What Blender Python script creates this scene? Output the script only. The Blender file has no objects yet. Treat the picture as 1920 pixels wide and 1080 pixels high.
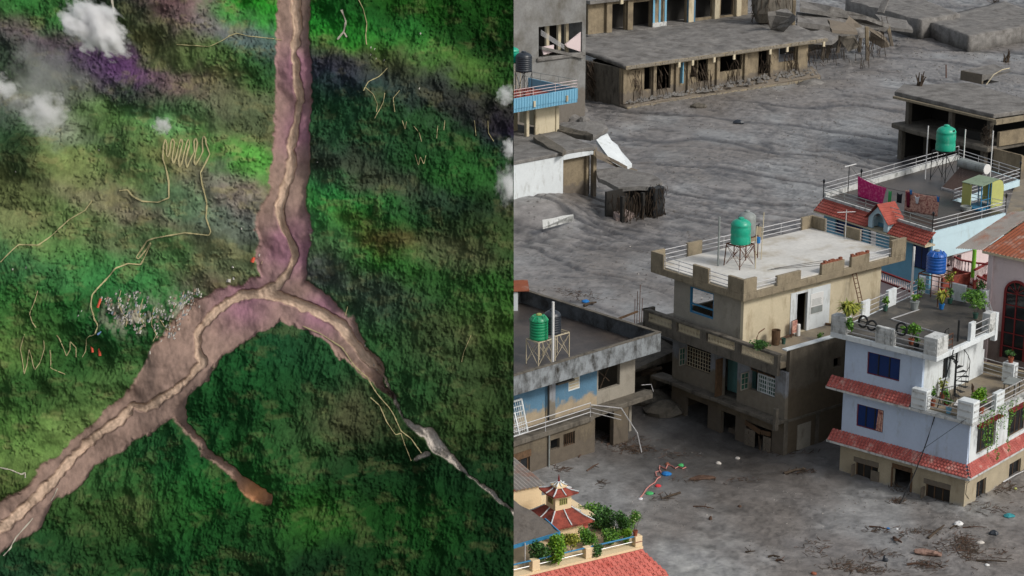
import bpy, math, random
import numpy as np
from mathutils import Vector, Matrix, noise as mnoise
random.seed(7)
# ---------------------------------------------------------------- camera, world, sun, exposure
F_PX = 3700.0; PITCH = math.radians(16.6); CAM_H = 41.0
SC = bpy.context.scene
COL = SC.collection
cam = bpy.data.cameras.new('camera'); camo = bpy.data.objects.new('camera', cam); COL.objects.link(camo)
camo.location = (0, 0, CAM_H); camo.rotation_euler = (math.radians(90) - PITCH, 0, 0)
cam.sensor_width = 36; cam.lens = 36 * F_PX / 1920; cam.clip_start = 1; cam.clip_end = 5000
SC.camera = camo
SUN_DIR = Vector((0.72, -0.47, 0.72)).normalized()      # towards the sun
elev = math.asin(SUN_DIR.z); az = math.atan2(SUN_DIR.x, SUN_DIR.y)
w = bpy.data.worlds.new('World'); SC.world = w; w.use_nodes = True
nt = w.node_tree; nt.nodes.clear()
sky = nt.nodes.new('ShaderNodeTexSky'); sky.sky_type = 'NISHITA'; sky.sun_disc = False
sky.sun_elevation = elev; sky.sun_rotation = az; sky.air_density = 1.3; sky.dust_density = 3.0
bg = nt.nodes.new('ShaderNodeBackground'); bg.inputs[1].default_value = 0.10
out = nt.nodes.new('ShaderNodeOutputWorld')
hs = nt.nodes.new('ShaderNodeHueSaturation'); hs.inputs['Saturation'].default_value = 0.42   # thin overcast: a paler sky
nt.links.new(sky.outputs[0], hs.inputs['Color']); nt.links.new(hs.outputs[0], bg.inputs[0])
SC.cycles.volume_bounces = 6; SC.cycles.max_bounces = 10; nt.links.new(bg.outputs[0], out.inputs[0])
sl = bpy.data.lights.new('sun', 'SUN'); sl.energy = 1.5; sl.angle = math.radians(11); sl.color = (1, 0.955, 0.89)
so = bpy.data.objects.new('sun', sl); COL.objects.link(so)
so.rotation_euler = (-SUN_DIR).to_track_quat('-Z', 'Y').to_euler(); so.location = (60, -20, 90)
SC.view_settings.view_transform = 'Standard'; SC.view_settings.look = 'None'
SC.view_settings.exposure = 0.42; SC.view_settings.gamma = 1; SC.view_settings.use_curve_mapping = False

# ---------------------------------------------------------------- helpers
def P(px, py, z=0.0):
    """surveyed position: where the sight line through a photo point meets height z"""
    x = (px - 960) / F_PX; u = (540 - py) / F_PX
    d = (x, math.cos(PITCH) + u * math.sin(PITCH), -math.sin(PITCH) + u * math.cos(PITCH))
    t = (z - CAM_H) / d[2]
    return Vector((d[0] * t, d[1] * t, z))

def lin(c):
    return tuple(((v / 255) / 12.92 if v / 255 <= 0.04045 else ((v / 255 + 0.055) / 1.055) ** 2.4) for v in c)

class MB:
    def __init__(s): s.v = []; s.f = []
    def add(s, vs, fs):
        n = len(s.v); s.v += [tuple(q) for q in vs]; s.f += [tuple(i + n for i in g) for g in fs]
        return s
    def box(s, x0, x1, y0, y1, z0, z1):
        s.add([(x0,y0,z0),(x1,y0,z0),(x1,y1,z0),(x0,y1,z0),(x0,y0,z1),(x1,y0,z1),(x1,y1,z1),(x0,y1,z1)],
              [(0,3,2,1),(4,5,6,7),(0,1,5,4),(1,2,6,5),(2,3,7,6),(3,0,4,7)])
        return s
    def prism(s, poly, z0, z1, top=None):
        n = len(poly)
        zt = top or [z1] * n
        s.add([(x, y, z0) for x, y in poly] + [(q[0], q[1], zt[i]) for i, q in enumerate(poly)],
              [tuple(range(n))[::-1], tuple(range(n, 2 * n))] + [(i, (i + 1) % n, n + (i + 1) % n, n + i) for i in range(n)])
        return s
    def beam(s, p, q, wd, ht=None, up=(0, 0, 1)):
        ht = ht or wd; p = Vector(p); q = Vector(q); d = (q - p).normalized(); up = Vector(up)
        if abs(d.dot(up)) > 0.98: up = Vector((1, 0, 0))
        sx = d.cross(up).normalized() * wd / 2; sy = sx.cross(d).normalized() * ht / 2
        s.add([p-sx-sy, p+sx-sy, p+sx+sy, p-sx+sy, q-sx-sy, q+sx-sy, q+sx+sy, q-sx+sy],
              [(0,3,2,1),(4,5,6,7),(0,1,5,4),(1,2,6,5),(2,3,7,6),(3,0,4,7)])
        return s
    def tube(s, pts, r, n=6, r1=None):
        pts = [Vector(p) for p in pts]; m = len(pts); vs = []; fs = []
        for i, p in enumerate(pts):
            d = (pts[min(i + 1, m - 1)] - pts[max(i - 1, 0)]).normalized()
            u = Vector((0, 0, 1)) if abs(d.z) < 0.95 else Vector((1, 0, 0))
            a = d.cross(u).normalized(); b = a.cross(d)
            rr = r if r1 is None else r + (r1 - r) * i / (m - 1)
            for k in range(n):
                t = 2 * math.pi * k / n; vs.append(p + a * math.cos(t) * rr + b * math.sin(t) * rr)
        for i in range(m - 1):
            for k in range(n):
                k2 = (k + 1) % n; fs.append((i*n+k, i*n+k2, (i+1)*n+k2, (i+1)*n+k))
        fs += [tuple(range(n))[::-1], tuple(range((m-1)*n, m*n))]
        s.add(vs, fs); return s
    def lathe(s, prof, cx=0, cy=0, n=20):
        vs = []; fs = []
        for r, z in prof:
            for k in range(n):
                t = 2 * math.pi * k / n; vs.append((cx + r * math.cos(t), cy + r * math.sin(t), z))
        for i in range(len(prof) - 1):
            for k in range(n):
                k2 = (k + 1) % n; fs.append((i*n+k, i*n+k2, (i+1)*n+k2, (i+1)*n+k))
        fs += [tuple(range(n))[::-1], tuple(range((len(prof)-1)*n, len(prof)*n))]
        s.add(vs, fs); return s
    def wall(s, ax, off, t, u0, u1, z0, z1, holes=(), tops=None):
        """wall with real openings. ax 'R': runs along x at y=off, thickness towards +y; 'L': along y at x=off"""
        us = sorted({u0, u1} | {min(max(h[i], u0), u1) for h in holes for i in (0, 1)})
        zs = sorted({z0, z1} | {min(max(h[i], z0), z1) for h in holes for i in (2, 3)})
        for i in range(len(us) - 1):
            run = None
            for j in range(len(zs) - 1):
                um = (us[i] + us[i+1]) / 2; zm = (zs[j] + zs[j+1]) / 2
                hit = any(h[0] < um < h[1] and h[2] < zm < h[3] for h in holes)
                if not hit: run = (run[0], zs[j+1]) if run else (zs[j], zs[j+1])
                if (hit or j == len(zs) - 2) and run:
                    if ax == 'R': s.box(us[i], us[i+1], off, off + t, *run)
                    else: s.box(off, off + t, us[i], us[i+1], *run)
                    run = None
        return s
    def build(s, name, mat, parent=None, smooth=False, kind=None, label=None, bevel=0, rough=0, world=None):
        me = bpy.data.meshes.new(name); me.from_pydata(s.v, [], s.f); me.update()
        if smooth: me.polygons.foreach_set('use_smooth', [True] * len(me.polygons))
        if mat: me.materials.append(mat)
        o = bpy.data.objects.new(name, me); COL.objects.link(o)
        if parent is not None: o.parent = parent
        if kind: o['kind'] = kind
        if label: o['label'] = label
        if bevel:
            b = o.modifiers.new('bevel', 'BEVEL'); b.width = bevel; b.segments = 1; b.limit_method = 'ANGLE'
        return o

class Frame:
    def __init__(s, o, yaw):
        s.o = Vector((o[0], o[1], 0)); s.yaw = math.radians(yaw)
        s.e1 = Vector((math.cos(s.yaw), math.sin(s.yaw), 0)); s.e2 = Vector((-math.sin(s.yaw), math.cos(s.yaw), 0))
    def w(s, a, b, z): return s.o + s.e1 * a + s.e2 * b + Vector((0, 0, z))
    def l(s, v):
        d = Vector((v[0], v[1], 0)) - s.o; return (d.dot(s.e1), d.dot(s.e2))
    def pl(s, px, py, z): return s.l(P(px, py, z))

def thing(name, label, cat, F=None, at=(0, 0, 0), rot=0, group=None):
    o = bpy.data.objects.new(name, None); COL.objects.link(o); o.empty_display_size = 0.3
    if F: o.location = F.w(*at); o.rotation_euler = (0, 0, F.yaw + rot)
    else: o.location = at; o.rotation_euler = (0, 0, rot)
    o['label'] = label; o['category'] = cat
    if group: o['group'] = group
    return o
def tag(o, label, cat, group=None):
    o['label'] = label; o['category'] = cat
    if group: o['group'] = group
    return o
def place(o, F, at, rot=0):
    if F: o.location = F.w(*at); o.rotation_euler = (0, 0, F.yaw + rot)
    else: o.location = at; o.rotation_euler = (0, 0, rot)
    return o

# ---------------------------------------------------------------- materials
def mat(name, c, var=0.18, sc=1.2, stain=None, samt=0.5, streak=3.0, ssc=1.0, mud=None, mudc=(100, 94, 86), rough=0.85,
        bump=0.25, bsc=14, spec=0.3, metal=0.0, k=0.85, attr=None, stripes=None, raw=False, rustlow=None):
    m = bpy.data.materials.new(name); m.use_nodes = True; n = m.node_tree.nodes; L = m.node_tree.links
    bs = n['Principled BSDF']; base = c if raw else tuple(v * k for v in lin(c))
    tc = n.new('ShaderNodeTexCoord'); co = tc.outputs['Object']
    def noise(scale, det=5, vec=co, rg=0.6):
        q = n.new('ShaderNodeTexNoise'); q.inputs['Scale'].default_value = scale; q.inputs['Detail'].default_value = det
        q.inputs['Roughness'].default_value = rg; L.new(vec, q.inputs['Vector']); return q.outputs['Fac']
    def ramp(fac, a, b, ca=(0,0,0,1), cb=(1,1,1,1)):
        q = n.new('ShaderNodeValToRGB'); q.color_ramp.elements[0].position = a; q.color_ramp.elements[1].position = b
        q.color_ramp.elements[0].color = ca; q.color_ramp.elements[1].color = cb; L.new(fac, q.inputs[0]); return q.outputs[0]
    def mix(fac, A, Bc, mode='MIX'):
        q = n.new('ShaderNodeMix'); q.data_type = 'RGBA'; q.blend_type = mode
        for sk, v in ((q.inputs[0], fac), (q.inputs[6], A), (q.inputs[7], Bc)):
            if hasattr(v, 'links'): L.new(v, sk)
            elif isinstance(v, (int, float)): sk.default_value = v
            else: sk.default_value = (*v[:3], 1)
        return q.outputs[2]
    if attr:
        q = n.new('ShaderNodeAttribute'); q.attribute_name = attr; cur = q.outputs['Color']
        cur = mix(ramp(noise(sc, 6), 0.3, 0.7), cur, mix(1.0, cur, (1 - var,) * 3, 'MULTIPLY'))
    else:
        lo = tuple(v * (1 - var) for v in base); hi = tuple(min(1, v * (1 + var * 0.5)) for v in base)
        cur = mix(ramp(noise(sc, 6), 0.3, 0.7), lo, hi)
        cur = mix(ramp(noise(sc * 9, 3), 0.42, 0.75), cur, mix(1.0, cur, (1 - var * 0.8,) * 3, 'MULTIPLY'))
    if stripes:   # (direction vector scale, colour, duty)
        wv = n.new('ShaderNodeTexWave'); wv.bands_direction = stripes[0]; wv.inputs['Scale'].default_value = stripes[1]
        L.new(co, wv.inputs['Vector']); cur = mix(ramp(wv.outputs['Fac'], 0.5, 0.8), cur, tuple(v * k for v in lin(stripes[2])))
    if stain:
        mp = n.new('ShaderNodeMapping'); mp.inputs['Scale'].default_value = (ssc * streak, ssc * streak, ssc); L.new(co, mp.inputs[0])
        f1 = noise(1.0, 6, mp.outputs[0], 0.65)
        cur = mix(ramp(f1, 0.62 - samt * 0.3, 0.80 - samt * 0.2), cur, tuple(v * k for v in lin(stain)))
    if mud is not None:
        sp = n.new('ShaderNodeSeparateXYZ'); L.new(co, sp.inputs[0])
        ad = n.new('ShaderNodeMath'); ad.operation = 'MULTIPLY_ADD'; ad.inputs[1].default_value = 1.6; L.new(noise(1.3, 5), ad.inputs[0]); L.new(sp.outputs[2], ad.inputs[2])
        mr = n.new('ShaderNodeMapRange'); L.new(ad.outputs[0], mr.inputs[0]); mr.inputs[1].default_value = mud + 0.75; mr.inputs[2].default_value = mud + 1.05
        mr.inputs[3].default_value = 0.92; mr.inputs[4].default_value = 0.0
        cur = mix(mr.outputs[0], cur, mix(ramp(noise(3), 0.3, 0.7), tuple(v * k for v in lin(mudc)), tuple(v * k * 1.35 for v in lin(mudc))))
    L.new(cur, bs.inputs['Base Color'])
    bs.inputs['Roughness'].default_value = rough; bs.inputs['Metallic'].default_value = metal
    bs.inputs['Specular IOR Level'].default_value = spec
    if bump:
        bp = n.new('ShaderNodeBump'); bp.inputs['Strength'].default_value = bump; bp.inputs['Distance'].default_value = 0.05
        L.new(noise(bsc, 5), bp.inputs['Height']); L.new(bp.outputs[0], bs.inputs['Normal'])
    return m

MUDC = (100, 96, 92)
M = {}
M['mudslab'] = mat('mud_coated_concrete', (132, 129, 125), 0.38, 0.9, stain=(84, 80, 76), samt=0.42, streak=1, ssc=0.7, bump=1.0, bsc=3)
M['concrete'] = mat('weathered_concrete', (150, 138, 116), 0.22, 1.5, stain=(92, 84, 70), samt=0.35, ssc=0.9)
M['concrete_dark'] = mat('dark_weathered_concrete', (112, 106, 96), 0.3, 1.2, stain=(58, 54, 48), samt=0.4, ssc=0.8)
M['ruin'] = mat('muddy_plaster', (150, 136, 112), 0.28, 0.8, stain=(100, 90, 76), samt=0.45, streak=1.6, ssc=0.5, mud=1.5, mudc=(104, 96, 86))
M['ruin_grey'] = mat('grey_plaster_muddy', (140, 140, 138), 0.25, 0.5, stain=(96, 92, 84), samt=0.55, streak=1.2, ssc=0.35, mud=3.0, mudc=(104, 98, 90))
M['cream'] = mat('cream_plaster', (208, 196, 168), 0.10, 1.0, stain=(158, 142, 114), samt=0.34, ssc=0.5)
M['greyplaster'] = mat('bare_grey_plaster', (158, 152, 140), 0.16, 1.2, stain=(116, 108, 94), samt=0.25, ssc=0.7, mud=None)
M['palegrey'] = mat('pale_grey_plaster_with_mudline', (148, 152, 158), 0.2, 1.0, stain=(98, 94, 88), samt=0.42, ssc=0.8, mud=3.25, mudc=(114, 106, 92))
M['lowmud'] = mat('mud_stained_wall', (114, 104, 88), 0.25, 0.9, stain=(84, 76, 66), samt=0.4, ssc=0.6, mud=0.9, mudc=(92, 84, 74))
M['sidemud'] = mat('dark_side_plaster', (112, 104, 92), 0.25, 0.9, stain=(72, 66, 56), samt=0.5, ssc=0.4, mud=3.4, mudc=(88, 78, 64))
M['beigelow'] = mat('beige_plaster_with_mudline', (178, 166, 142), 0.16, 1.0, stain=(150, 136, 112), samt=0.2, ssc=0.6, mud=-0.25, mudc=(150, 146, 138))
M['white'] = mat('white_paint', (222, 228, 230), 0.09, 0.8, stain=(170, 172, 168), samt=0.26, ssc=0.7)
M['white_shaded'] = mat('white_paint_bluish_shade', (192, 208, 230), 0.08, 0.7, stain=(160, 168, 178), samt=0.22, ssc=0.6)  # white of the left-facing walls, with their bluish shade put into the colour
M['whitedirty'] = mat('dirty_white_paint', (206, 208, 206), 0.15, 1.6, stain=(88, 90, 84), samt=0.40, streak=2.5, ssc=1.4)
M['lightblue'] = mat('pale_blue_paint', (196, 222, 232), 0.06, 0.8, stain=(168, 184, 186), samt=0.15, ssc=0.5)
M['blue'] = mat('steel_blue_paint', (92, 130, 156), 0.16, 1.1, stain=(150, 140, 118), samt=0.22, ssc=0.7, mud=2.9, mudc=(160, 144, 118))
M['blueflat'] = mat('sky_blue_paint', (120, 176, 204), 0.1, 1.1)
M['blueframe'] = mat('blue_trim', (58, 130, 172), 0.12, 3, bump=0.05, rough=0.5)
M['redtile'] = mat('red_clay_tile', (190, 102, 94), 0.28, 2.2, stain=(206, 178, 166), samt=0.30, streak=1, ssc=2.2)
M['redtile2'] = mat('orange_red_tile', (176, 90, 78), 0.25, 2.5, stain=(120, 52, 44), samt=0.3, streak=1, ssc=1.6)
M['redtile3'] = mat('pinkish_red_tile', (212, 118, 106), 0.16, 1.4, stain=(176, 78, 66), samt=0.3, streak=1, ssc=1.6)
M['darkred'] = mat('weathered_dark_red_roof', (160, 78, 64), 0.4, 1.8, stain=(70, 44, 40), samt=0.45, streak=1, ssc=2.2)
M['redpaint'] = mat('red_paint', (128, 46, 46), 0.15, 3, bump=0.05)
M['roofwhite'] = mat('pale_screed_roof', (214, 212, 206), 0.16, 0.55, stain=(170, 158, 136), samt=0.35, streak=1, ssc=0.45, bump=0.15)
M['roofdark'] = mat('dark_wet_roof', (84, 80, 74), 0.35, 0.5, stain=(120, 112, 98), samt=0.3, streak=1, ssc=0.5, rough=0.55)
M['roofwet'] = mat('wet_brown_terrace_floor', (82, 74, 68), 0.4, 0.5, stain=(50, 48, 48), samt=0.6, streak=1, ssc=0.3, rough=0.42, spec=0.4)
M['terrace'] = mat('sandy_terrace_floor', (150, 138, 118), 0.25, 0.8, stain=(98, 94, 92), samt=0.5, streak=1, ssc=0.5, rough=0.6)
M['steel'] = mat('galvanised_steel', (205, 205, 206), 0.08, 6, bump=0, rough=0.35, metal=0.3, spec=0.5)
M['rust'] = mat('rusty_steel', (104, 66, 46), 0.35, 6, bump=0.1, rough=0.8)
M['black'] = mat('black_metal', (36, 38, 40), 0.2, 5, bump=0, rough=0.5)
M['inside'] = mat('interior_shade', (46, 44, 41), 0.2, 1)  # darkness of unlit rooms and hollows put into the surface colour
M['wood'] = mat('brown_wood', (108, 84, 62), 0.3, 3, stain=(60, 48, 38), samt=0.4, streak=4, ssc=3)
M['twig'] = mat('driftwood', (78, 66, 54), 0.35, 4)
M['twig2'] = mat('reddish_driftwood', (92, 70, 57), 0.35, 4)
M['brick'] = mat('broken_brick', (150, 92, 70), 0.35, 4)
M['teal'] = mat('teal_plastic', (26, 170, 138), 0.15, 2, stain=(110, 176, 156), samt=.22, streak=2, ssc=1.4, bump=0.03, rough=0.38, spec=0.5)
M['green'] = mat('green_plastic', (22, 150, 100), 0.15, 2, stain=(90, 150, 120), samt=.2, streak=2, ssc=1.4, bump=0.03, rough=0.4, spec=0.5)
M['bluetank'] = mat('blue_plastic', (20, 90, 176), 0.15, 2, stain=(90, 130, 180), samt=.2, streak=2, ssc=1.4, bump=0.03, rough=0.4, spec=0.5)
M['blacktank'] = mat('black_plastic', (44, 50, 58), 0.1, 2, bump=0.03, rough=0.4, spec=0.5)
M['greytank'] = mat('grey_metal_tank', (146, 152, 150), 0.15, 2, stain=(110, 112, 106), samt=0.3, bump=0.05, rough=0.5)
M['whiteplastic'] = mat('white_plastic', (228, 228, 226), 0.06, 2, bump=0, rough=0.5)
M['glassblue'] = mat('blue_tinted_glass', (8, 46, 104), 0.15, 1, bump=0, rough=0.2, spec=0.3)
M['glassdark'] = mat('dark_glass', (26, 30, 34), 0.2, 1, bump=0, rough=0.15, spec=0.6)
M['glassgreen'] = mat('green_glass', (58, 96, 84), 0.2, 1, bump=0, rough=0.2, spec=0.6)
M['pink'] = mat('pale_pink_plaster', (222, 204, 204), 0.06, 0.8, stain=(186, 164, 160), samt=0.12, ssc=0.6, mud=None)
M['pinkwet'] = mat('wet_stained_pink_plaster', (150, 134, 128), 0.2, 1.0, stain=(118, 104, 100), samt=0.4, ssc=0.8)
M['rustroof'] = mat('rusted_corrugated_iron', (150, 84, 56), 0.3, 1.4, stain=(176, 158, 146), samt=0.3, streak=1, ssc=0.9, rough=0.7)
M['greyroof'] = mat('weathered_corrugated_iron', (146, 140, 134), 0.2, 1.4, stain=(142, 92, 66), samt=0.35, streak=1, ssc=1.0, rough=0.7)
M['lime'] = mat('lime_green_paint', (116, 176, 52), 0.12, 3)
M['paleyellow'] = mat('cream_yellow_paint', (240, 216, 176), 0.06, 1.5, stain=(206, 180, 140), samt=0.12)
M['sagewall'] = mat('sage_green_wall', (138, 156, 132), 0.18, 1, stain=(92, 102, 86), samt=0.3)
M['yellowgreen'] = mat('yellow_green_sheet', (186, 190, 116), 0.12, 1.2)
M['solar'] = mat('solar_collector_tubes', (92, 76, 70), 0.15, 2, rough=0.4, stripes=None)
M['hotpink'] = mat('magenta_print_cloth', (208, 38, 116), 0.12, 5, stain=(240, 130, 170), samt=0.42, streak=1, ssc=6, bump=0.05)
M['floral'] = mat('floral_print_cloth', (226, 178, 158), 0.12, 5, stain=(120, 30, 44), samt=0.62, streak=1, ssc=7, bump=0.05)
M['cloth_green'] = mat('green_cloth', (76, 176, 104), 0.1, 4)
M['cloth_black'] = mat('black_cloth', (34, 32, 40), 0.1, 4)
M['cloth_maroon'] = mat('maroon_cloth', (116, 28, 52), 0.1, 4)
M['cloth_white'] = mat('white_cloth', (226, 226, 228), 0.1, 4)
M['cloth_blue'] = mat('blue_cloth', (40, 120, 190), 0.1, 4)
M['cloth_red'] = mat('red_cloth', (206, 60, 66), 0.1, 4)
M['rope'] = mat('pink_rope', (206, 140, 132), 0.15, 6)
M['terracotta'] = mat('terracotta_pot', (150, 84, 60), 0.15, 4)
M['pebble'] = mat('mud_clods', (122, 119, 116), 0.3, 5)
M['litter'] = mat('pale_litter', (204, 198, 190), 0.2, 5)
def leafmat(name, c1, c2):
    m = bpy.data.materials.new(name); m.use_nodes = True; n = m.node_tree.nodes; L = m.node_tree.links; bs = n['Principled BSDF']
    g = n.new('ShaderNodeNewGeometry'); r = n.new('ShaderNodeValToRGB'); L.new(g.outputs['Random Per Island'], r.inputs[0])
    r.color_ramp.elements[0].color = (*[v * 0.7 for v in lin(c1)], 1); r.color_ramp.elements[1].color = (*[v * 0.8 for v in lin(c2)], 1)
    L.new(r.outputs[0], bs.inputs['Base Color']); bs.inputs['Roughness'].default_value = 0.6
    return m
M['leaf'] = leafmat('leaf_green', (44, 98, 32), (118, 168, 50))
M['leafbright'] = leafmat('leaf_bright_green', (60, 120, 24), (150, 196, 44))
M['leafdark'] = leafmat('leaf_dark_green', (30, 74, 30), (84, 134, 52))
M['leafyellow'] = leafmat('leaf_yellow_green', (92, 112, 34), (190, 190, 70))
M['petal'] = leafmat('pale_petals', (200, 190, 120), (240, 236, 210))

# ---------------------------------------------------------------- numpy noise
def vnoise(x, y, seed=0):
    xi = np.floor(x).astype(np.int64); yi = np.floor(y).astype(np.int64); xf = x - xi; yf = y - yi
    def h(i, j):
        q = (i * 374761393 + j * 668265263 + seed * 1442695041) & 0xffffffff
        q = ((q ^ (q >> 13)) * 1274126177) & 0xffffffff
        return ((q ^ (q >> 16)) & 0xffffff) / float(0xffffff)
    u = xf * xf * (3 - 2 * xf); v = yf * yf * (3 - 2 * yf)
    return (h(xi, yi) * (1 - u) + h(xi + 1, yi) * u) * (1 - v) + (h(xi, yi + 1) * (1 - u) + h(xi + 1, yi + 1) * u) * v
def fbm(x, y, seed=0, oc=4, g=0.5):
    t = 0; a = 1; s = 0
    for i in range(oc):
        t = t + a * vnoise(x * 2 ** i + 17.3 * i, y * 2 ** i - 9.1 * i, seed + i); s += a; a *= g
    return t / s
def grid_mesh(name, X, Y, Z, mask=None):
    r, c = X.shape; idx = np.arange(r * c).reshape(r, c)
    q = np.stack([idx[:-1, :-1], idx[:-1, 1:], idx[1:, 1:], idx[1:, :-1]], -1).reshape(-1, 4)
    if mask is not None: q = q[mask.reshape(-1)]
    used, inv = np.unique(q, return_inverse=True); q = inv.reshape(-1, 4)
    co = np.stack([X.ravel(), Y.ravel(), Z.ravel()], -1)[used]
    me = bpy.data.meshes.new(name); me.vertices.add(len(co)); me.vertices.foreach_set('co', co.ravel())
    me.loops.add(q.size); me.loops.foreach_set('vertex_index', q.ravel().astype(np.int32))
    me.polygons.add(len(q)); me.polygons.foreach_set('loop_start', np.arange(0, q.size, 4, dtype=np.int32))
    me.polygons.foreach_set('use_smooth', np.ones(len(q), bool))
    me.update(calc_edges=True); return me, used
def set_col(me, rgb):
    a = me.color_attributes.new('tint', 'FLOAT_COLOR', 'POINT')
    a.data.foreach_set('color', np.concatenate([rgb, np.ones((len(rgb), 1))], 1).astype(np.float32).ravel())

# ---------------------------------------------------------------- the mud flood
def smooth(a, b, x):
    t = np.clip((x - a) / (b - a), 0, 1); return t * t * (3 - 2 * t)
def mud_height(x, y, full=False):
    wx = x + 6 * (fbm(x / 14, y / 22, 31, 3) - .5); wy = y + 16 * (fbm(x / 22, y / 30, 32, 3) - .5)
    far = smooth(118, 150, y)
    ang = 0.42; fx = wx * math.cos(ang) - wy * math.sin(ang); fy = wx * math.sin(ang) + wy * math.cos(ang)
    r1 = np.abs(fbm(fx / 16, fy / 7.5, 41, 4, .55) - .5) * 2
    cre = np.clip(1 - r1 / 0.06, 0, 1) ** 1.5
    r2 = np.abs(fbm(fx / 6.5, fy / 2.6, 47, 4, .6) - .5) * 2
    cre2 = np.clip(1 - r2 / 0.09, 0, 1) ** 1.5
    zone = smooth(.40, .62, fbm(x / 16, y / 26, 53, 3))
    lump = (fbm(x / .8, y / 1.0, 61, 4, .65) - .5)
    r3 = np.abs(fbm(fx / 3.2, fy / 1.1, 49, 3, .6) - .5) * 2; cre3 = np.clip(1 - r3 / 0.16, 0, 1) ** 1.3
    streak = fbm(fx / 2.6, fy / .45, 77, 3, .6) - .5
    ph = fy / 10.0 + 1.7 * fbm(fx / 34, fy / 30, 101, 3) + .3 * fbm(fx / 5, fy / 5, 103, 3); dl = np.abs(ph - np.round(ph))
    msk = smooth(.40, .52, fbm(fx / 26, fy / 7, 105, 3)); wl = np.exp(-(dl / .05) ** 2) * msk
    lines = np.exp(-(dl / .026) ** 2) * smooth(.40, .52, fbm(fx / 26, fy / 7, 105, 3))
    ph2 = fy / 3.1 + 1.9 * fbm(fx / 20, fy / 14, 107, 3) + .4 * fbm(fx / 5, fy / 5, 108, 2); dl2 = np.abs(ph2 - np.round(ph2))
    lines2 = np.exp(-(dl2 / .06) ** 2) * smooth(.50, .62, fbm(fx / 13, fy / 6, 109, 3)); lines = np.maximum(lines, .5 * lines2 * smooth(.5, .62, fbm(x / 24, y / 34, 111, 2))) * (.25 + .75 * far)
    h = 0.45 * (fbm(x / 20, y / 26, 71, 3) - .5) * (0.4 + far) + lump * (0.07 + 0.13 * far * zone) \
        - .16 * lines + far * (-0.20 * cre - 0.08 * cre2 * zone - .09 * cre3 + .05 * streak) + .02 * streak + (1 - far) * (-0.07 * cre * zone)
    h = h - 0.5 * np.exp(-((x - 11) ** 2 / 26 + (y - 107) ** 2 / 22))
    h = h - 0.25 * np.exp(-((x - 20) ** 2 / 90 + (y - 98) ** 2 / 60))
    # banks against the ruins on the far left
    h = h + 1.5 * smooth(9, 2, x) * smooth(150, 158, y) * smooth(176, 160, y) + 0.2 * smooth(34, 10, x) * smooth(196, 206, y)
    if full: return h, np.clip(.95 * lines + .8 * wl * far + cre * (0.25 + 0.75 * far) + 0.8 * cre2 * zone * (0.1 + .9 * far) + .6 * cre3 * (.12 + .88 * far) * (.3 + zone) + .9 * np.clip(-streak * 3 - .2, 0, 1) * far, 0, 1), zone
    return h
def gz(x, y): return float(mud_height(np.array([float(x)]), np.array([float(y)]))[0])
ys = [58.0]
while ys[-1] < 330: ys.append(ys[-1] + max(0.10, 0.0017 * ys[-1] * (1 + 0.6 * smooth(150, 300, ys[-1]))))
ys = np.array(ys); xs = np.linspace(-4, 84, 520)
XX, YY = np.meshgrid(xs, ys); HH, CR, ZN = mud_height(XX, YY, True)
me, used = grid_mesh('mud_flood', XX, YY, HH)
pale = smooth(.50, .72, fbm(XX / 5, YY / 9, 81, 4)); brown = smooth(.5, .7, fbm(XX / 7, YY / 8, 85, 4))
g0 = np.array(lin((138, 134, 131))); g1 = np.array(lin((156, 157, 157))); g2 = np.array(lin((118, 110, 102))); g3 = np.array(lin((74, 74, 76)))
c = g0 + (g1 - g0) * pale[..., None] * .8; c = c + (g2 - c) * brown[..., None] * .5
wet = np.exp(-((XX - 11) ** 2 / 40 + (YY - 106) ** 2 / 50)) * (.6 + .8 * fbm(XX / 2, YY / 2, 87, 3)); c = c + (np.array(lin((62, 58, 54))) - c) * np.clip(wet, 0, .8)[..., None]  # wet mud and the shade at the grey house's foot, painted as one tint
c = c + (g3 - c) * (CR * .8)[..., None]  # creases darkened in colour: wet runnels plus shade the soft light leaves weak
fine = fbm(XX / .5, YY / .6, 91, 3)[..., None]; crust = np.exp(-((XX - 8.4) ** 2 / 9 + (YY - 87.5) ** 2 / 26)) * smooth(.42, .62, fbm(XX / 1.1, YY / 2.2, 95, 4, .65)); c = c + (np.array(lin((172, 172, 168))) - c) * (.65 * crust)[..., None]
grit = smooth(.58, .8, vnoise(XX / .16, YY / .28, 96)) * smooth(.4, .6, fbm(XX / 4, YY / 6, 97, 3)); c = c * (1 - .35 * grit)[..., None]
c = c * (0.60 + 0.80 * fine); c = c * (.8 + .4 * fbm(XX / 2.4, YY / 3.5, 93, 4, .6))[..., None]
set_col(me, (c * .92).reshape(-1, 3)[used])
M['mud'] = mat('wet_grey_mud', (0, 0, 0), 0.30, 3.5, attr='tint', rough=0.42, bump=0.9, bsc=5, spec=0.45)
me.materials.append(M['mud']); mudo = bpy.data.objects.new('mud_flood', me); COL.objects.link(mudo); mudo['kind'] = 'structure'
b = MB(); b.add([(-3000, -500, -1.6), (3000, -500, -1.6), (3000, 4200, -1.6), (-3000, 4200, -1.6)], [(0, 1, 2, 3)])
M['plain'] = mat('valley_mud', (112, 112, 112), 0.25, 0.05, bump=0.3, bsc=0.6)
b.build('ground', M['plain'], kind='structure')
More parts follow.
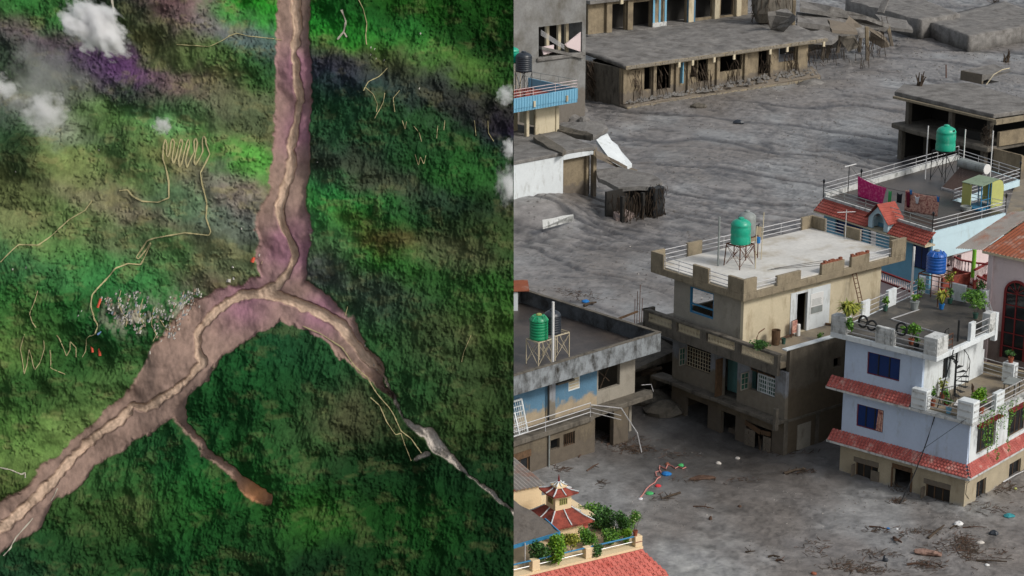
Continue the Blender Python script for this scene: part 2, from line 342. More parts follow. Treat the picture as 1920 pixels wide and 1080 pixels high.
# ---------------------------------------------------------------- the forested valley (steep relief of slopes, flow, roads, hamlet)
HD = 64.0; S_ = HD / F_PX
HU = Vector((1, 0, 0)); HV = Vector((0, math.sin(PITCH), math.cos(PITCH))); HN = Vector((0, -math.cos(PITCH), math.sin(PITCH)))
HC = Vector((0, HD * math.cos(PITCH), CAM_H - HD * math.sin(PITCH)))
def hp0(x, y, h=0.0):
    k = 1 - h / F_PX; return hp(960 + (x - 960) * k, 540 + (y - 540) * k, h)
def hp(x, y, h=0.0): return HC + HU * ((x - 960) * S_) + HV * ((540 - y) * S_) + HN * (h * S_)
def seg_d(X, Y, pts):
    """signed coverage: min over segments of (distance - half width)"""
    best = np.full(X.shape, 1e9)
    for (x0, y0, w0), (x1, y1, w1) in zip(pts[:-1], pts[1:]):
        dx, dy = x1 - x0, y1 - y0; t = np.clip(((X - x0) * dx + (Y - y0) * dy) / (dx * dx + dy * dy + 1e-9), 0, 1)
        best = np.minimum(best, np.hypot(X - x0 - t * dx, Y - y0 - t * dy) - (w0 + (w1 - w0) * t))
    return best
FLOW = [
 [(548,-200,30),(550,0,31),(549,100,33),(548,200,34),(546,300,34),(540,370,38),(534,430,50),(530,500,50),(520,550,42)],
 [(520,550,46),(455,578,52),(392,612,60),(335,680,62),(292,738,52),(232,790,40),(165,842,35),(100,900,36),(38,962,38),(-30,1015,40),(-260,1180,40)],
 [(520,550,44),(575,572,46),(622,604,34),(655,648,27),(695,690,20),(720,722,10),(738,748,3)],
 [(480,545,26),(410,560,22),(362,590,14)],
 [(318,752,24),(345,800,9),(398,852,8),(440,893,9),(458,910,15),(480,922,18),(496,930,12)]]
CHAN = [
 [(550,-200,12),(552,0,11),(556,50,10),(549,100,9),(557,150,9),(560,185,9),(552,230,9),(543,275,10),(546,310,9),(536,345,10),(525,385,11),(530,425,8),(546,455,8),(551,480,8),(536,512,8),(516,536,9),(490,548,13)],
 [(490,548,13),(445,556,10),(412,573,9),(380,603,9),(364,628,8),(366,655,8),(378,680,9),(350,712,8),(305,745,9),(268,768,8),(240,762,8),(222,785,10),(170,822,9),(132,858,10),(95,900,11),(60,938,10),(20,975,11),(-30,1010,12),(-260,1180,12)],
 [(490,548,13),(540,562,10),(590,582,12),(632,606,12),(668,650,9),(700,682,9),(722,706,5),(735,738,4),(756,782,4),(775,800,6),(803,812,13),(822,838,14),(850,868,8),(885,896,5),(920,922,4),(965,960,4),(980,975,4)],
 [(800,850,6),(778,864,4)]]
VEG = [(40,20,40,110,45),(90,30,50,120,50),(150,15,60,95,55),(60,58,112,84,84),(20,75,74,80,80),(110,80,98,76,104),(30,118,28,60,35),(100,125,105,112,95),  # slope tints at control points; some of the slopes' shade is in them
(170,118,72,66,88),(212,130,100,52,112),(70,170,118,128,104),(20,200,80,78,86),(80,215,140,142,130),(20,240,60,100,60),(150,230,75,95,60),(200,220,75,110,50),
(270,50,80,90,60),(260,12,38,52,46),(330,18,112,76,84),(400,35,126,108,98),(440,55,80,96,108),(462,8,34,140,24),(502,30,44,130,40),(480,75,62,92,82),
(330,90,95,100,65),(400,120,72,110,52),(440,170,110,106,76),(290,190,46,62,50),(340,170,112,94,86),(400,220,86,96,70),(470,200,72,92,66),(495,150,52,102,50),
(350,225,62,112,60),(310,236,98,150,88),(430,262,110,110,76),(500,250,80,90,60),(60,300,50,75,50),(120,310,112,122,66),(200,320,100,120,70),(270,300,62,110,60),
(340,305,122,102,62),(440,290,52,150,42),(480,325,82,142,50),(420,335,86,100,106),(470,362,132,102,86),(20,350,90,100,60),(170,360,116,112,86),(250,400,112,102,86),
(350,380,86,116,80),(440,420,92,102,90),(490,400,102,104,104),(60,430,102,110,70),(170,410,86,116,60),(130,470,76,120,60),(230,450,96,102,76),(320,470,62,126,60),
(400,480,106,98,80),(440,495,82,110,70),(50,500,62,110,66),(200,510,56,126,66),(300,520,60,115,60),(400,527,108,90,78),(40,570,50,110,50),(110,600,30,95,40),
(40,640,102,120,60),(60,680,60,110,50),(150,690,25,80,35),(200,620,30,90,45),(240,660,40,95,45),(250,715,80,110,60),(60,740,25,70,35),(150,738,40,90,40),
(120,772,112,130,72),(200,752,86,115,60),(40,790,72,120,50),(80,830,80,130,50),(30,850,92,112,60),(120,838,112,122,76),(20,920,72,92,45),(200,900,35,95,45),
(120,1000,30,80,35),(60,1050,35,70,45),(205,960,76,96,48),(255,945,66,90,45),(180,1040,40,75,35),(300,900,30,100,45),(350,960,40,105,40),(300,1020,25,75,35),
(420,1000,25,70,30),(400,930,25,85,35),(300,830,35,85,45),(360,770,30,85,40),(440,700,30,85,40),(430,780,25,75,35),(450,840,25,75,30),(520,640,30,75,45),
(520,740,28,75,35),(560,820,55,95,50),(520,900,30,85,35),(575,960,52,112,36),(500,1000,30,70,35),(600,1050,18,46,26),(650,900,22,54,28),(700,850,25,60,30),
(620,700,35,80,45),(665,780,88,82,60),(750,950,25,70,25),(820,1000,28,80,28),(720,1050,22,60,25),(880,1050,20,55,25),(800,900,18,50,26),(920,985,18,46,24),
(620,40,30,100,35),(700,40,22,75,28),(800,30,35,90,25),(900,40,25,70,20),(600,68,32,142,42),(660,70,30,152,36),(740,70,50,112,50),(785,92,35,132,45),
(860,75,18,55,22),(930,90,20,55,22),(620,100,92,92,42),(700,108,82,92,42),(612,122,62,48,82),(665,130,58,56,78),(740,125,92,86,56),(850,120,92,112,50),
(920,130,35,90,35),(620,160,42,56,66),(720,160,46,72,66),(800,150,46,66,62),(640,200,36,76,50),(740,220,46,86,46),(840,190,58,58,60),(900,200,54,58,42),
(940,240,44,24,62),(640,240,46,92,56),(780,260,40,72,45),(860,250,40,90,40),(620,298,42,56,50),(600,350,52,112,70),(640,380,35,132,42),(600,420,46,132,60),
(680,330,82,86,66),(730,340,66,76,60),(800,300,35,85,40),(870,330,50,112,45),(840,380,40,66,50),(930,360,32,34,32),(720,400,35,112,46),(770,420,40,76,45),
(860,430,30,60,35),(920,430,62,82,42),(610,462,86,96,76),(718,436,104,60,36),(660,480,50,120,45),(740,490,36,122,32),(820,480,70,92,60),(865,470,112,106,76),
(930,480,35,75,35),(622,512,78,68,84),(700,520,66,86,60),(760,520,60,110,40),(860,530,45,90,40),(640,560,60,100,60),(720,560,62,58,70),(800,570,40,75,40),
(900,560,45,102,36),(700,620,50,102,50),(800,640,60,86,50),(860,620,88,82,60),(940,620,62,106,36),(780,680,45,86,45),(860,705,76,78,54),(930,700,35,70,35),
(800,720,25,98,46),(880,765,70,90,45),(760,765,30,66,35),(940,800,30,60,30),(700,300,40,66,48)]
def hill_fields(X, Y):
    wX = X + 70 * (fbm(X / 48, Y / 40, 3, 4, .6) - .5); wY = Y + 60 * (fbm(X / 48, Y / 40, 4, 4, .6) - .5)
    jx = 8 * (fbm(X / 7, Y / 9, 6, 3) - .5) + (22 * smooth(250, 500, Y) + 6) * (fbm(X / 45, Y / 45, 8, 2) - .5); jy = 8 * (fbm(X / 7, Y / 9, 7, 3) - .5) + 22 * (fbm(X / 45, Y / 45, 9, 2) - .5)
    df = np.minimum.reduce([seg_d(X + jx, Y + jy, p) for p in FLOW]); kx = 7 * (fbm(X / 14, Y / 14, 16, 3) - .5); ky = 7 * (fbm(X / 14, Y / 14, 17, 3) - .5); dc = np.minimum.reduce([seg_d(X + kx, Y + ky, p) for p in CHAN]) + 6 * (fbm(X / 16, Y / 16, 18, 2) - .5) + 1.6
    num = np.zeros(X.shape + (3,)); den = np.zeros(X.shape)
    for x, y, r, g, b in VEG:
        ca, sa, la, lb_ = (.96, .28, 52., 21.) if y < 540 and x < 960 else (.98, -.2, 56., 36.)
        ddx, ddy = wX - x, wY - y; pu_, pv_ = ddx * ca + ddy * sa, -ddx * sa + ddy * ca
        k = np.exp(-(pu_ / la) ** 2 / 2 - (pv_ / lb_) ** 2 / 2) + 1e-9 / ((wX - x) ** 2 + (wY - y) ** 2 + 50)
        num += k[..., None] * np.array(lin((r, g, b))); den += k
    veg = num / den[..., None]; veg = veg * .93 + veg.mean(-1, keepdims=True) * .07
    lum = veg.mean(-1)
    forest = 1 - smooth(0.05, 0.13, lum)
    a = 0.35   # streaks lean a little
    xs_, ys_ = X + a * Y * 0.5, Y
    mic = fbm(xs_ / 3.5, ys_ / 6.2, 11, 3, .6) - .5
    dots = smooth(.60, .72, vnoise(X / 3.6 + 3 * fbm(X / 9, Y / 9, 12, 2), Y / 4.4, 13)) * smooth(.4, .6, fbm(X / 30, Y / 24, 15, 3))
    mic2 = fbm(xs_ / 15, ys_ / 26, 14, 3) - .5
    macro = fbm(X / 190 + 3, Y / 190, 21, 4) - .5; ridge = 1 - np.abs(fbm((X + Y) / 120, (Y - X) / 200, 25, 3) - .5) * 2
    h = 120 * macro + 40 * (ridge - .5) * forest + 13 * mic2 * (0.25 + forest) + 8.0 * mic * (0.20 + 0.8 * forest) + 2.6 * dots
    inside = smooth(4, -5, df); wide = smooth(45, 0, df)
    flat = 120 * macro * .8 - 16 + 2.2 * (fbm(X / 7, Y / 12, 27, 3) - .5) + 7 * (fbm(X / 30, Y / 30, 28, 3) - .5)
    h = h * (1 - inside) + flat * inside - 8 * wide * (1 - inside)
    ch = smooth(2, -2, dc); h = h - 10 * ch + ch * 2.5 * (fbm(X / 5, Y / 9, 19, 3) - .5)
    return h, df, dc, veg, forest, mic, mic2, dots
def hill_h(x, y): return float(hill_fields(np.array([[float(x)]]), np.array([[float(y)]]))[0][0, 0])
gx = np.concatenate([np.linspace(-190, 0, 40)[:-1], np.linspace(0, 963.2, 690)])
gy = np.concatenate([np.linspace(-130, 0, 40)[:-1], np.linspace(0, 1090, 780), np.linspace(1100, 2040, 60)[0:]])
GX, GY = np.meshgrid(gx, gy); Hh, DF, DC, VG, FO, MI, MI2, DT = hill_fields(GX, GY)
WX = (GX - 960) * S_; up = (540 - GY) * S_; nn = Hh * S_
PX_ = WX; PY_ = HC.y + HV.y * up + HN.y * nn; PZ_ = HC.z + HV.z * up + HN.z * nn
tint = VG * (0.80 + 0.55 * (MI[..., None] + .5) * 0.9) 
tint = tint * (1 - .30 * DT[..., None]) * (1 - .32 * FO[..., None])
st = np.exp(-((GX - 250) ** 2 / 2900 + (GY - 592) ** 2 / 900)) * smooth(.40, .6, fbm(GX / 7, GY / 12, 68, 3)); st = np.maximum(st, np.exp(-((GX - 345) ** 2 / 700 + (GY - 580) ** 2 / 1500)) * smooth(.35, .6, fbm(GX / 6, GY / 9, 69, 3)))
tint = tint * (1 - .85 * st[..., None]) + np.array(lin((150, 142, 130))) * (.85 * st[..., None])
patch = fbm(GX / 22, GY / 16, 62, 4, .6)[..., None]; tint = tint * (0.62 + 0.8 * patch) * (1 - FO[..., None] * .5) + tint * 1.0 * FO[..., None] * .5
yel = smooth(.55, .75, fbm(GX / 34, GY / 20, 66, 4, .6))[..., None] * (1 - FO[..., None] * .7); tint = tint * (1 - .35 * yel) + np.array(lin((140, 134, 92))) * .35 * yel
br = np.array(lin((128, 108, 98))); pu = np.array(lin((136, 100, 112)))
pw = np.clip(sum(np.exp(-((GX - a) ** 2 + (GY - b_) ** 2) / (2 * s ** 2)) for a, b_, s in ((560, 130, 36), (570, 245, 34), (578, 455, 34), (530, 470, 30), (455, 560, 40), (600, 590, 30))), 0, 1) * (.5 + fbm(GX / 40, GY / 40, 55, 3))
flowc = br + (pu - br) * np.clip(pw, 0, 1)[..., None]
og = .75 * np.exp(-((GX - 482) ** 2 + (GY - 922) ** 2) / (2 * 26. ** 2))[..., None]; flowc = flowc * (1 - og) + np.array(lin((184, 132, 88))) * og
flowc = flowc * (0.9 + .3 * fbm((GX - GY) / 26, (GX + GY) / 7, 58, 3))[..., None]
flowc = flowc * (0.78 + .44 * fbm(GX / 6, GY / 11, 56, 3))[..., None]
gg = smooth(690, 760, GX)[..., None] * smooth(680, 720, GY)[..., None]
chc = np.array(lin((190, 166, 146))) * (1 - gg) + np.array(lin((176, 168, 160))) * gg
chc = chc * (.90 + .10 * np.sin(DC * .9 + 16 * fbm(GX / 26, GY / 26, 60, 3)))[..., None]
chc = chc * (0.74 + .3 * fbm(GX / 5, GY / 8, 57, 3))[..., None] * (.86 + .28 * fbm(GX / 18, GY / 18, 59, 2))[..., None]
fm = smooth(1.5, -1.5, DF)[..., None]; cm = smooth(1.2, -1.2, DC)[..., None]
bank = np.exp(-((DC - 1.2) / 1.7) ** 2) * smooth(.42, .6, fbm(GX / 22, GY / 22, 63, 3)); flowc = flowc * (1 - .5 * bank[..., None])  # cut bank's shade put into the soil colour as a dark wet line
tint = tint * (1 - fm) + flowc * fm; tint = tint * (1 - cm) + chc * cm
tint = tint * 1.22 
def cellmask(A): return A[:-1, :-1] & A[1:, :-1] & A[:-1, 1:] & A[1:, 1:]
mc = cellmask(DC < 0); mf = cellmask(DF < 0) & ~mc
M['slope'] = mat('forest_and_meadow_slopes', (0, 0, 0), 0.3, 6.0, attr='tint', rough=0.95, bump=0.0, spec=0.05)
M['flow'] = mat('debris_flow_soil', (0, 0, 0), 0.12, 6.0, attr='tint', rough=0.95, bump=0.3, bsc=30, spec=0.1)
for nm, mk, mm in (('hillside', ~mf & ~mc, 'slope'), ('debris_flow', mf, 'flow'), ('river_channel', mc, 'flow')):
    me, used = grid_mesh(nm, PX_, PY_, PZ_, mk); set_col(me, tint.reshape(-1, 3)[used]); me.materials.append(M[mm])
    o = bpy.data.objects.new(nm, me); COL.objects.link(o); o['kind'] = 'structure'
# rock body behind the slopes, so the mountain is solid
bk = MB(); x0, x1 = float(WX[0, 0]), float(WX[0, -1]); 
front = []
for v in (-130, 1190, 2040):
    q = hp(960, v, -90); front.append((q.y, q.z))
vs = []
for x in (x0, x1 - .001):
    for (y, z) in front: vs.append((x, y, z))
    for (y, z) in front[::-1]: vs.append((x, y + 2.2, z))
n_ = 6; bk.add(vs, [tuple(range(n_)), tuple(range(n_, 2 * n_))[::-1]] + [(i, (i + 1) % n_, n_ + (i + 1) % n_, n_ + i) for i in range(n_)])
M['rock'] = mat('mountain_rock', (96, 90, 82), 0.3, 0.6, bump=0.6, bsc=2)
bk.build('mountain', M['rock'], kind='structure')
sk = MB()
for col_ in (0, -1):
    n0 = len(sk.v); r_ = len(gy)
    for j in range(0, r_, 3):
        v = float(gy[j]); q = hp(960, v, -92); sk.v.append((float(WX[j, col_]), float(PY_[j, col_]), float(PZ_[j, col_]))); sk.v.append((float(WX[j, col_]), q.y, q.z))
    k = (len(sk.v) - n0) // 2
    sk.f += [(n0 + 2*i, n0 + 2*i + 1, n0 + 2*i + 3, n0 + 2*i + 2) for i in range(k - 1)]
n0 = len(sk.v)
for i in range(0, len(gx), 3):
    q = hp(960, -130, -92); sk.v.append((float(WX[0, i]), float(PY_[0, i]), float(PZ_[0, i]))); sk.v.append((float(WX[0, i]), q.y, q.z))
k = (len(sk.v) - n0) // 2; sk.f += [(n0 + 2*i, n0 + 2*i + 1, n0 + 2*i + 3, n0 + 2*i + 2) for i in range(k - 1)]
sk.build('mountain_flank', M['rock'], kind='structure')
# roads
ROADS = [
 ([(309,272),(308,285),(308,298),(316,325),(320,345),(321,372),(300,380),(270,378),(250,368),(240,356),(224,358)], 2.3),
 ([(309,272),(312,262),(315,272),(314,290),(317,296),(320,288),(322,266),(325,260),(328,268),(325,298),(328,308),(332,298),(337,266),(340,260),(343,268),(337,302),(340,315),(344,305),(350,268),(353,260),(356,268),(350,302),(353,316),(357,305),(366,285),(364,265),(368,259),(371,268),(366,302),(369,311),(376,298),(382,285),(381,262),(384,255),(388,262),(389,272),(396,290),(388,308),(380,325),(385,350),(392,380),(391,410),(400,435),(396,442),(350,437),(290,447),(276,452),(254,482),(258,486),(284,455),(262,496),(240,494),(218,503),(190,535),(176,552),(174,572),(180,598),(187,612),(182,626),(172,630)], 2.3),
 ([(174,376),(160,395),(130,412),(100,440),(76,460),(40,459),(25,475),(8,492)], 1.9),
 ([(-10,875),(18,880),(40,890),(46,886),(48,896)], 2.0), ([(102,918),(96,932),(90,942)], 1.8), ([(57,974),(40,994),(26,1010),(24,1026),(10,1040)], 2.2),
 ([(565,612),(600,627),(640,652),(663,685),(690,710),(708,738),(728,762),(740,780),(752,808),(770,822),(790,850)], 1.8),
 ([(695,745),(712,760),(725,790),(742,815),(752,812),(760,840),(770,866)], 1.5),
 ([(668,-10),(684,22),(690,48),(688,70),(690,88)], 1.3), ([(644,24),(651,44),(646,62),(634,76)], 3.2), ([(646,62),(652,72)], 3),
 ([(728,130),(712,146),(694,158),(686,176)], 1.4), ([(690,170),(704,182),(711,200),(709,214)], 1.2), ([(724,178),(722,196),(706,226)], 1.2), ([(752,174),(740,188),(743,214)], 1.2),
 ([(757,230),(762,246),(765,232)], 1), ([(778,240),(788,252),(792,268)], 1), ([(822,238),(820,262)], 1), ([(835,228),(833,246)], 1), ([(890,228),(893,256)], 1), ([(915,228),(916,250),(926,266)], 1),
 ([(780,292),(786,312),(790,296),(796,310),(800,294)], 1),
 ([(50,626),(44,640),(39,655),(42,680),(47,702),(52,672),(56,654),(62,684),(67,694),(76,680),(83,656),(84,638)], 1.3),
 ([(95,656),(97,690),(108,695),(122,702)], 1.3), ([(108,628),(118,650),(123,668),(130,655),(131,640),(140,652),(141,670)], 1.2), ([(172,628),(162,636),(158,660),(152,670)], 1.3),
 ([(76,545),(70,565),(60,588),(66,605),(72,614)], 1.2),
 ([(226,545),(224,565),(232,585),(240,600),(238,612)], 1), ([(268,560),(262,590),(270,610),(258,625)], 1), ([(290,575),(284,610),(292,628),(286,640)], 1.2), ([(300,600),(310,620),(318,600)], 1.2),
 ([(212,0),(216,20),(208,40),(218,52)], 3.4), ([(430,70),(446,64),(470,70),(500,72),(528,74)], 1.2), ([(335,86),(395,90),(420,78),(432,70)], 1.0),
 ([(884,628),(870,660),(866,678)], 1.0), ([(650,575),(645,592)], 1.6)]
M['road'] = mat('pale_dirt_road', (182, 172, 128), 0.15, 8, bump=0.05)
M['roadpale'] = mat('pale_gravel_road', (190, 184, 168), 0.15, 8, bump=0.05)
allp = []
for pts, wd in ROADS:
    dense = []
    for (xa, ya), (xb, yb) in zip(pts[:-1], pts[1:]):
        nseg = max(2, int(math.hypot(xb - xa, yb - ya) / 2.0))
        dense += [(xa + (xb - xa) * t / nseg, ya + (yb - ya) * t / nseg) for t in range(nseg)]
    dense.append(pts[-1])
    for _ in range(1): dense = [dense[0]] + [((dense[i-1][0] + 2*dense[i][0] + dense[i+1][0]) / 4, (dense[i-1][1] + 2*dense[i][1] + dense[i+1][1]) / 4) for i in range(1, len(dense) - 1)] + [dense[-1]]
    allp.append((dense, wd))
for dense, wd in allp:
    A = np.array(dense); d = np.gradient(A, axis=0); d /= (np.linalg.norm(d, axis=1, keepdims=True) + 1e-9); nrm = np.stack([-d[:, 1], d[:, 0]], 1)
    jit = 0.45 + 1.0 * vnoise(A[:, 0] / 6, A[:, 1] / 6, 5)[:, None]
    Lp = A + nrm * wd * .5 * jit; Rp = A - nrm * wd * .5 * jit
    hh = np.maximum.reduce([hill_fields(Q[:, 0][None], Q[:, 1][None])[0][0] for Q in (A, Lp, Rp)])
    hh = np.convolve(np.pad(hh, 2, 'edge'), np.ones(5) / 5, 'valid') + 1.6
    m = MB()
    for i in range(len(A)): m.v += [tuple(hp(Lp[i, 0], Lp[i, 1], hh[i])), tuple(hp(Rp[i, 0], Rp[i, 1], hh[i])), tuple(hp(Lp[i, 0], Lp[i, 1], hh[i] - 9)), tuple(hp(Rp[i, 0], Rp[i, 1], hh[i] - 9))]
    for i in range(len(A) - 1):
        a = 4 * i; m.f += [(a, a+1, a+5, a+4), (a, a+4, a+6, a+2), (a+1, a+3, a+7, a+5)]
    m.build('road', M['roadpale' if A[:, 1].mean() > 860 or wd >= 3 else 'road'], kind='structure')
# tiny houses
def hut(x, y, wd, ln, ht, matn, ang=0.0):
    m = MB(); h0 = hill_h(x, y) - 3; ca, sa = math.cos(ang), math.sin(ang)
    def q(u, v, h): return hp(x + u * ca - v * sa, y + u * sa + v * ca, h0 + h)
    wv = [q(-wd, -ln, 0), q(wd, -ln, 0), q(wd, ln, 0), q(-wd, ln, 0), q(-wd, -ln, ht), q(wd, -ln, ht), q(wd, ln, ht), q(-wd, ln, ht), q(0, -ln, ht + wd * .8), q(0, ln, ht + wd * .8)]
    m.add(wv, [(0,1,5,4),(1,2,6,5),(2,3,7,6),(3,0,4,7),(4,5,8),(6,7,9),(5,6,9,8),(7,4,8,9)])
    return m.build('house', matn)
hm = [mat('hut_roof_' + s, c_, 0.15, 8, bump=0) for s, c_ in (('pale', (192, 188, 180)), ('grey', (140, 138, 136)), ('blue', (136, 150, 160)), ('tan', (156, 132, 116)))]
rng = random.Random(5); cnt = 0; tries = 0
lines = [((205,560),(222,600)),((222,548),(240,605)),((240,550),(246,604)),((252,545),(262,590)),((262,600),(272,612)),((278,560),(258,625)),((292,580),(290,640)),((300,575),(318,628)),((318,560),(330,620)),((330,560),(346,600)),((346,545),(362,575)),((362,542),(368,552)),((280,600),(320,636)),((205,575),(232,606)),((296,570),(312,600)),((310,610),(322,632)),((336,556),(362,548)),((330,575),(345,560)),((340,590),(352,572)),((326,606),(338,590)),((200,560),(212,585)),((230,585),(250,612))]
hts = []
while cnt < 215 and tries < 4000:
    tries += 1
    (xa, ya), (xb, yb) = rng.choice(lines); t = rng.random(); x = xa + (xb - xa) * t + rng.gauss(0, 3.0); y = ya + (yb - ya) * t + rng.gauss(0, 3)
    if any(abs(x - a_) < 2.6 and abs(y - b_) < 4.2 for a_, b_ in hts): continue
    hts.append((x, y)); cnt += 1
    rm = rng.choices(hm, (5, 3, 1, 2))[0]
    tag(hut(x, y, rng.uniform(1.2, 2.2), rng.uniform(1.6, 3.2), rng.uniform(2.5, 4), rm, rng.uniform(.2, .5)),
        *(lambda a, b_: ('tiny %s house %s of the crowded settlement' % (a, b_), 'house', 'tiny %s houses %s of the settlement' % (a, b_)))({'hut_roof_pale': 'white', 'hut_roof_grey': 'grey', 'hut_roof_blue': 'bluish', 'hut_roof_tan': 'tan'}[rm.name],
            ('in the upper left part' if y < 585 else 'in the lower left part') if x < 262 else ('in the middle' if y < 600 else 'at the lower end') if x < 322 else 'on the right edge, beside the brown flow,'))
hr = mat('hut_roof_red', (222, 96, 70), 0.1, 8, bump=0); hb = mat('hut_roof_blue_bright', (120, 150, 200), 0.1, 8, bump=0)
for x, y, wd, ln, mm, an, lb in [(188,568,2.2,9,hr,.35,'long red roof at the upper left end of the crowded pale hillside settlement'),(171,654,2.2,7,hr,-.08,'left of two red roofed sheds below the crowded settlement'),
    (183,658,2.4,10,hr,-.1,'longer right one of two red roofed sheds below the crowded settlement'),(190,624,1.6,4.5,hb,.8,'tiny bright blue roof just above the two red sheds'),
    (192,560,1.6,4,hm[0],.3,'pale roof touching the long red roof of the settlement'),(473,487,3.2,5,hr,.3,'round red roof beside the upper debris flow'),
    (277,662,1.4,3,hm[0],0,'lone white hut at the left bank of the flow'),(425,526,4,3,hm[0],.1,'white hut on the upper edge of the flow bend'),(434,522,2,2.5,hm[0],0,'small white hut right of the larger white hut at the flow bend'),
    (435,500,2,2.2,hm[0],.1,'small white hut above the flow bend'),(484,478,1.5,2.5,hm[0],.3,'narrow white hut right of the round red roof'),(488,492,1.3,3,hm[3],.3,'narrow tan hut below the narrow white hut by the flow')]:
    tag(hut(x, y, wd, ln, 4, mm, an), lb, 'house')
for x, y in [(697,92),(704,95),(697,105),(706,112),(722,115),(789,65),(180,0),(180,82),(33,322),(181,279),(788,170),(598,305),(455,429),(30,505),(57,502),(150,583),(157,583),(152,592),(685,648),(700,685),(705,695)]:
    if x == 180 and y == 0: continue
    side = 'upper right slope, near the thin road' if x > 680 and y < 120 else 'slope right of the upper flow' if x > 590 and y < 320 else 'bank of the right arm of the flow' if x > 600 else 'slope at the left border' if x < 70 else 'slope left of the crowded settlement' if y > 540 else 'slope left of the upper flow'
    tag(hut(x, y, 1.2, 1.8, 3, hm[0], .2), 'isolated tiny white hut on the ' + side, 'house', 'isolated huts on the ' + side)
# clouds
def cloud(name_lab, x, y, h, rx, ry, rz, dens, seed, rotd=0, thr=.45):
    n = 14; m = MB(); vs = []; 
    prof = [(math.sin(math.pi * i / n) or .001, -math.cos(math.pi * i / n)) for i in range(n + 1)]
    m.lathe([(max(r, .01), z) for r, z in prof], 0, 0, 20)
    mm = bpy.data.materials.new('cloud_vapour'); mm.use_nodes = True; N = mm.node_tree.nodes; L = mm.node_tree.links; N.clear()
    o_ = N.new('ShaderNodeOutputMaterial'); pv = N.new('ShaderNodeVolumePrincipled'); pv.inputs['Color'].default_value = (.98, .98, .98, 1); pv.inputs['Anisotropy'].default_value = 0.2
    tc = N.new('ShaderNodeTexCoord'); ln = N.new('ShaderNodeVectorMath'); ln.operation = 'LENGTH'; L.new(tc.outputs['Object'], ln.inputs[0])
    nz = N.new('ShaderNodeTexNoise'); nz.inputs['Scale'].default_value = 2.1; nz.inputs['Detail'].default_value = 5; nz.inputs['Roughness'].default_value = .62
    ad = N.new('ShaderNodeVectorMath'); ad.operation = 'ADD'; ad.inputs[1].default_value = (seed * 3.1, seed * 1.7, seed); L.new(tc.outputs['Object'], ad.inputs[0]); L.new(ad.outputs[0], nz.inputs['Vector'])
    m1 = N.new('ShaderNodeMath'); m1.operation = 'MULTIPLY_ADD'; m1.inputs[1].default_value = -0.95; L.new(ln.outputs['Value'], m1.inputs[0])
    m0 = N.new('ShaderNodeMath'); m0.operation = 'MULTIPLY'; m0.inputs[1].default_value = 2.3; L.new(nz.outputs['Fac'], m0.inputs[0]); L.new(m0.outputs[0], m1.inputs[2])
    m2 = N.new('ShaderNodeMapRange'); L.new(m1.outputs[0], m2.inputs[0]); m2.inputs[1].default_value = thr + .02; m2.inputs[2].default_value = thr + .5; m2.inputs[3].default_value = 0; m2.inputs[4].default_value = dens
    L.new(m2.outputs[0], pv.inputs['Density']); L.new(pv.outputs[0], o_.inputs['Volume'])
    lim = (961.5 - x) / rx; m.v = [(min(v[0], lim), v[1], v[2]) for v in m.v]
    o = m.build('cloud', mm, smooth=True); o.location = hp0(x, y, h); 
    o.rotation_euler = (Matrix((HU, HV, HN)).transposed() @ Matrix.Rotation(math.radians(rotd), 3, 'Z')).to_euler(); o.scale = (rx * S_, ry * S_, rz * S_)
    tag(o, name_lab, 'cloud'); return o
cloud('dense bright white cloud at the upper left above the green valley', 180, 52, 90, 84, 52, 34, 26, 1, -38, .42)
cloud('thin greyish cloud puff at the lower end of the wispy haze left of the valley', 84, 212, 80, 54, 48, 30, 7, 2, 0, .46)
cloud('thin pale cloud at the left edge of the valley', 8, 165, 90, 46, 30, 24, 6, 3, -35, .46)
cloud('faint smoky veil between the two thin cloud puffs on the left', 85, 150, 90, 90, 100, 26, 1.0, 4, 0, .40)
cloud('tiny pale cloud scrap above the serpentine road', 304, 236, 90, 22, 20, 18, 8, 5, 0, .42)
cloud('small grey cloud at the right border of the valley, halfway up', 952, 345, 80, 30, 50, 22, 6, 6, 0, .5)
cloud('small grey cloud scrap at the right border of the valley, above the halfway cloud', 948, 178, 90, 22, 24, 22, 5, 7, 0, .42)
cloud('grey cloud wisp at the right border of the valley, between its two neighbours', 958, 278, 90, 22, 24, 20, 6, 8, 0, .42)

M['litter2'] = mat('pale_broken_stone', (150, 142, 128), .35, 6)
M['tealroom'] = mat('teal_room_wall', (112, 160, 158), .15, 2)
# ---------------------------------------------------------------- town helpers
def zat(v, py):
    u = (540 - py) / F_PX; return CAM_H + (-math.sin(PITCH) + u * math.cos(PITCH)) / (math.cos(PITCH) + u * math.sin(PITCH)) * v[1]
def on(F, ax, off, px, py):
    x = (px - 960) / F_PX; u = (540 - py) / F_PX
    d = Vector((x, math.cos(PITCH) + u * math.sin(PITCH), -math.sin(PITCH) + u * math.cos(PITCH)))
    n = F.e2 if ax == 'R' else F.e1; e = F.e1 if ax == 'R' else F.e2
    t = (F.o.dot(n) + off) / d.dot(n); X = d * t
    return (X - F.o).dot(e), CAM_H + X.z
def pt(ax, off, u, z): return (u, off, z) if ax == 'R' else (off, u, z)
def ubox(m, ax, o0, o1, u0, u1, z0, z1):
    return m.box(u0, u1, min(o0, o1), max(o0, o1), z0, z1) if ax == 'R' else m.box(min(o0, o1), max(o0, o1), u0, u1, z0, z1)
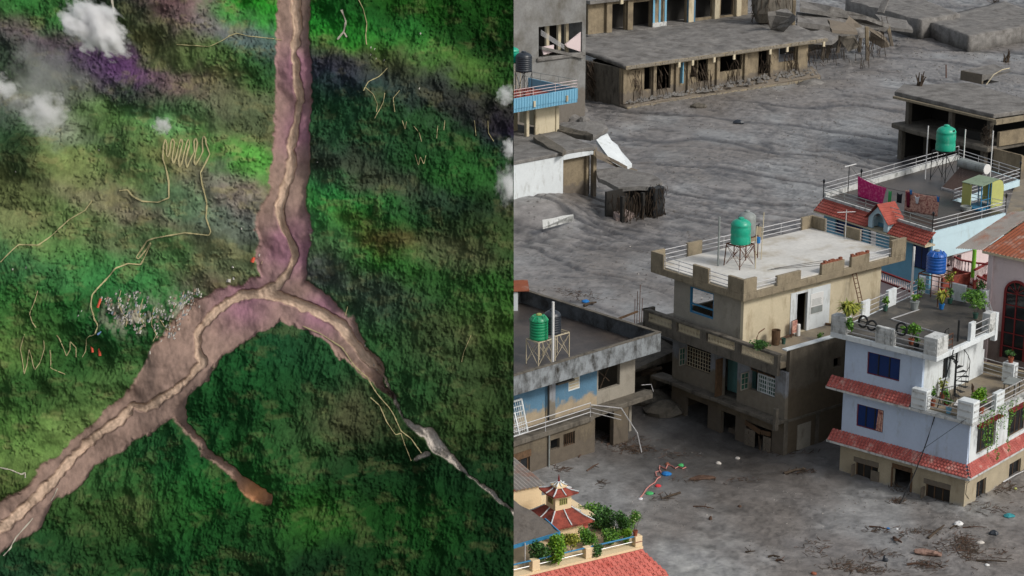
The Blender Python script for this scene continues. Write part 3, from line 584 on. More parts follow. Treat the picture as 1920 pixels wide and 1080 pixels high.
def window(root, ax, off, u0, u1, z0, z1, fm='white', gm='glassdark', nx=2, nz=1, fw=0.06, dep=0.12, name='window', paned=True):
    """off = outer wall face; frame sits a little inside the reveal; panes are children"""
    m = MB(); a, b_ = off + dep, off + dep + 0.06
    ubox(m, ax, a, b_, u0, u1, z0, z0 + fw); ubox(m, ax, a, b_, u0, u1, z1 - fw, z1)
    ubox(m, ax, a, b_, u0, u0 + fw, z0 + fw, z1 - fw); ubox(m, ax, a, b_, u1 - fw, u1, z0 + fw, z1 - fw)
    for i in range(1, nx):
        u = u0 + (u1 - u0) * i / nx; ubox(m, ax, a + .005, b_ - .005, u - fw * .35, u + fw * .35, z0 + fw, z1 - fw)
    for j in range(1, nz):
        z = z0 + (z1 - z0) * j / nz; ubox(m, ax, a + .008, b_ - .008, u0 + fw, u1 - fw, z - fw * .3, z + fw * .3)
    w_ = m.build(name, M[fm], root)
    for i in range(nx):
        p = MB(); ua = u0 + (u1 - u0) * i / nx + .01; ub = u0 + (u1 - u0) * (i + 1) / nx - .01
        ubox(p, ax, a + .02, a + .035, ua + fw * .4, ub - fw * .4, z0 + fw * .6, z1 - fw * .6); p.build('pane', M[gm], w_)
    return w_
def lattice(root, ax, off, u0, u1, z0, z1, nx, nz, mt, r=.012, name='window_grille'):
    m = MB()
    for i in range(nx + 1):
        u = u0 + (u1 - u0) * i / nx; ubox(m, ax, off - r, off + r, u - r, u + r, z0, z1)
    for j in range(nz + 1):
        z = z0 + (z1 - z0) * j / nz; ubox(m, ax, off - r * .9, off + r * .9, u0, u1, z - r, z + r)
    return m.build(name, M[mt], root)
def rails(root, pts, z0, hs, mt='steel', r=.025, post=1.6, name='railing', pr=.022, ptop=None):
    m = MB()
    for h in hs: 
        for p, q in zip(pts[:-1], pts[1:]): m.tube([(p[0], p[1], z0 + h), (q[0], q[1], z0 + h)], r, 5)
    for p, q in zip(pts[:-1], pts[1:]):
        L_ = math.dist(p, q); n = max(1, round(L_ / post))
        for i in range(n + 1):
            x = p[0] + (q[0] - p[0]) * i / n; y = p[1] + (q[1] - p[1]) * i / n
            m.tube([(x, y, z0), (x, y, z0 + (ptop or max(hs)))], pr, 5)
    return m.build(name, M[mt], root)
def tilestrip(root, ax, u0, u1, oi, zi, oo, zo, mt, row=.22, wid=.25, name='roof_tiles', th=.05, hip0=0, hip1=0):
    """overlapping tile courses on a sloping strip; oi/zi inner edge, oo/zo outer edge; hips extend the outer edge"""
    m = MB(); L_ = math.hypot(oo - oi, zo - zi); n = max(2, int(L_ / row))
    for k in range(n):
        f0, f1 = k / n, (k + 1.12) / n; f1 = min(f1, 1.03)
        a0 = u0 - hip0 * f0; b0 = u1 + hip1 * f0; cnt = int((b0 - a0) / wid)
        for i in range(cnt):
            ua = a0 + (b0 - a0) * i / cnt + .008; ub = a0 + (b0 - a0) * (i + 1) / cnt - .008
            dz = random.uniform(-.006, .006)
            o0, o1 = oi + (oo - oi) * f0, oi + (oo - oi) * f1; z0_, z1_ = zi + (zo - zi) * f0 + dz, zi + (zo - zi) * f1 + th + dz
            vs = [pt(ax, o0, ua, z0_), pt(ax, o0, ub, z0_), pt(ax, o1, ub, z1_), pt(ax, o1, ua, z1_), pt(ax, o1, ub, z1_ - th), pt(ax, o1, ua, z1_ - th)]
            um = (ua + ub) / 2; 
            vs += [pt(ax, o0, um, z0_ + .03), pt(ax, o1, um, z1_ + .03)]
            m.add(vs, [(0, 6, 7, 3), (6, 1, 2, 7), (3, 7, 2, 4, 5)])
    o = m.build(name, M[mt], root, kind='stuff'); return o
def tank(name, label, F, at, r, h, mt, lidm=None, ribs=7, group=None, logo=False, cat='water tank'):
    t = thing(name, label, cat, F, at, group=group)
    prof = [(.01, 0), (r * .97, 0), (r, .03)]
    if ribs:
        for i in range(ribs):
            z = .08 + (h * .72) * i / ribs; dz = h * .72 / ribs
            prof += [(r, z), (r, z + dz * .55), (r * .965, z + dz * .7), (r * .965, z + dz * .85)]
    prof += [(r, h * .74), (r * .99, h * .78), (r * .86, h * .88), (r * .58, h * .95), (r * .34, h * .985), (.01, h * .99)]
    MB().lathe(prof, n=28).build('tank_body', M[mt], t, smooth=True)
    MB().lathe([(.01, h * .97), (r * .30, h * .97), (r * .30, h * 1.03), (r * .22, h * 1.05), (.01, h * 1.055)], n=16).build('lid', M[lidm or mt], t, smooth=True)
    if logo:   # raised round maker's badge on the shoulder, facing out
        m = MB(); 
        for rr_, d0 in ((.10, 0), (.055, .008)):
            vs = []
            for k in range(12):
                q = 2 * math.pi * k / 12; vs.append((rr_ * math.cos(q), -r * .93 - d0 - .01, h * .84 + rr_ * math.sin(q)))
            m.add(vs, [tuple(range(12))])
        m.build('badge', M['black'], t)
    if mt in ('bluetank', 'green'):
        m = MB()
        for k in range(8):
            q = 2 * math.pi * k / 8; m.beam((r * .60 * math.cos(q), r * .60 * math.sin(q), h * .96), (r * .98 * math.cos(q), r * .98 * math.sin(q), h * .76), .16, .12)
        m.build('shoulder_ribs', M[mt], t, bevel=.03)
    return t
def stand(label, F, at, wx, wy, h, mt='rust', cross=True, splay=0.0, group=None):
    t = thing('tank_stand', label, 'tank stand', F, at, group=group)
    for sx in (-1, 1):
        for sy in (-1, 1):
            MB().beam((sx * (wx / 2 + splay), sy * (wy / 2 + splay), 0), (sx * wx / 2, sy * wy / 2, h), .045).build('leg', M[mt], t)
    m = MB()
    for sx in (-1, 1):
        m.beam((sx*wx/2, -wy/2, h), (sx*wx/2, wy/2, h), .05); m.beam((-wx/2, sx*wy/2, h + .003), (wx/2, sx*wy/2, h + .003), .05)
    for i in range(5): m.beam((-wx/2 + wx*i/4, -wy/2, h + .03), (-wx/2 + wx*i/4, wy/2, h + .03), .03)
    m.build('top_frame', M[mt], t)
    if cross:
        m = MB()
        for s in (-1, 1):
            m.beam((s*wx/2, -wy/2, .1), (s*wx/2, wy/2, h-.1), .02); m.beam((s*wx/2, wy/2, .1), (s*wx/2, -wy/2, h-.1), .02)
            m.beam((-wx/2, s*wy/2, .1), (wx/2, s*wy/2, h-.1), .02); m.beam((wx/2, s*wy/2, .1), (-wx/2, s*wy/2, h-.1), .02)
        m.build('brace', M[mt], t)
    return t
def foliage(m, c, rx, rz, n, leaf, rg, droop=0, upright=False):
    c = Vector(c)
    for _ in range(n):
        while True:
            d = Vector((rg.uniform(-1, 1), rg.uniform(-1, 1), rg.uniform(-1, 1)))
            if .25 < d.length < 1: break
        p = c + Vector((d.x * rx, d.y * rx, d.z * rz)) * (0.7 + .45 * mnoise.noise(d * 2.3 + c))
        a = Vector((rg.gauss(0, 1), rg.gauss(0, 1), rg.gauss(0, .6))).normalized(); 
        if upright: a = Vector((d.x, d.y, 1.1)).normalized()
        b_ = a.cross(Vector((rg.gauss(0, 1), rg.gauss(0, 1), rg.gauss(0, 1)))).normalized(); l = leaf * rg.uniform(.6, 1.4)
        w_ = l * (.16 if upright else .42)
        m.add([p - a * l * .5, p + b_ * w_, p + a * l * .5, p - b_ * w_], [(0, 1, 2, 3)])
def plant(label, F, at, size, hgt, pot=None, leafm='leaf', n=260, leaf=.12, blades=False, name='potted_plant', potr=.16, poth=.28, clusters=5, seed=0, cat='plant', flowers=0, group=None):
    rg = random.Random(seed + int(size * 100)); t = thing(name, label, cat, F, at, group=group); z0 = 0
    if pot:
        MB().lathe([(.01, 0), (potr * .75, 0), (potr, poth), (potr * 1.08, poth), (potr * 1.08, poth + .03), (potr * .8, poth + .03), (.01, poth - .02)], n=14).build('pot', M[pot], t, smooth=False); z0 = poth
    m = MB()
    if blades:
        for i in range(n):
            th = rg.uniform(0, 6.28); L_ = hgt * rg.uniform(.6, 1.1); out_ = size * rg.uniform(.3, 1); wd = leaf * .25
            p0 = Vector((math.cos(th) * .03, math.sin(th) * .03, z0)); p1 = p0 + Vector((math.cos(th) * out_ * .45, math.sin(th) * out_ * .45, L_ * .75)); p2 = p0 + Vector((math.cos(th) * out_, math.sin(th) * out_, L_ * rg.uniform(.3, .95)))
            s_ = Vector((-math.sin(th), math.cos(th), 0)) * wd
            m.add([p0 - s_, p0 + s_, p1 + s_, p1 - s_, p2], [(0, 1, 2, 3), (3, 2, 4)])
    else:
        for k in range(clusters):
            th = rg.uniform(0, 6.28); rr = size * rg.uniform(0, .55); cz = z0 + hgt * rg.uniform(.35, .85)
            foliage(m, (rr * math.cos(th), rr * math.sin(th), cz), size * .55, hgt * .32, n // clusters, leaf, rg)
        st = MB()
        for k in range(4):
            th = rg.uniform(0, 6.28); st.tube([(0, 0, z0 * .7), (size*.2*math.cos(th), size*.2*math.sin(th), z0 + hgt*.35), (size*.45*math.cos(th), size*.45*math.sin(th), z0 + hgt*.75)], .012, 4, .006)
        st.build('stem', M['twig'], t)
    m.build('leaves', M[leafm], t)
    if flowers:
        f = MB(); foliage(f, (0, 0, z0 + hgt * .7), size * .8, hgt * .4, flowers, .06, rg); f.build('flowers', M['petal'], t)
    return t
def block(root, x0, x1, y0, y1, z0, z1, mt='concrete', name='parapet_block', bev=.015): return MB().box(x0, x1, y0, y1, z0, z1).build(name, M[mt], root, bevel=bev)
def rot_mb(m, ang, c=(0, 0)):
    ca, sa = math.cos(ang), math.sin(ang); m.v = [((x-c[0])*ca - (y-c[1])*sa + c[0], (x-c[0])*sa + (y-c[1])*ca + c[1], z) for x, y, z in m.v]; return m

# ================================================================ central grey house
F3 = Frame((15.41, 104.93), 38.5)
H3 = thing('grey_house', 'three storey grey concrete house, pale flat roof ringed by parapet blocks, at the village centre', 'house', F3)
r = H3
w3 = MB().wall('L', 0, .25, 0, 9.3, -1.6, 1.72, [(6.15, 8.1, -1.3, 1.05), (3.85, 5.05, -1.5, 1.05), (.92, 2.95, -1.2, 1.0)])
w3.build('ground_floor_wall', M['lowmud'], r)
MB().wall('L', .0, .25, 0, 9.3, 1.95, 4.72, [(6.05, 8.15, 3.0, 4.6), (3.82, 5.05, 1.96, 4.52), (.82, 2.87, 3.0, 4.52)]).build('upper_floor_wall', M['palegrey'], r)
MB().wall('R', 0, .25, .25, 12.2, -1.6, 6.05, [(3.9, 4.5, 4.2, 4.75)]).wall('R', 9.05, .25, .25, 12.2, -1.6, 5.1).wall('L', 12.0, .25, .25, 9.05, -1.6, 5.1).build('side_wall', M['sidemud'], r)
# side pilasters and lower band
m = MB(); m.box(-.06, 12.2, -.05, -.002, 1.72, 1.86); m.box(-.02, .3, -.04, -.003, -1.5, 1.7); m.box(2.6, 2.9, -.03, -.003, -1.5, 1.7); m.box(5.6, 5.9, -.03, -.003, -1.5, 1.7)
m.build('string_course', M['concrete_dark'], r)
MB().box(1.1, 2.2, -.045, -.006, -.2, 1.35).build('blocked_door', M['greyplaster'], r)
MB().box(-.1, 12.25, -.06, .3, 6.05, 6.13).build('coping', M['white'], r, bevel=.01)
# floors
MB().prism([(-.78, -.05), (.25, -.05), (.25, 10.4), (-.72, 10.4), (-.62, 8.2), (-.75, 6.4), (-.6, 4.9), (-.72, 3.2), (-.66, 1.4)], 1.74, 1.95).build('balcony_slab', M['concrete_dark'], r, bevel=.02)
MB().box(-.8, -.55, -.1, .12, 1.45, 2.75).build('balcony_pier', M['concrete_dark'], r, bevel=.01)
MB().box(.25, 12, .25, 9.05, 1.7, 1.9).build('floor_slab', M['concrete_dark'], r)
MB().box(-.75, 12.0, .26, 11.0, 4.95, 5.3).build('terrace_slab', M['terrace'], r)
MB().box(-.8, -.55, -.06, 11.1, 4.72, 5.25).box(-.8, .0, 10.9, 11.1, 4.72, 6.0).build('balcony_beam', M['concrete_dark'], r)
m = MB(); m.box(-.84, -.50, -.08, 11.15, 5.86, 6.0)
for b0, b1 in ((-.06, .25), (2.9, 3.35), (5.7, 6.2), (8.2, 8.6), (10.7, 11.1)): m.box(-.79, -.56, b0, b1, 5.25, 5.86)
m.build('balustrade_rail', M['concrete_dark'], r, bevel=.01)
m = MB(); y = .3
while y < 10.7:
    if not any(b0 - .04 < y < b1 + .04 for b0, b1 in ((2.9, 3.35), (5.7, 6.2), (8.2, 8.6))):
        m.lathe([(.03, 5.25), (.045, 5.35), (.022, 5.5), (.05, 5.68), (.03, 5.86)], -.68, y, 6)
    y += .125
m.build('balusters', M['cream'], r, kind='stuff')
# windows, shutters, door of the two lower floors
window(r, 'L', 0, 6.05, 8.15, 3.0, 4.6, 'wood', 'glassdark', 4, 2)
lattice(r, 'L', .08, 6.1, 8.1, 3.05, 4.2, 9, 5, 'cream')
window(r, 'L', 0, .82, 2.87, 4.12, 4.52, 'wood', 'inside', 4, 1)
window(r, 'L', 0, .82, 2.3, 3.0, 4.1, 'white', 'glassgreen', 2, 4, fw=.08)
lattice(r, 'L', .09, .88, 2.25, 3.05, 4.05, 8, 4, 'white', .014)
def leaf_open(px, L_, z0, z1, nm, mt, root=r, bars=True, back=False, a=0):
    """a casement swung outwards from the wall at b=px"""
    m = MB(); m.box(a - L_, a, px - .02, px + .02, z0, z0 + .06); m.box(a - L_, a, px - .02, px + .02, z1 - .06, z1)
    m.box(a - L_, a - L_ + .06, px - .02, px + .02, z0, z1); m.box(a - .06, a, px - .02, px + .02, z0, z1); m.box(a - L_/2 - .02, a - L_/2 + .02, px - .018, px + .018, z0, z1)
    for k in (1, 2): m.box(a - L_, a, px - .018, px + .018, z0 + (z1 - z0) * k / 3 - .02, z0 + (z1 - z0) * k / 3 + .02)
    o = m.build(nm, M[mt], root); MB().box(a - L_ + .06, a - .06, px - .005, px + .005, z0 + .06, z1 - .06).build('pane', M['glassgreen'], o); return o
leaf_open(8.2, .5, 3.05, 4.15, 'open_casement', 'greyplaster'); leaf_open(2.92, .62, 3.0, 4.05, 'open_casement', 'greyplaster')
MB().box(-.55, 0, 5.02, 5.08, 2.0, 4.3).build('open_door', M['wood'], r, label='brown door standing open on the muddy middle floor')
MB().box(1.0, 1.05, 3.3, 5.6, 1.96, 4.7).build('inner_wall', M['tealroom'], r)
MB().box(1.5, 1.6, .3, 9, 1.9, 4.7).build('inner_wall', M['greyplaster'], r)
m = MB(); 
for i in range(2):
    for (b0, zz) in ((2.1, -.55), (.98, -.7)):
        pass
def shutter(b0, b1, z0, z1, a0, tilt, root, mt='ruin'):
    s = MB(); s.box(a0 - .05, a0, b0, b1, z0, z1); 
    nb, nz_ = 2, 4
    for i in range(nb):
        for j in range(nz_):
            s.box(a0 - .085, a0 - .05, b0 + (b1-b0)*(i+.15)/nb, b0 + (b1-b0)*(i+.85)/nb, z0 + (z1-z0)*(j+.15)/nz_, z0 + (z1-z0)*(j+.85)/nz_)
    return s.build('shutter', M[mt], root)
shutter(2.15, 2.95, -.7, .62, -.08, 0, r); shutter(.92, 1.5, -.75, .55, -.05, 0, r)
MB().beam((-.1, 2.95, .95), (-.1, 1.7, .68), .06, .3).beam((-.1, 1.65, .72), (-.1, .95, .8), .06, .26).build('fallen_lintel_board', M['wood'], r)
MB().box(.5, 1.2, 3.95, 4.95, -.9, -.1).build('mud_caked_bench', M['lowmud'], r, bevel=.06)
m = MB(); m.beam((-.15, 1.6, -.9), (-.2, 1.75, .5), .05); m.beam((-.5, 1.3, -.9), (-.1, 1.65, .3), .04); m.beam((-.3, 2.1, -.9), (-.1, 1.7, -.2), .05); m.build('broken_frame_posts', M['twig'], r)
# penthouse
MB().wall('R', 3.5, .22, 0, 11.7, 5.3, 8.28, [(4.3, 5.3, 5.32, 7.78)]).build('penthouse_wall', M['cream'], r)
MB().wall('L', .0, .22, 3.72, 9.3, 5.3, 8.28, [(5.95, 7.95, 6.4, 7.98)]).wall('R', 9.1, .2, .22, 11.7, 5.3, 8.28, [(.4, 4.6, 6.2, 8.0)]).wall('L', 11.5, .2, 3.72, 9.1, 5.3, 8.28).build('penthouse_side_wall', M['greyplaster'], r)
MB().wall('R', 3.47, .03, 3.85, 7.2, 5.31, 7.85, [(4.3, 5.3, 5.3, 7.78)]).build('whitewashed_panel', M['white'], r)
m = MB(); m.box(4.3, 4.36, 3.44, 3.6, 5.32, 7.78); m.box(5.24, 5.3, 3.44, 3.6, 5.32, 7.78); m.box(4.36, 5.24, 3.44, 3.6, 7.72, 7.78); m.build('door_frame', M['white'], r)
pf = MB().box(5.5, 6.6, 3.445, 3.465, 6.25, 7.5).build('poster', M['whiteplastic'], r)
m = MB(); m.box(5.56, 6.54, 3.438, 3.444, 6.28, 6.68); m.build('poster_grey_band', M['greytank'], pf)
m = MB()
for k in range(6): m.box(5.6 + .02 * (k % 3), 6.45 - .05 * (k % 2), 3.437, 3.444, 6.78 + k * .07, 6.80 + k * .07)
m.build('poster_print_lines', M['greytank'], pf)
m = MB()
for b0, b1, z0, z1 in ((5.95, 6.03, 6.4, 7.98), (7.87, 7.95, 6.4, 7.98), (6.03, 7.87, 6.4, 6.48), (6.03, 7.87, 7.9, 7.98)): m.box(.04, .18, b0, b1, z0, z1)
m.box(.05, .17, 6.03, 7.87, 6.9, 6.98); m.build('window_frame', M['blueframe'], r)
MB().box(1.2, 2.0, 6.6, 7.4, 5.31, 6.75).build('brown_cupboard', M['wood'], r)
# roof
MB().box(-.55, 13.3, 3.0, 10.8, 8.3, 8.72).build('roof_slab', M['concrete'], r, bevel=.02)
MB().box(-.35, 13.1, 3.2, 10.6, 8.72, 8.80).build('roof_surface', M['roofwhite'], r)
m = MB()
for (a0, a1, b0, b1) in ((-.55, .5, 3.0, 3.2), (-.55, -.35, 3.2, 4.3)): m.box(a0, a1, b0, b1, 8.72, 9.58)
m.build('parapet_block', M['concrete'], r, bevel=.015)
MB().box(-.55, -.35, 9.7, 10.8, 8.72, 9.6).box(-.35, .45, 10.6, 10.8, 8.72, 9.6).build('parapet_block', M['concrete'], r, bevel=.015)
MB().box(12.2, 13.3, 10.6, 10.8, 8.72, 9.6).box(13.1, 13.3, 9.5, 10.6, 8.72, 9.6).build('parapet_block', M['concrete'], r, bevel=.015)
MB().box(12.0, 13.3, 3.0, 3.2, 8.72, 9.75).box(13.1, 13.3, 3.2, 4.2, 8.72, 9.6).build('parapet_block', M['concrete'], r, bevel=.015)
block(r, -.55, -.35, 5.9, 7.2, 8.72, 9.58); block(r, 2.3, 3.5, 10.6, 10.8, 8.72, 9.62); block(r, 7.3, 8.6, 10.6, 10.8, 8.72, 9.62); block(r, 13.1, 13.3, 6.6, 7.9, 8.72, 9.5); block(r, 2.16, 4.12, 3.0, 3.2, 8.72, 9.32)
rg = random.Random(3)
for a0, a1 in ((5.86, 7.81), (8.42, 10.0)):
    pb = block(r, a0, a1, 3.0, 3.2, 8.72, 9.34)
    n = int((a1 - a0) / .22)
    for i in range(n):
        for k in range(1 + (rg.random() > .35)):
            x = a0 + .03 + i * .22; MB().box(x, x + .2, 3.01 + rg.uniform(0, .02), 3.17, 9.34 + k * .08, 9.41 + k * .08 + rg.uniform(0, .02)).build('brick', M['brick'], pb)
rails(r, [(.5, 3.1), (2.16, 3.1)], 8.72, (.25, .5)); rails(r, [(10.0, 3.1), (12.0, 3.1)], 8.72, (.25, .55))
rails(r, [(-.45, 4.3), (-.45, 5.9)], 8.72, (.25, .5, .75)); rails(r, [(-.45, 7.2), (-.45, 9.7)], 8.72, (.25, .5, .75))
rails(r, [(.45, 10.7), (2.3, 10.7)], 8.72, (.25, .52, .8)); rails(r, [(3.5, 10.7), (7.3, 10.7)], 8.72, (.25, .52, .8)); rails(r, [(8.6, 10.7), (12.2, 10.7)], 8.72, (.25, .52, .8))
rails(r, [(13.2, 7.9), (13.2, 9.5)], 8.72, (.2, .4, .6, .8)); rails(r, [(13.2, 4.2), (13.2, 6.6)], 8.72, (.2, .4, .6, .8))
# things on its roof and terrace
stand('thin rusty angle iron stand under the teal tank on the pale roof', F3, (3.3, 7.2, 8.8), 1.15, 1.15, 1.35, 'rust', splay=.08)
tank('water_tank', 'teal domed plastic tank on the thin stand at the centre of the pale flat roof', F3, (3.3, 7.2, 10.2), .6, 1.5, 'teal', ribs=2)
stand('rusty stand under the grey metal tank on the pale roof', F3, (4.9, 8.3, 8.8), 1.0, 1.0, 1.35, 'rust')
tank('water_tank', 'grey metal tank partly hidden behind the teal domed tank', F3, (4.9, 8.3, 10.2), .55, 1.45, 'greytank', ribs=0)
place(tag(MB().tube([(0, 0, 0), (0, 0, 3.0)], .06, 8).build('steel_pole', M['greytank']), 'grey steel pole standing left of the teal tank on the pale roof', 'pole'), F3, (2.3, 8.0, 8.8))
place(tag(MB().tube([(0, 0, 0), (0, 0, 2.4), (.04, 0, 2.6)], .03, 6).build('water_pipe', M['cream']), 'cream water pipe rising in front of the teal tank', 'pipe'), F3, (3.6, 6.2, 8.8))
place(tag(MB().tube([(0, 0, 0), (.1, 0, 2.9)], .03, 6).build('water_pipe', M['cream']), 'cream water pipe rising right of the grey metal tank', 'pipe'), F3, (5.3, 7.4, 8.8))
place(tag(MB().tube([(0, 0, 0), (0, 0, .35)], .14, 10).build('bucket', M['cloth_blue']), 'small blue container hanging below the grey tank', 'container'), F3, (5.2, 7.6, 9.8))
t = thing('television_aerial', 'white roof aerial mast at the far right edge of the pale roof', 'aerial', F3, (10.6, 8.3, 8.8))
t = thing('television_aerial', 'thin white aerial with crossbar at the right end of the pale roof', 'aerial', F3, (12.7, 7.4, 8.8))
MB().tube([(0, 0, 0), (0, 0, 1.9)], .03, 6).build('mast', M['steel'], t); MB().tube([(-.5, .3, 1.75), (.5, -.3, 1.75)], .02, 6).build('crossbar', M['steel'], t)
bpy.data.objects.remove([o for o in bpy.data.objects if o.name.startswith('television_aerial') and not o.children][0])
m = MB(); 
for s in (-.16, .16): m.beam((s, 0, 0), (s, 1.15, 3.1), .04)
t = thing('ladder', 'narrow brown steel ladder leaning from the terrace to the pale roof', 'ladder', F3, (8.9, 2.1, 5.35)); m.build('side_rail', M['rust'], t)
for k in range(11): MB().beam((-.16, 1.15 * (k + .6) / 11.5, 3.1 * (k + .6) / 11.5), (.16, 1.15 * (k + .6) / 11.5, 3.1 * (k + .6) / 11.5), .03).build('rung', M['rust'], t)
for k, (px, py, lb) in enumerate([(1453, 408, 'dark bird perched on a parapet block behind the tanks, right of its mate'), (1447, 413, 'dark bird perched on a parapet block behind the tanks, left of its mate')]):
    m = MB(); m.lathe([(.01, -.16), (.04, -.1), (.07, 0), (.05, .09), (.01, .13)], n=8); m.v = [(z, y, x * .9) for x, y, z in m.v]
    m.lathe([(.01, .03), (.04, .06), (.035, .11), (.01, .13)], .12, 0, 7); m.add([(-.12, -.03, 0), (-.3, -.02, -.03), (-.3, .02, -.03), (-.12, .03, 0)], [(0, 1, 2, 3)]); m.beam((.15, 0, .08), (.2, 0, .07), .015); m.beam((0, .02, -.1), (0, .02, 0), .01)
    place(tag(m.build('bird', M['black'], smooth=True), lb, 'bird'), F3, (8.3 - .45 * k, 10.7, 9.72), k)
place(tag(MB().lathe([(.2, 0), (.24, .05), (.26, .9), (.24, .9), (.22, .1), (.01, .06)], n=18).build('barrel', M['wood']), 'old brown barrel standing on the terrace of the grey house', 'barrel'), F3, (1.95, 2.75, 5.3))
place(tag(MB().lathe([(.1, 0), (.14, .35), (.12, .35), (.1, .05), (.01, .04)], n=12).build('bucket', M['glassgreen']), 'small grey green bucket beside the old barrel', 'bucket'), F3, (2.4, 2.55, 5.3))
t = thing('towel_rack', 'small rack hung with a patterned cloth beside the penthouse door', 'rack', F3, (3.6, 3.1, 5.3))
MB().beam((0, 0, 0), (0, 0, 1), .03).beam((.5, .1, 0), (.5, .1, 1), .03).beam((0, 0, 1), (.5, .1, 1), .03).build('frame', M['rust'], t); MB().box(.05, .45, -.03, .0, .25, 1.0).build('cloth', M['floral'], t)
place(tag(MB().box(0, .22, 0, .18, 0, .75).build('white_can', M['whiteplastic'], bevel=.04), 'white plastic can standing left of the penthouse door', 'can'), F3, (4.02, 2.95, 5.3))
m = MB(); m.tube([(0, 0, 0), (0, 0, .7), (.15, 0, .95), (.6, 0, 1.1)], .03, 6); place(tag(m.build('bent_pipe', M['rust']), 'bent rusty pipe standing left of the old barrel', 'pipe'), F3, (.55, 2.9, 5.3))
rg = random.Random(12)
for k, (a, b_) in enumerate([(7.2, 3.0), (7.6, 2.9), (8.0, 3.05), (7.4, 2.6)]):
    m = MB(); m.tube([(0, 0, .08), (rg.uniform(.4, .7), rg.uniform(-.3, .3), .12 + .05 * k)], .07 + .02 * k, 6)
    place(tag(m.build('firewood_log', M['wood']), 'short log in the firewood heap right of the penthouse door', 'log', 'logs of the terrace firewood heap'), F3, (a, b_, 5.3), rg.uniform(0, 3))
m = MB(); m.beam((0, 0, .1), (1.6, .1, .12), .1); place(tag(m.build('timber_beam', M['twig2']), 'reddish timber lying along the terrace beside the barrel', 'timber'), F3, (2.3, 3.1, 5.3))
plant('small green weed growing on the terrace of the grey house', F3, (4.4, 1.6, 5.3), .35, .7, None, 'leaf', 120, .1, name='weed', seed=4)
plant('dark creeper growing over the balustrade corner of the grey house', F3, (-.6, 1.6, 5.85), .9, .5, None, 'leafdark', 900, .09, name='creeper', seed=5, clusters=9)
m = MB(); 
for k in range(3): m.tube([(3.9 + k * .3, 5.5, 8.82), (7.2 + k * .5, 4.2 + .3 * k, 8.82)], .012, 4)
o = m.build('black_wire', M['black']); place(tag(o, 'black wires lying across the pale roof', 'wire'), F3, (0, 0, 0))

# ================================================================ white and blue house with red canopies
F5 = Frame((24.05, 97.39), 48.5)
H5 = thing('white_house', 'white house with bluish shaded front, red tiled canopies and plant filled terraces', 'house', F5); r = H5
MB().wall('L', 0, .22, 0, 7.75, -1.6, 1.55, [(5.3, 6.75, -.45, .62), (3.25, 4.35, -1.4, .88), (.85, 2.35, -.75, .52)]).wall('R', 0, .22, .22, 7.6, -1.6, 1.55, [(1.3, 2.35, -.55, .8), (4.95, 6.3, -.3, .75)]).wall('L', 7.4, .2, .22, 7.6, -1.6, 5.3).wall('R', 7.55, .2, .22, 7.6, -1.6, 5.3).build('ground_floor_wall', M['beigelow'], r)
MB().wall('L', 0, .22, 0, 7.75, 1.75, 4.62, [(5.15, 6.85, 2.7, 4.0)]).build('middle_floor_wall', M['white_shaded'], r)
MB().wall('R', 0, .22, .22, 7.6, 1.75, 4.62, [(.98, 3.05, 2.45, 4.1), (4.4, 6.5, 2.4, 4.0)]).build('middle_side_wall', M['white'], r)
MB().wall('L', .0, .2, 2.95, 7.75, 4.8, 7.62, [(4.32, 6.36, 5.85, 7.12)]).build('top_floor_wall', M['white_shaded'], r)
MB().wall('R', 2.95, .2, .2, 6.6, 4.8, 7.62, [(2.2, 3.0, 5.6, 7.3)]).wall('R', 7.55, .2, .2, 6.6, 4.8, 7.62).wall('L', 6.4, .2, 3.15, 7.55, 4.8, 7.62).build('top_side_wall', M['white'], r)
MB().box(.22, 7.4, .22, 7.55, 1.5, 1.7).build('floor_slab', M['greyplaster'], r)
# canopies
MB().box(-.55, .0, -.5, 8.35, 1.55, 1.7).box(0, 7.6, -.5, .0, 1.55, 1.7).build('canopy_slab', M['whitedirty'], r, bevel=.01)
tilestrip(r, 'L', 0, 8.3, -.01, 2.2, -.54, 1.70, 'redtile', .17, .2, hip0=.5)
tilestrip(r, 'R', 0, 7.6, -.01, 2.2, -.49, 1.70, 'redtile', .17, .2, hip0=.54)
MB().box(-.5, .0, 3.3, 8.6, 4.62, 4.76).box(-.42, 0, -.4, 3.3, 4.58, 4.74).box(0, 7.6, -.4, .0, 4.58, 4.74).build('ledge_slab', M['whitedirty'], r, bevel=.01)
tilestrip(r, 'L', 3.36, 8.55, -.01, 5.28, -.5, 4.77, 'redtile', .17, .2)
MB().box(0, 7.4, 0, 7.55, 4.66, 4.82).build('terrace_slab', M['terrace'], r)
MB().box(.22, 7.4, .0, 2.95, 4.83, 4.86).build('terrace_floor', M['terrace'], r)
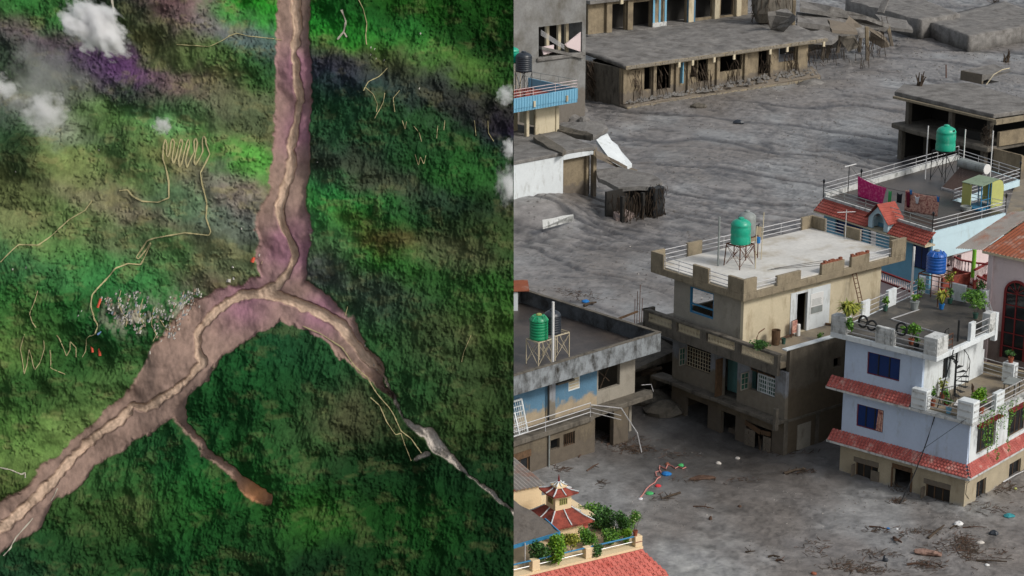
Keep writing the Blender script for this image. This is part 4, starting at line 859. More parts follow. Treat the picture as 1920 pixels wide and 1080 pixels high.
# windows
def bluewin(ax, off, u0, u1, z0, z1, nx, lab=None):
    w_ = window(r, ax, off, u0, u1, z0, z1, 'redpaint', 'glassblue', nx, 1, fw=.05, dep=.08)
    m = MB(); 
    for i in range(1, nx): 
        u = u0 + (u1 - u0) * i / nx; ubox(m, ax, off + .075, off + .14, u - .035, u + .035, z0 + .05, z1 - .05)
    m.build('mullion', M['black'], w_); return w_
bluewin('L', 0, 4.32, 6.36, 5.85, 7.12, 3); bw = bluewin('L', 0, 5.15, 6.85, 2.7, 4.0, 3)
m = MB(); 
for k in range(6): m.add([(.03, 5.2 + k*.07, 2.75), (.03 + .03 * (k % 2), 5.27 + k*.07, 2.75), (.03 + .03 * (k % 2), 5.27 + k*.05, 3.95), (.03, 5.2 + k*.05, 3.95)], [(0, 1, 2, 3)])
m.build('curtain', M['floral'], bw)
window(r, 'R', 0, .98, 3.05, 2.45, 4.1, 'wood', 'glassdark', 3, 1); window(r, 'R', 0, 4.4, 6.5, 2.4, 4.0, 'wood', 'glassdark', 4, 1)
MB().box(.85, 3.2, -.3, -.002, 4.1, 4.2).box(4.3, 6.7, -.3, -.002, 4.02, 4.12).build('red_window_hood', M['redpaint'], r)
window(r, 'R', 0, 1.3, 2.35, -.55, .8, 'wood', 'glassdark', 2, 1); window(r, 'R', 0, 4.95, 6.3, -.3, .75, 'wood', 'glassdark', 2, 1)
window(r, 'R', 2.95, 2.2, 3.0, 5.6, 7.3, 'white', 'glassdark', 1, 1, name='door')
for b0, b1, z0, z1 in ((5.3, 6.75, -.45, .62), (.85, 2.35, -.75, .52)):
    window(r, 'L', 0, b0, b1, z0, z1, 'wood', 'inside', 3, 1, fw=.08)
    MB().box(-.03, -.002, b0 - .02, (b0 + b1) / 2 - .02, z1 + .02, z1 + .3).box(-.03, -.002, (b0 + b1) / 2 + .02, b1 + .1, z1, z1 + .28).build('transom_board', M['ruin'], r)
MB().box(-.05, 0, 5.2, 5.72, -.5, .4).build('shutter', M['ruin'], r); MB().box(-.35, 0, 6.74, 6.79, -.5, .5).build('shutter', M['ruin'], r)
MB().box(-.36, 0, 2.36, 2.41, -.7, .35).build('shutter', M['ruin'], r)
MB().box(-.035, -.002, 3.2, 4.42, .9, 1.15).box(-.05, -.002, 3.15, 3.25, -1.4, .9).box(-.05, -.002, 4.35, 4.45, -1.4, .9).build('door_frame', M['wood'], r)
m = MB(); rg = random.Random(8)
for k in range(70):
    p = Vector((-.35 + rg.uniform(-.2, .5), rg.uniform(3.2, 4.45), rg.uniform(-.9, -.1))); m.tube([p, p + Vector((rg.uniform(-.4, .4), rg.uniform(-.5, .5), rg.uniform(-.3, .5)))], .014, 4)
o = m.build('driftwood_tangle', M['twig'], kind='stuff'); place(o, F5, (0, 0, 0))
# crack line is real: a thin recessed pipe of cable down the corner
MB().tube([(-.03, -.03, 4.5), (-.05, -.06, 3.2), (-.02, -.1, 2.4), (-.5, -.55, 1.9), (-.56, -.5, 1.5), (-.02, -.12, 1.2), (.1, -.02, .5), (.5, -.02, .1)], .014, 4).build('corner_cable', M['black'], r)
# first terrace parapets
def slatbox(a0, a1, b0, b1, z0, z1, nm='parapet_pier'):
    o = MB().box(a0, a1, b0, b1, z0, z1).build(nm, M['white'], r, bevel=.015)
    m = MB(); n = 3
    for k in range(n):
        z = z0 + (z1 - z0) * (k + .45) / n; MB().box(a0 + .1, a1 - .1, b0 - .03, b0 - .001, z, z + .1).build('slat', M['whitedirty'], o); MB().box(a0 - .03, a0 - .001, b0 + .1, b1 - .1, z, z + .1).build('slat', M['whitedirty'], o)
    return o
slatbox(-.4, .25, -.38, .55, 4.74, 5.85); slatbox(-.42, .05, 2.38, 3.3, 4.76, 5.85); slatbox(2.1, 3.0, -.38, -.1, 4.74, 5.7)
rails(r, [(-.3, .55), (-.3, 2.38)], 4.78, (.25, .5, .8)); rails(r, [(.25, -.25), (2.1, -.25)], 4.74, (.3, .6, .9)); rails(r, [(3.0, -.25), (7.5, -.25)], 4.74, (.3, .6, .9))
slatbox(6.4, 6.9, .9, 1.6, 4.86, 5.95); rails(r, [(6.8, 3.3), (6.6, 1.6)], 4.86, (.15, .4, .65, .95)); rails(r, [(6.6, .9), (6.6, -.2)], 4.86, (.15, .4, .65, .95))
MB().box(6.6, 6.8, 2.95, 3.5, 4.86, 6.3).build('parapet_pier', M['white'], r, bevel=.01)
# roof terrace
RF = [(-.5, 1.88), (5.65, 1.82), (9.3, 4.2), (9.4, 8.75), (-.5, 8.45)]
MB().prism(RF, 7.64, 7.92).build('roof_slab', M['white'], r, bevel=.015)
MB().prism([(-.3, 2.1), (5.5, 2.05), (9.1, 4.3), (9.2, 8.55), (-.3, 8.25)], 7.92, 7.97).build('roof_surface', M['roofdark'], r)
for bx in ((-.5, .1, 7.5, 8.45, 8.9), (-.5, -.25, 4.5, 5.65, 8.85), (-.5, .65, 1.88, 2.7, 8.9), (5.0, 5.65, 1.82, 2.3, 9.0)):
    o = MB().box(*bx[:4], 7.92, bx[4]).build('parapet_pier', M['whitedirty'], r, bevel=.02)
    m = MB()
    for k in range(3): z = 8.05 + .27 * k; MB().box(bx[0] + .08, bx[1] - .08, bx[2] - .03, bx[2] - .001, z, z + .12).build('slat', M['whitedirty'], o); MB().box(bx[0] - .03, bx[0] - .001, bx[2] + .1, bx[3] - .1, z, z + .12).build('slat', M['whitedirty'], o)
for a0, a1, b0, b1 in ((2.5, 3.3, 8.3, 8.45), (5.3, 6.2, 8.35, 8.55), (9.1, 9.3, 5.6, 6.6), (3.0, 3.5, 1.85, 2.05), (8.9, 9.3, 4.2, 4.7), (9.1, 9.35, 8.3, 8.7)):
    block(r, a0, a1, b0, b1, 7.92, 8.95, 'white', 'parapet_pier')
rails(r, [(-.4, 5.65), (-.4, 7.5)], 7.92, (.2, .5, .8)); rails(r, [(-.4, 2.7), (-.4, 4.5)], 7.92, (.2, .5, .8))
rails(r, [(.1, 8.38), (2.5, 8.38)], 7.92, (.3, .6, .9)); rails(r, [(3.3, 8.4), (5.3, 8.42)], 7.92, (.3, .6, .9)); rails(r, [(6.2, 8.45), (9.1, 8.5)], 7.92, (.3, .6, .9))
rails(r, [(3.5, 1.92), (5.0, 1.9)], 7.92, (.2, .5, .85)); rails(r, [(5.65, 1.95), (8.95, 4.2)], 7.92, (.2, .5, .85)); rails(r, [(9.2, 4.7), (9.2, 5.6)], 7.92, (.3, .6, .9)); rails(r, [(9.2, 6.6), (9.25, 8.3)], 7.92, (.3, .6, .9))
rails(r, [(.65, 1.95), (1.2, 1.95)], 7.92, (.3, .6, .9), 'rust')
MB().box(5.67, 5.95, 1.8, 2.1, 7.3, 8.9).build('stair_wall', M['white'], r, bevel=.01)
# spiral stair
sc = F5.pl(1789, 742, 4.86); t = thing('spiral_staircase', 'black metal spiral staircase between the two terraces of the white house', 'staircase', F5, (sc[0], sc[1], 4.86))
MB().tube([(0, 0, 0), (0, 0, 4.3)], .06, 8).build('centre_pole', M['black'], t)
hl = []; 
for k in range(14):
    th = -2.6 + k * .42; z = .22 * (k + 1); m = MB(); c_, s_ = math.cos(th), math.sin(th); c2, s2 = math.cos(th + .42), math.sin(th + .42)
    m.add([(0, 0, z), (.72*c_, .72*s_, z), (.72*c2, .72*s2, z), (0, 0, z-.03), (.72*c_, .72*s_, z-.03), (.72*c2, .72*s2, z-.03)], [(0,1,2),(3,5,4),(0,3,4,1),(1,4,5,2),(2,5,3,0)]); m.build('step', M['black'], t)
    hl.append((.72 * c_, .72 * s_, z + .9)); MB().tube([(.72*c_, .72*s_, z), (.72*c_, .72*s_, z + .9)], .012, 4).build('baluster', M['black'], t)
MB().tube(hl, .02, 5).build('handrail', M['black'], t)
t = thing('black_iron_fence', 'low black iron fence around the foot of the spiral staircase', 'fence', F5, (.45, 2.2, 4.86))
m = MB(); 
for k in range(13): m.tube([(k*.12, -.1 - .03 * k, 0), (k*.12, -.1 - .03 * k, .95)], .014, 4)
m.tube([(0, -.1, .95), (1.5, -.5, .95)], .022, 5); m.build('bars', M['black'], t)
# power cable from roof to mud
q0 = F5.w(.9, 1.7, 8.0); q1 = P(1684, 944, -.2); q1 = Vector((q1.x, q1.y, -.4)); pts = []
for k in range(15):
    f_ = k / 14; p = q0.lerp(q1, f_); p.z -= 1.1 * math.sin(math.pi * f_) ; pts.append(p)
tag(MB().tube(pts, .03, 5).build('power_cable', M['black']), 'thick black cable hanging from the upper terrace of the white house down to the mud', 'cable')
tag(MB().tube([F5.w(-.4, 0, 4.9), F5.w(-1.2, 1.8, 3.1), F5.w(-.55, 3.0, 1.6)], .012, 4).build('thin_cable', M['black']), 'thin cable slanting across the middle floor of the white house', 'cable')
# roof items
tb = 8.0
stand('tall rusty stand under the bright blue tank', F5, (7.9, 6.9, tb), 1.5, 1.3, 1.75, 'rust', cross=False)
tank('water_tank', 'bright blue ribbed plastic tank on a tall rusty stand above the terrace plants', F5, (7.9, 6.9, tb + 1.8), .56, 1.25, 'bluetank', 'greytank', ribs=5)
place(tag(MB().tube([(0, 0, 0), (0, 0, 3.1)], .07, 8).build('pale_pole', M['whiteplastic']), 'tall pale pole at the left edge of the plant terrace, left of the blue tank', 'pole'), F5, (7.6, 8.2, tb))
def tyre(label, at, rr, rotz, tilt):
    m = MB(); pts = [(rr * math.cos(k * math.pi / 10), 0, rr * math.sin(k * math.pi / 10)) for k in range(21)]; m.tube(pts, .06, 6); m.beam((-rr, 0, 0), (rr, 0, 0), .05)
    o = m.build('black_ring', M['black']); place(tag(o, label, 'ring'), F5, at, rotz); o.rotation_euler.x = tilt; return o
tyre('leftmost of three black rings on the front rail of the plant terrace', (-.3, 6.55, 8.85), .3, 1.4, .2); tyre('smaller middle black ring on the front rail of the plant terrace', (-.3, 6.0, 8.75), .25, 1.7, .3)
tyre('black ring with a crossbar right of the middle front pier of the plant terrace', (-.35, 4.15, 8.95), .33, 1.5, .1)
pl_ = [('spiky yellow green plant spilling over the left front corner of the plant terrace', (-.2, 7.6, 8.85), .8, 1.0, None, 'leafyellow', 130, .22, True),
 ('trailing green plant hanging down beside the left front corner pier', (-.45, 7.2, 8.1), .4, .9, None, 'leaf', 300, .13, False),
 ('leafy creeper on the second left pier of the plant terrace', (1.6, 8.3, 8.4), .7, .8, None, 'leafyellow', 260, .14, True),
 ('bushy yellow green shrub in the middle of the front rail of the plant terrace', (.3, 3.9, 8.0), .75, 1.0, 'terracotta', 'leaf', 620, .12, False),
 ('dark potted plant below the shrub at the front rail', (-.2, 3.3, 8.0), .3, .5, 'black', 'leafdark', 120, .1, False),
 ('small green plant in a large white tub', (5.9, 7.0, 8.0), .38, .4, 'greytank', 'leafbright', 120, .12, False),
 ('young plant at the foot of the left pier of the plant terrace', (4.6, 8.1, 8.0), .4, .6, 'glassgreen', 'leafbright', 150, .12, False),
 ('spiky yellow plant in a bright blue pot under the tank stand', (7.0, 5.9, 8.0), .55, .9, 'cloth_blue', 'leafyellow', 60, .2, True),
 ('plant in a dark green pot right of the tank stand', (8.3, 6.1, 8.0), .45, .8, 'glassgreen', 'leafdark', 140, .12, False),
 ('climbing plant winding up the left legs of the tank stand', (7.2, 7.4, 8.2), .45, 1.7, None, 'leaf', 260, .1, False),
 ('climbing plant under the right side of the blue tank', (8.5, 6.3, 8.9), .4, 1.1, None, 'leafyellow', 220, .1, False),
 ('large dense green bush at the right rail of the plant terrace', (6.7, 3.6, 8.0), 1.05, 1.2, 'glassgreen', 'leaf', 1100, .1, False),
 ('agave like plant in a white planter at the far right of the plant terrace', (8.6, 4.7, 8.0), .7, .9, 'whiteplastic', 'leafdark', 60, .26, True),
 ('dark green shrub on the far right corner pier', (9.1, 4.5, 8.95), .5, .5, None, 'leafdark', 240, .1, False)]
for k, (lb, at, sz, hg, pot, lm, n, lf, bl) in enumerate(pl_): plant(lb, F5, at, sz, hg, pot, lm, n, lf, bl, seed=20 + k, potr=.26 if 'tub' in lb else .16, poth=.45 if 'tub' in lb else .28)
place(tag(MB().beam((0, 0, .03), (2.6, 0, .03), .05).build('steel_pipe', M['steel']), 'loose steel pipe lying on the floor of the plant terrace', 'pipe'), F5, (3.4, 7.0, 8.0), -.1)
place(tag(MB().beam((0, 0, .03), (3.2, 0, .06), .05).build('steel_pipe', M['steel']), 'second loose pipe lying at an angle to the first on the plant terrace', 'pipe'), F5, (3.4, 7.0, 8.0), -1.75)
# lower terrace items
pl2 = [('bright green bush on the right front corner of the lower terrace', (.9, -.15, 4.9), .7, 1.1, 'terracotta', 'leafbright', 650, .13, False),
 ('pale blue potted plant behind the front rail of the lower terrace', (-.1, 1.2, 4.86), .4, .5, 'blueflat', 'leafdark', 160, .1, False),
 ('red potted plant by the black fence of the lower terrace', (.9, 1.9, 4.86), .35, .6, 'redpaint', 'leaf', 160, .1, False),
 ('yellowish plant against the white wall behind the black fence', (1.7, 2.6, 4.86), .4, .9, 'terracotta', 'leafyellow', 180, .1, False),
 ('green plant at the left end of the black fence', (.3, 2.4, 4.86), .35, .7, 'terracotta', 'leaf', 150, .1, False),
 ('potted plant on the blue grey pier at the far end of the lower terrace', (6.65, 1.25, 5.95), .45, .4, 'terracotta', 'leafdark', 200, .1, False)]
for k, (lb, at, sz, hg, pot, lm, n, lf, bl) in enumerate(pl2): plant(lb, F5, at, sz, hg, pot, lm, n, lf, bl, seed=50 + k)
vines = MB(); rg = random.Random(77); tv = thing('hanging_vine', 'long leafy vines trailing from the lower terrace down the side wall', 'vine', F5, (0, 0, 0))
for k, (a, L_) in enumerate(((.3, .7), (.8, 1.6), (1.05, 2.0), (1.4, 2.7), (1.75, 2.2), (2.3, 3.1), (2.6, 1.2), (3.0, 1.5), (3.6, 2.9), (3.8, 1.4), (4.3, 1.1), (5.2, 1.6))):
    ps = [(a + .05 * math.sin(j), -.45 - .02 * (j % 2) - (.12 if 4.9 - L_ * j / 12 < 2.3 else 0), 4.95 - L_ * j / 12) for j in range(13)]; vines.tube(ps, .008, 3)
    for j in range(int(L_ * 34)):
        f_ = rg.random(); p = Vector((a + rg.gauss(0, .06), -.47 + rg.uniform(-.06, .05) - (.12 if 4.9 - L_ * f_ < 2.3 else 0), 4.95 - L_ * f_)); d = Vector((rg.gauss(0, 1), rg.gauss(0, 1), rg.gauss(0, 1))).normalized() * .06; e_ = d.cross(Vector((rg.gauss(0, 1), rg.gauss(0, 1), 1))).normalized() * .035
        vines.add([p - d, p + e_, p + d, p - e_], [(0, 1, 2, 3)])
vines.build('leaves', M['leaf'], tv)
t = thing('plastic_chair', 'brown plastic chair standing on the lower terrace', 'chair', F5, (2.75, 1.15, 4.86), .7)
MB().box(-.25, .25, -.22, .22, .4, .45).build('seat', M['wood'], t, bevel=.02); MB().box(-.25, .25, .2, .25, .45, .85).build('backrest', M['wood'], t, bevel=.02)
for sx in (-.22, .22):
    for sy in (-.19, .19): MB().box(sx - .02, sx + .02, sy - .02, sy + .02, 0, .4).build('leg', M['wood'], t)
t = thing('side_table', 'small grey blue table at the right end of the lower terrace', 'table', F5, (4.9, .2, 4.86), .2)
MB().box(-.6, .6, -.35, .35, .66, .72).build('table_top', M['greytank'], t)
for sx in (-.5, .5):
    for sy in (-.28, .28): MB().box(sx - .02, sx + .02, sy - .02, sy + .02, 0, .66).build('leg', M['black'], t)
m = MB(); m.wall('R', 0, 1.0, 0, 1.0, .05, .12); m = MB(); m.box(-.5, .5, -.5, -.3, .05, .1); m.box(-.5, .5, .3, .5, .05, .1); m.box(-.5, -.3, -.3, .3, .05, .1); m.box(.3, .5, -.3, .3, .05, .1)
place(tag(m.build('square_board', M['whiteplastic']), 'white square frame lying on the floor beside the brown chair', 'board'), F5, (1.55, 1.15, 4.86), .3)

# ================================================================ blue walled house at lower left of the village
F1 = Frame((8.6, 108.4), 42)
H1 = thing('blue_walled_house', 'flat roofed house with steel blue walls and stained parapet, left border of the village', 'house', F1); r = H1
MB().box(-16, -.85, 1.2, 11.5, 4.86, 5.12).box(-16, 0, 0.2, 1.2, 4.86, 5.1).box(-.85, -.2, 1.2, 11.8, 4.86, 5.1).build('roof_slab', M['concrete_dark'], r)
MB().box(-15.9, -.2, .2, 11.8, 5.12, 5.16).build('roof_surface', M['roofwet'], r)
M['parapet'] = mat('mossy_stained_parapet', (146, 152, 156), .2, 1.2, stain=(44, 40, 34), samt=.65, streak=1.6, ssc=1.1)
M['parapet_dark'] = mat('darker_stained_parapet', (84, 88, 92), .3, 1.0, stain=(34, 32, 30), samt=.6, streak=1.2, ssc=.9)  # darker copy of the parapet tone for its side and back runs
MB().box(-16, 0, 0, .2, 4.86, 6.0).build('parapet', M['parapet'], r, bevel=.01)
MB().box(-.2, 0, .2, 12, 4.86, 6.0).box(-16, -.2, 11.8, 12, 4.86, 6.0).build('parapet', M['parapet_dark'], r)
MB().box(-16, .02, -.03, .22, 6.0, 6.05).box(-.22, .02, .22, 12, 6.0, 6.05).build('coping', M['concrete_dark'], r)
MB().wall('R', 1.2, .22, -16, -3.95, 2.2, 4.86, [(-6.2, -5.3, 3.55, 4.3)]).build('upper_wall', M['blue'], r)
MB().wall('R', 1.2, .22, -3.95, -.85, 1.95, 4.86, [(-3.85, -2.1, 3.0, 4.35)]).wall('L', -1.05, .2, 1.42, 11.5, -1.5, 4.86).build('upper_wall', M['greyplaster'], r, label='bare grey stretch of upper wall with a dark window hole')
MB().wall('L', -8, .1, 1.4, 6, 2.3, 4.86).wall('R', 6, .1, -8, -1.1, 2.3, 4.86).build('inner_wall', M['inside'], r)
m = MB(); m.beam((-3.7, 1.5, 4.2), (-2.3, 1.9, 3.1), .07); m.beam((-3.3, 1.6, 3.0), (-2.6, 1.6, 4.2), .05); m.build('broken_timber', M['twig'], r)
window(r, 'R', 1.2, -6.2, -5.3, 3.55, 4.3, 'white', 'cream', 1, 4, dep=.02)
MB().box(-7.75, -7.3, 1.1, 1.19, 2.3, 4.86).build('pilaster', M['palegrey'], r); MB().tube([(-7.9, 1.05, 2.3), (-7.9, 1.05, 4.86)], .06, 6).build('drain_pipe', M['black'], r)
m = MB(); m.box(-7.2, -5.9, 1.0, 1.18, 4.2, 4.3); m.build('window_hood', M['concrete_dark'], r)
MB().prism([(-16, -.05), (-5.6, -.05), (-4.9, .25), (-2.0, .3), (-.2, .35), (.25, .9), (0, 1.2), (-16, 1.2)], 1.92, 2.22).build('balcony_slab', M['concrete_dark'], r, bevel=.03)
MB().wall('R', .15, .22, -16, -5.3, -1.5, 1.92, [(-7.56, -6.67, .85, 1.6), (-8.55, -7.85, .9, 1.5), (-12, -10.1, -.3, 1.0)]).box(-5.3, -5.1, .15, 4, -1.5, 1.92).build('lower_wall', M['lowmud'], r)
MB().wall('R', .35, .3, -3.4, -2.2, -1.5, 1.92).wall('R', 3.2, .2, -5.1, -1.1, -1.5, 1.92).build('corner_wall', M['lowmud'], r)
window(r, 'R', .15, -12, -10.1, -.3, 1.0, 'wood', 'glassdark', 3, 1, fw=.1); MB().box(-12, -10.05, .1, .149, 1.0, 1.4).build('carved_lintel', M['wood'], r)
lattice(r, 'R', .2, -7.56, -6.67, .85, 1.6, 6, 1, 'wood')
MB().tube([(-8.75, .05, -.8), (-8.75, .05, 1.9)], .05, 6).build('drain_pipe', M['greytank'], r)
rails(r, [(-16, .02), (-5.6, .02)], 2.2, (.3, .55, .85), 'steel', post=3)
fp = [P(1108, 759, 3.05), P(1165, 765.5, 2.2), P(1195, 812, .6), P(1203, 848, 0)]; lp = [(*F1.l(v), v.z) for v in fp]
MB().tube(lp, .035, 6).build('fallen_handrail', M['steel'], r)
MB().tube([(-5.6, .02, 2.75), lp[1][:2] + (1.75,)], .02, 5).tube([(-5.6, .02, 2.5), lp[1][:2] + (1.5,)], .02, 5).build('fallen_rail', M['steel'], r)
MB().tube([(-.6, .9, 2.7), (.1, .8, 2.6), (0, .5, 2.25)], .02, 5).build('bent_rail_end', M['steel'], r)
MB().wall('L', -2.4, .2, .65, 3.2, -1.5, 1.92).box(-5.1, -2.4, .7, 3.2, -1.4, -.25).build('inner_wall', M['inside'], r)
t = thing('window_grille', 'white barred window grille fallen against the blue wall on the balcony', 'grille', F1, (-11.0, .45, 2.3))
m = MB()
for k in range(14): m.beam((-.95 + k * .146, 0, 0), (-.95 + k * .146, .5, 1.75), .022)
for k in range(7): m.beam((-.95, .5 * k / 6, 1.75 * k / 6), (.95, .5 * k / 6, 1.75 * k / 6), .03)
m.beam((-1, 0, 0), (-1, .52, 1.8), .07); m.beam((1, 0, 0), (1, .52, 1.8), .07); m.beam((-1, 0, 0), (1, 0, 0), .07); m.beam((-1, .52, 1.8), (1, .52, 1.8), .07); m.beam((-.3, -.02, 0), (-.3, .38, 1.2), .09); m.beam((.35, -.02, 0), (.35, .38, 1.2), .09)
m.build('bars', M['white'], t)
c1 = F1.pl(1017, 683, 5.2); zt = zat(F1.w(c1[0], c1[1], 0), 637)
stand('thin pale metal stand under the green ribbed tank', F1, (c1[0], c1[1] + .3, 5.16), 1.0, 1.0, zt - 5.2, 'cream')
tank('water_tank', 'green ribbed tank on the roof of the blue walled house', F1, (c1[0], c1[1] + .3, zt), .52, 1.4, 'green', 'yellowgreen', ribs=6)
c2 = F1.pl(1056, 672, 5.2); zt2 = zat(F1.w(c2[0], c2[1] + .6, 0), 622)
stand('thin pale metal stand under the black ribbed tank', F1, (c2[0], c2[1] + .6, 5.16), 1.1, 1.0, zt2 - 5.2, 'cream')
tank('water_tank', 'black ribbed tank just right of the green ribbed tank', F1, (c2[0] - .3, c2[1] + .6, zt2), .5, 1.35, 'blacktank', ribs=7)
c3 = F1.pl(1036.5, 687, 5.2); zt3 = zat(F1.w(*c3, 0), 566)
place(tag(MB().tube([(0, 0, 0), (0, 0, zt3 - 5.16)], .075, 8).build('white_pole', M['whiteplastic']), 'white upright pole between the green and black ribbed tanks', 'pole'), F1, (*c3, 5.16))
m = MB(); m.beam((0, 0, .04), (1.8, 0, .04), .08).beam((0, .2, .04), (1.2, .5, .1), .05); place(tag(m.build('white_pipe', M['whiteplastic']), 'white pipe lying behind the parapet of the blue walled house', 'pipe'), F1, (-10.3, .45, 5.17), .05)
m = MB()
for k in range(3): m.beam((0, k * .4, .04), (1.5, .2 + k * .4, .3), .03)
for k in range(3): m.beam((k * .5, 0, .05), (k * .5, 1.0, .25), .03)
place(tag(m.build('metal_frame', M['steel']), 'light metal frame lying on the roof left of the green tank', 'frame'), F1, (-11.6, 1.0, 5.17), .3)
# small rusty roof beyond
cr = P(962, 548, 6.2)
t = thing('rusty_shed', 'small shed with a rusty red sheet roof at the left border behind the black parapet', 'shed', None, (cr.x + .2, cr.y, 5.16)); 
m = MB(); m.prism([(-1.5, -.8), (.8, -.5), (.7, 1.2), (-1.5, .9)], 1.25, 1.3, [1.25, 1.3, 1.5, 1.45]); m.build('roof_sheet', M['rustroof'], t); MB().box(-1.3, .1, -.5, .7, 0, 1.2).build('wall', M['white'], t)

# ================================================================ house with laundry terrace
O4 = P(1749.4, 434, 8.0); F4 = Frame((O4.x, O4.y), 40); F4L = Frame((O4.x, O4.y), 32.3)
H4 = thing('laundry_terrace_house', 'pale blue house with laundry drying on its wet roof terrace', 'house', F4); r = H4
rot = math.radians(32.3 - 40)
def L4(m): return rot_mb(m, rot)
bl_ = (1.43, 10.63)
TP = [(0, 0), (7.7, 0), (7.8, 4.4), (16.4, 5.2), (18.2, 12.2), bl_]
MB().prism(TP, 7.5, 7.95).build('roof_slab', M['lightblue'], r)
MB().prism([(.15, .15), (7.55, .15), (7.65, 4.55), (16.2, 5.35), (17.9, 12.0), (1.5, 10.45)], 7.95, 8.0).build('terrace_floor', M['roofwet'], r)
MB().wall('R', .02, .2, .1, 7.7, 6.0, 7.5).build('side_wall', M['lightblue'], r)
MB().wall('R', .25, .2, .3, 9, 1.0, 6.0, [(2.0, 2.6, 5.1, 5.9), (3.0, 3.5, 4.6, 5.8)]).wall('L', 7.6, .2, .45, 5, 1, 7.5).build('lower_side_wall', M['pink'], r)
L4(MB().wall('L', .02, .2, .1, 10.6, 3.0, 7.5, [(.3, 1.8, 5.2, 7.1), (3.1, 4.0, 5.6, 7.5), (5.3, 6.0, 5.6, 7.1), (6.6, 9.4, 5.8, 7.0)])).build('front_wall', M['blueflat'], r)
for b0, b1, z0, z1, n_ in ((.3, 1.8, 5.2, 7.1, 2), (6.6, 9.4, 5.8, 7.0, 3)):
    wn = L4(MB()); w_ = window(r, 'L', .02, b0, b1, z0, z1, 'black', 'glassblue', n_, 1)
    for o in [w_] + list(w_.children): 
        for vtx in o.data.vertices: x, y = vtx.co.x, vtx.co.y; vtx.co.x = x * math.cos(rot) - y * math.sin(rot); vtx.co.y = x * math.sin(rot) + y * math.cos(rot)
L4(MB().box(1.2, 1.3, 2.8, 4.3, 5.2, 7.4)).build('front_door', M['wood'], r)
# tiled edge and dormer
s1 = tilestrip(r, 'L', -.25, 3.35, .05, 7.98, -.85, 7.22, 'redtile2', .2, .22); s2 = tilestrip(r, 'L', 5.35, 10.7, .05, 7.98, -.85, 7.22, 'redtile2', .2, .22)
for o in (s1, s2): 
    for vtx in o.data.vertices: x, y = vtx.co.x, vtx.co.y; vtx.co.x = x * math.cos(rot) - y * math.sin(rot); vtx.co.y = x * math.sin(rot) + y * math.cos(rot)
m = MB(); m.box(-.87, .02, -.25, 10.7, 7.1, 7.2); L4(m).build('eave_board', M['cream'], r)
m = MB(); bc = 4.35; arch = []
for k in range(13):
    q = math.pi * k / 12; arch.append((bc - .55 * math.cos(q), 7.75 + .6 * math.sin(q)))
outer = [(bc - 1.0, 7.3), (bc - 1.0, 7.9), (bc, 8.95), (bc + 1.0, 7.9), (bc + 1.0, 7.3)]
def gable(aa, ab, mtn):
    mm = MB(); L_ = [(bc - .95, 7.25)] + [(bc - .95, 7.95), (bc, 8.9), (bc + .95, 7.95)] + [(bc + .95, 7.25)]; inner = [(bc - .55, 7.25)] + arch + [(bc + .55, 7.25)]
    def top(b_): return 7.95 + (8.9 - 7.95) * (1 - abs(b_ - bc) / .95)
    cols = [bc - .95, bc - .55] + [a_[0] for a_ in arch[1:-1]] + [bc + .55, bc + .95]
    def low(b_): 
        return 7.25 if abs(b_ - bc) >= .5499 else 7.75 + .6 * math.sqrt(max(0, 1 - ((b_ - bc) / .55) ** 2))
    for u, v in zip(cols[:-1], cols[1:]):
        lu = low(u) if abs(u - bc) < .55 else (7.75 if abs(v - bc) < .5 and abs(u-bc) > .549 and abs(v-bc) < .549 else 7.25); lv = low(v) if abs(v - bc) < .549 else (7.75 if abs(u - bc) < .549 else 7.25)
        mm.add([(aa, u, lu), (aa, v, lv), (aa, v, top(v)), (aa, u, top(u)), (ab, u, lu), (ab, v, lv), (ab, v, top(v)), (ab, u, top(u))], [(0,1,2,3),(7,6,5,4),(0,4,5,1),(3,2,6,7),(0,3,7,4),(1,5,6,2)])
    return L4(mm).build('dormer_gable', M[mtn], r)
gable(-.75, -.6, 'lightblue')
for sgn in (-1, 1):
    m = MB()
    for k in range(5):
        for i in range(8):
            f0, f1 = k / 5, (k + 1.1) / 5; a0 = -.95 + i * .2; 
            b0 = bc + sgn * 1.12 * f0; b1 = bc + sgn * 1.12 * f1; z0 = 9.02 - 1.15 * f0; z1 = 9.02 - 1.15 * f1 + .04
            m.add([(a0, b0, z0), (a0 + .19, b0, z0), (a0 + .19, b1, z1), (a0, b1, z1), (a0, b1, z1 - .05), (a0 + .19, b1, z1 - .05)], [(0,1,2,3),(3,2,5,4)])
            m.add([(a0, b0, z0-.06), (a0 + .19, b0, z0-.06), (a0 + .19, b1, z1-.06), (a0, b1, z1-.06)], [(3,2,1,0)])
    L4(m).build('dormer_tiles', M['redtile2'], r, kind='stuff')
L4(MB().box(-.6, .6, bc - .95, bc - .8, 7.25, 7.9).box(-.6, .6, bc + .8, bc + .95, 7.25, 7.9)).build('dormer_side', M['lightblue'], r)
L4(MB().box(-.02, .14, 0, 3.3, 7.95, 8.12).box(-.02, .14, 5.4, 10.6, 7.95, 8.12)).build('low_parapet', M['whitedirty'], r)
MB().prism([bl_, (bl_[0] + .02, bl_[1] - .2), (18.2, 12.0), (18.2, 12.2)], 7.95, 8.35).build('back_parapet', M['whitedirty'], r)
rails(r, [(0, .05), (7.7, .05), (7.75, 4.4)], 8.0, (.25, .5, .75), post=2.4); rails(r, [(0.02, .05), bl_], 8.05, (.2, .45, .7), post=2.2, mt='greytank'); rails(r, [bl_, (18.2, 12.1)], 8.05, (.4, .65, .95), post=3)
rails(r, [(7.75, 4.4), (16.4, 5.25)], 8.0, (.25, .5, .75), post=2.4); rails(r, [(16.4, 5.25), (18.2, 12.1)], 8.0, (.25, .5, .75), post=2.4)
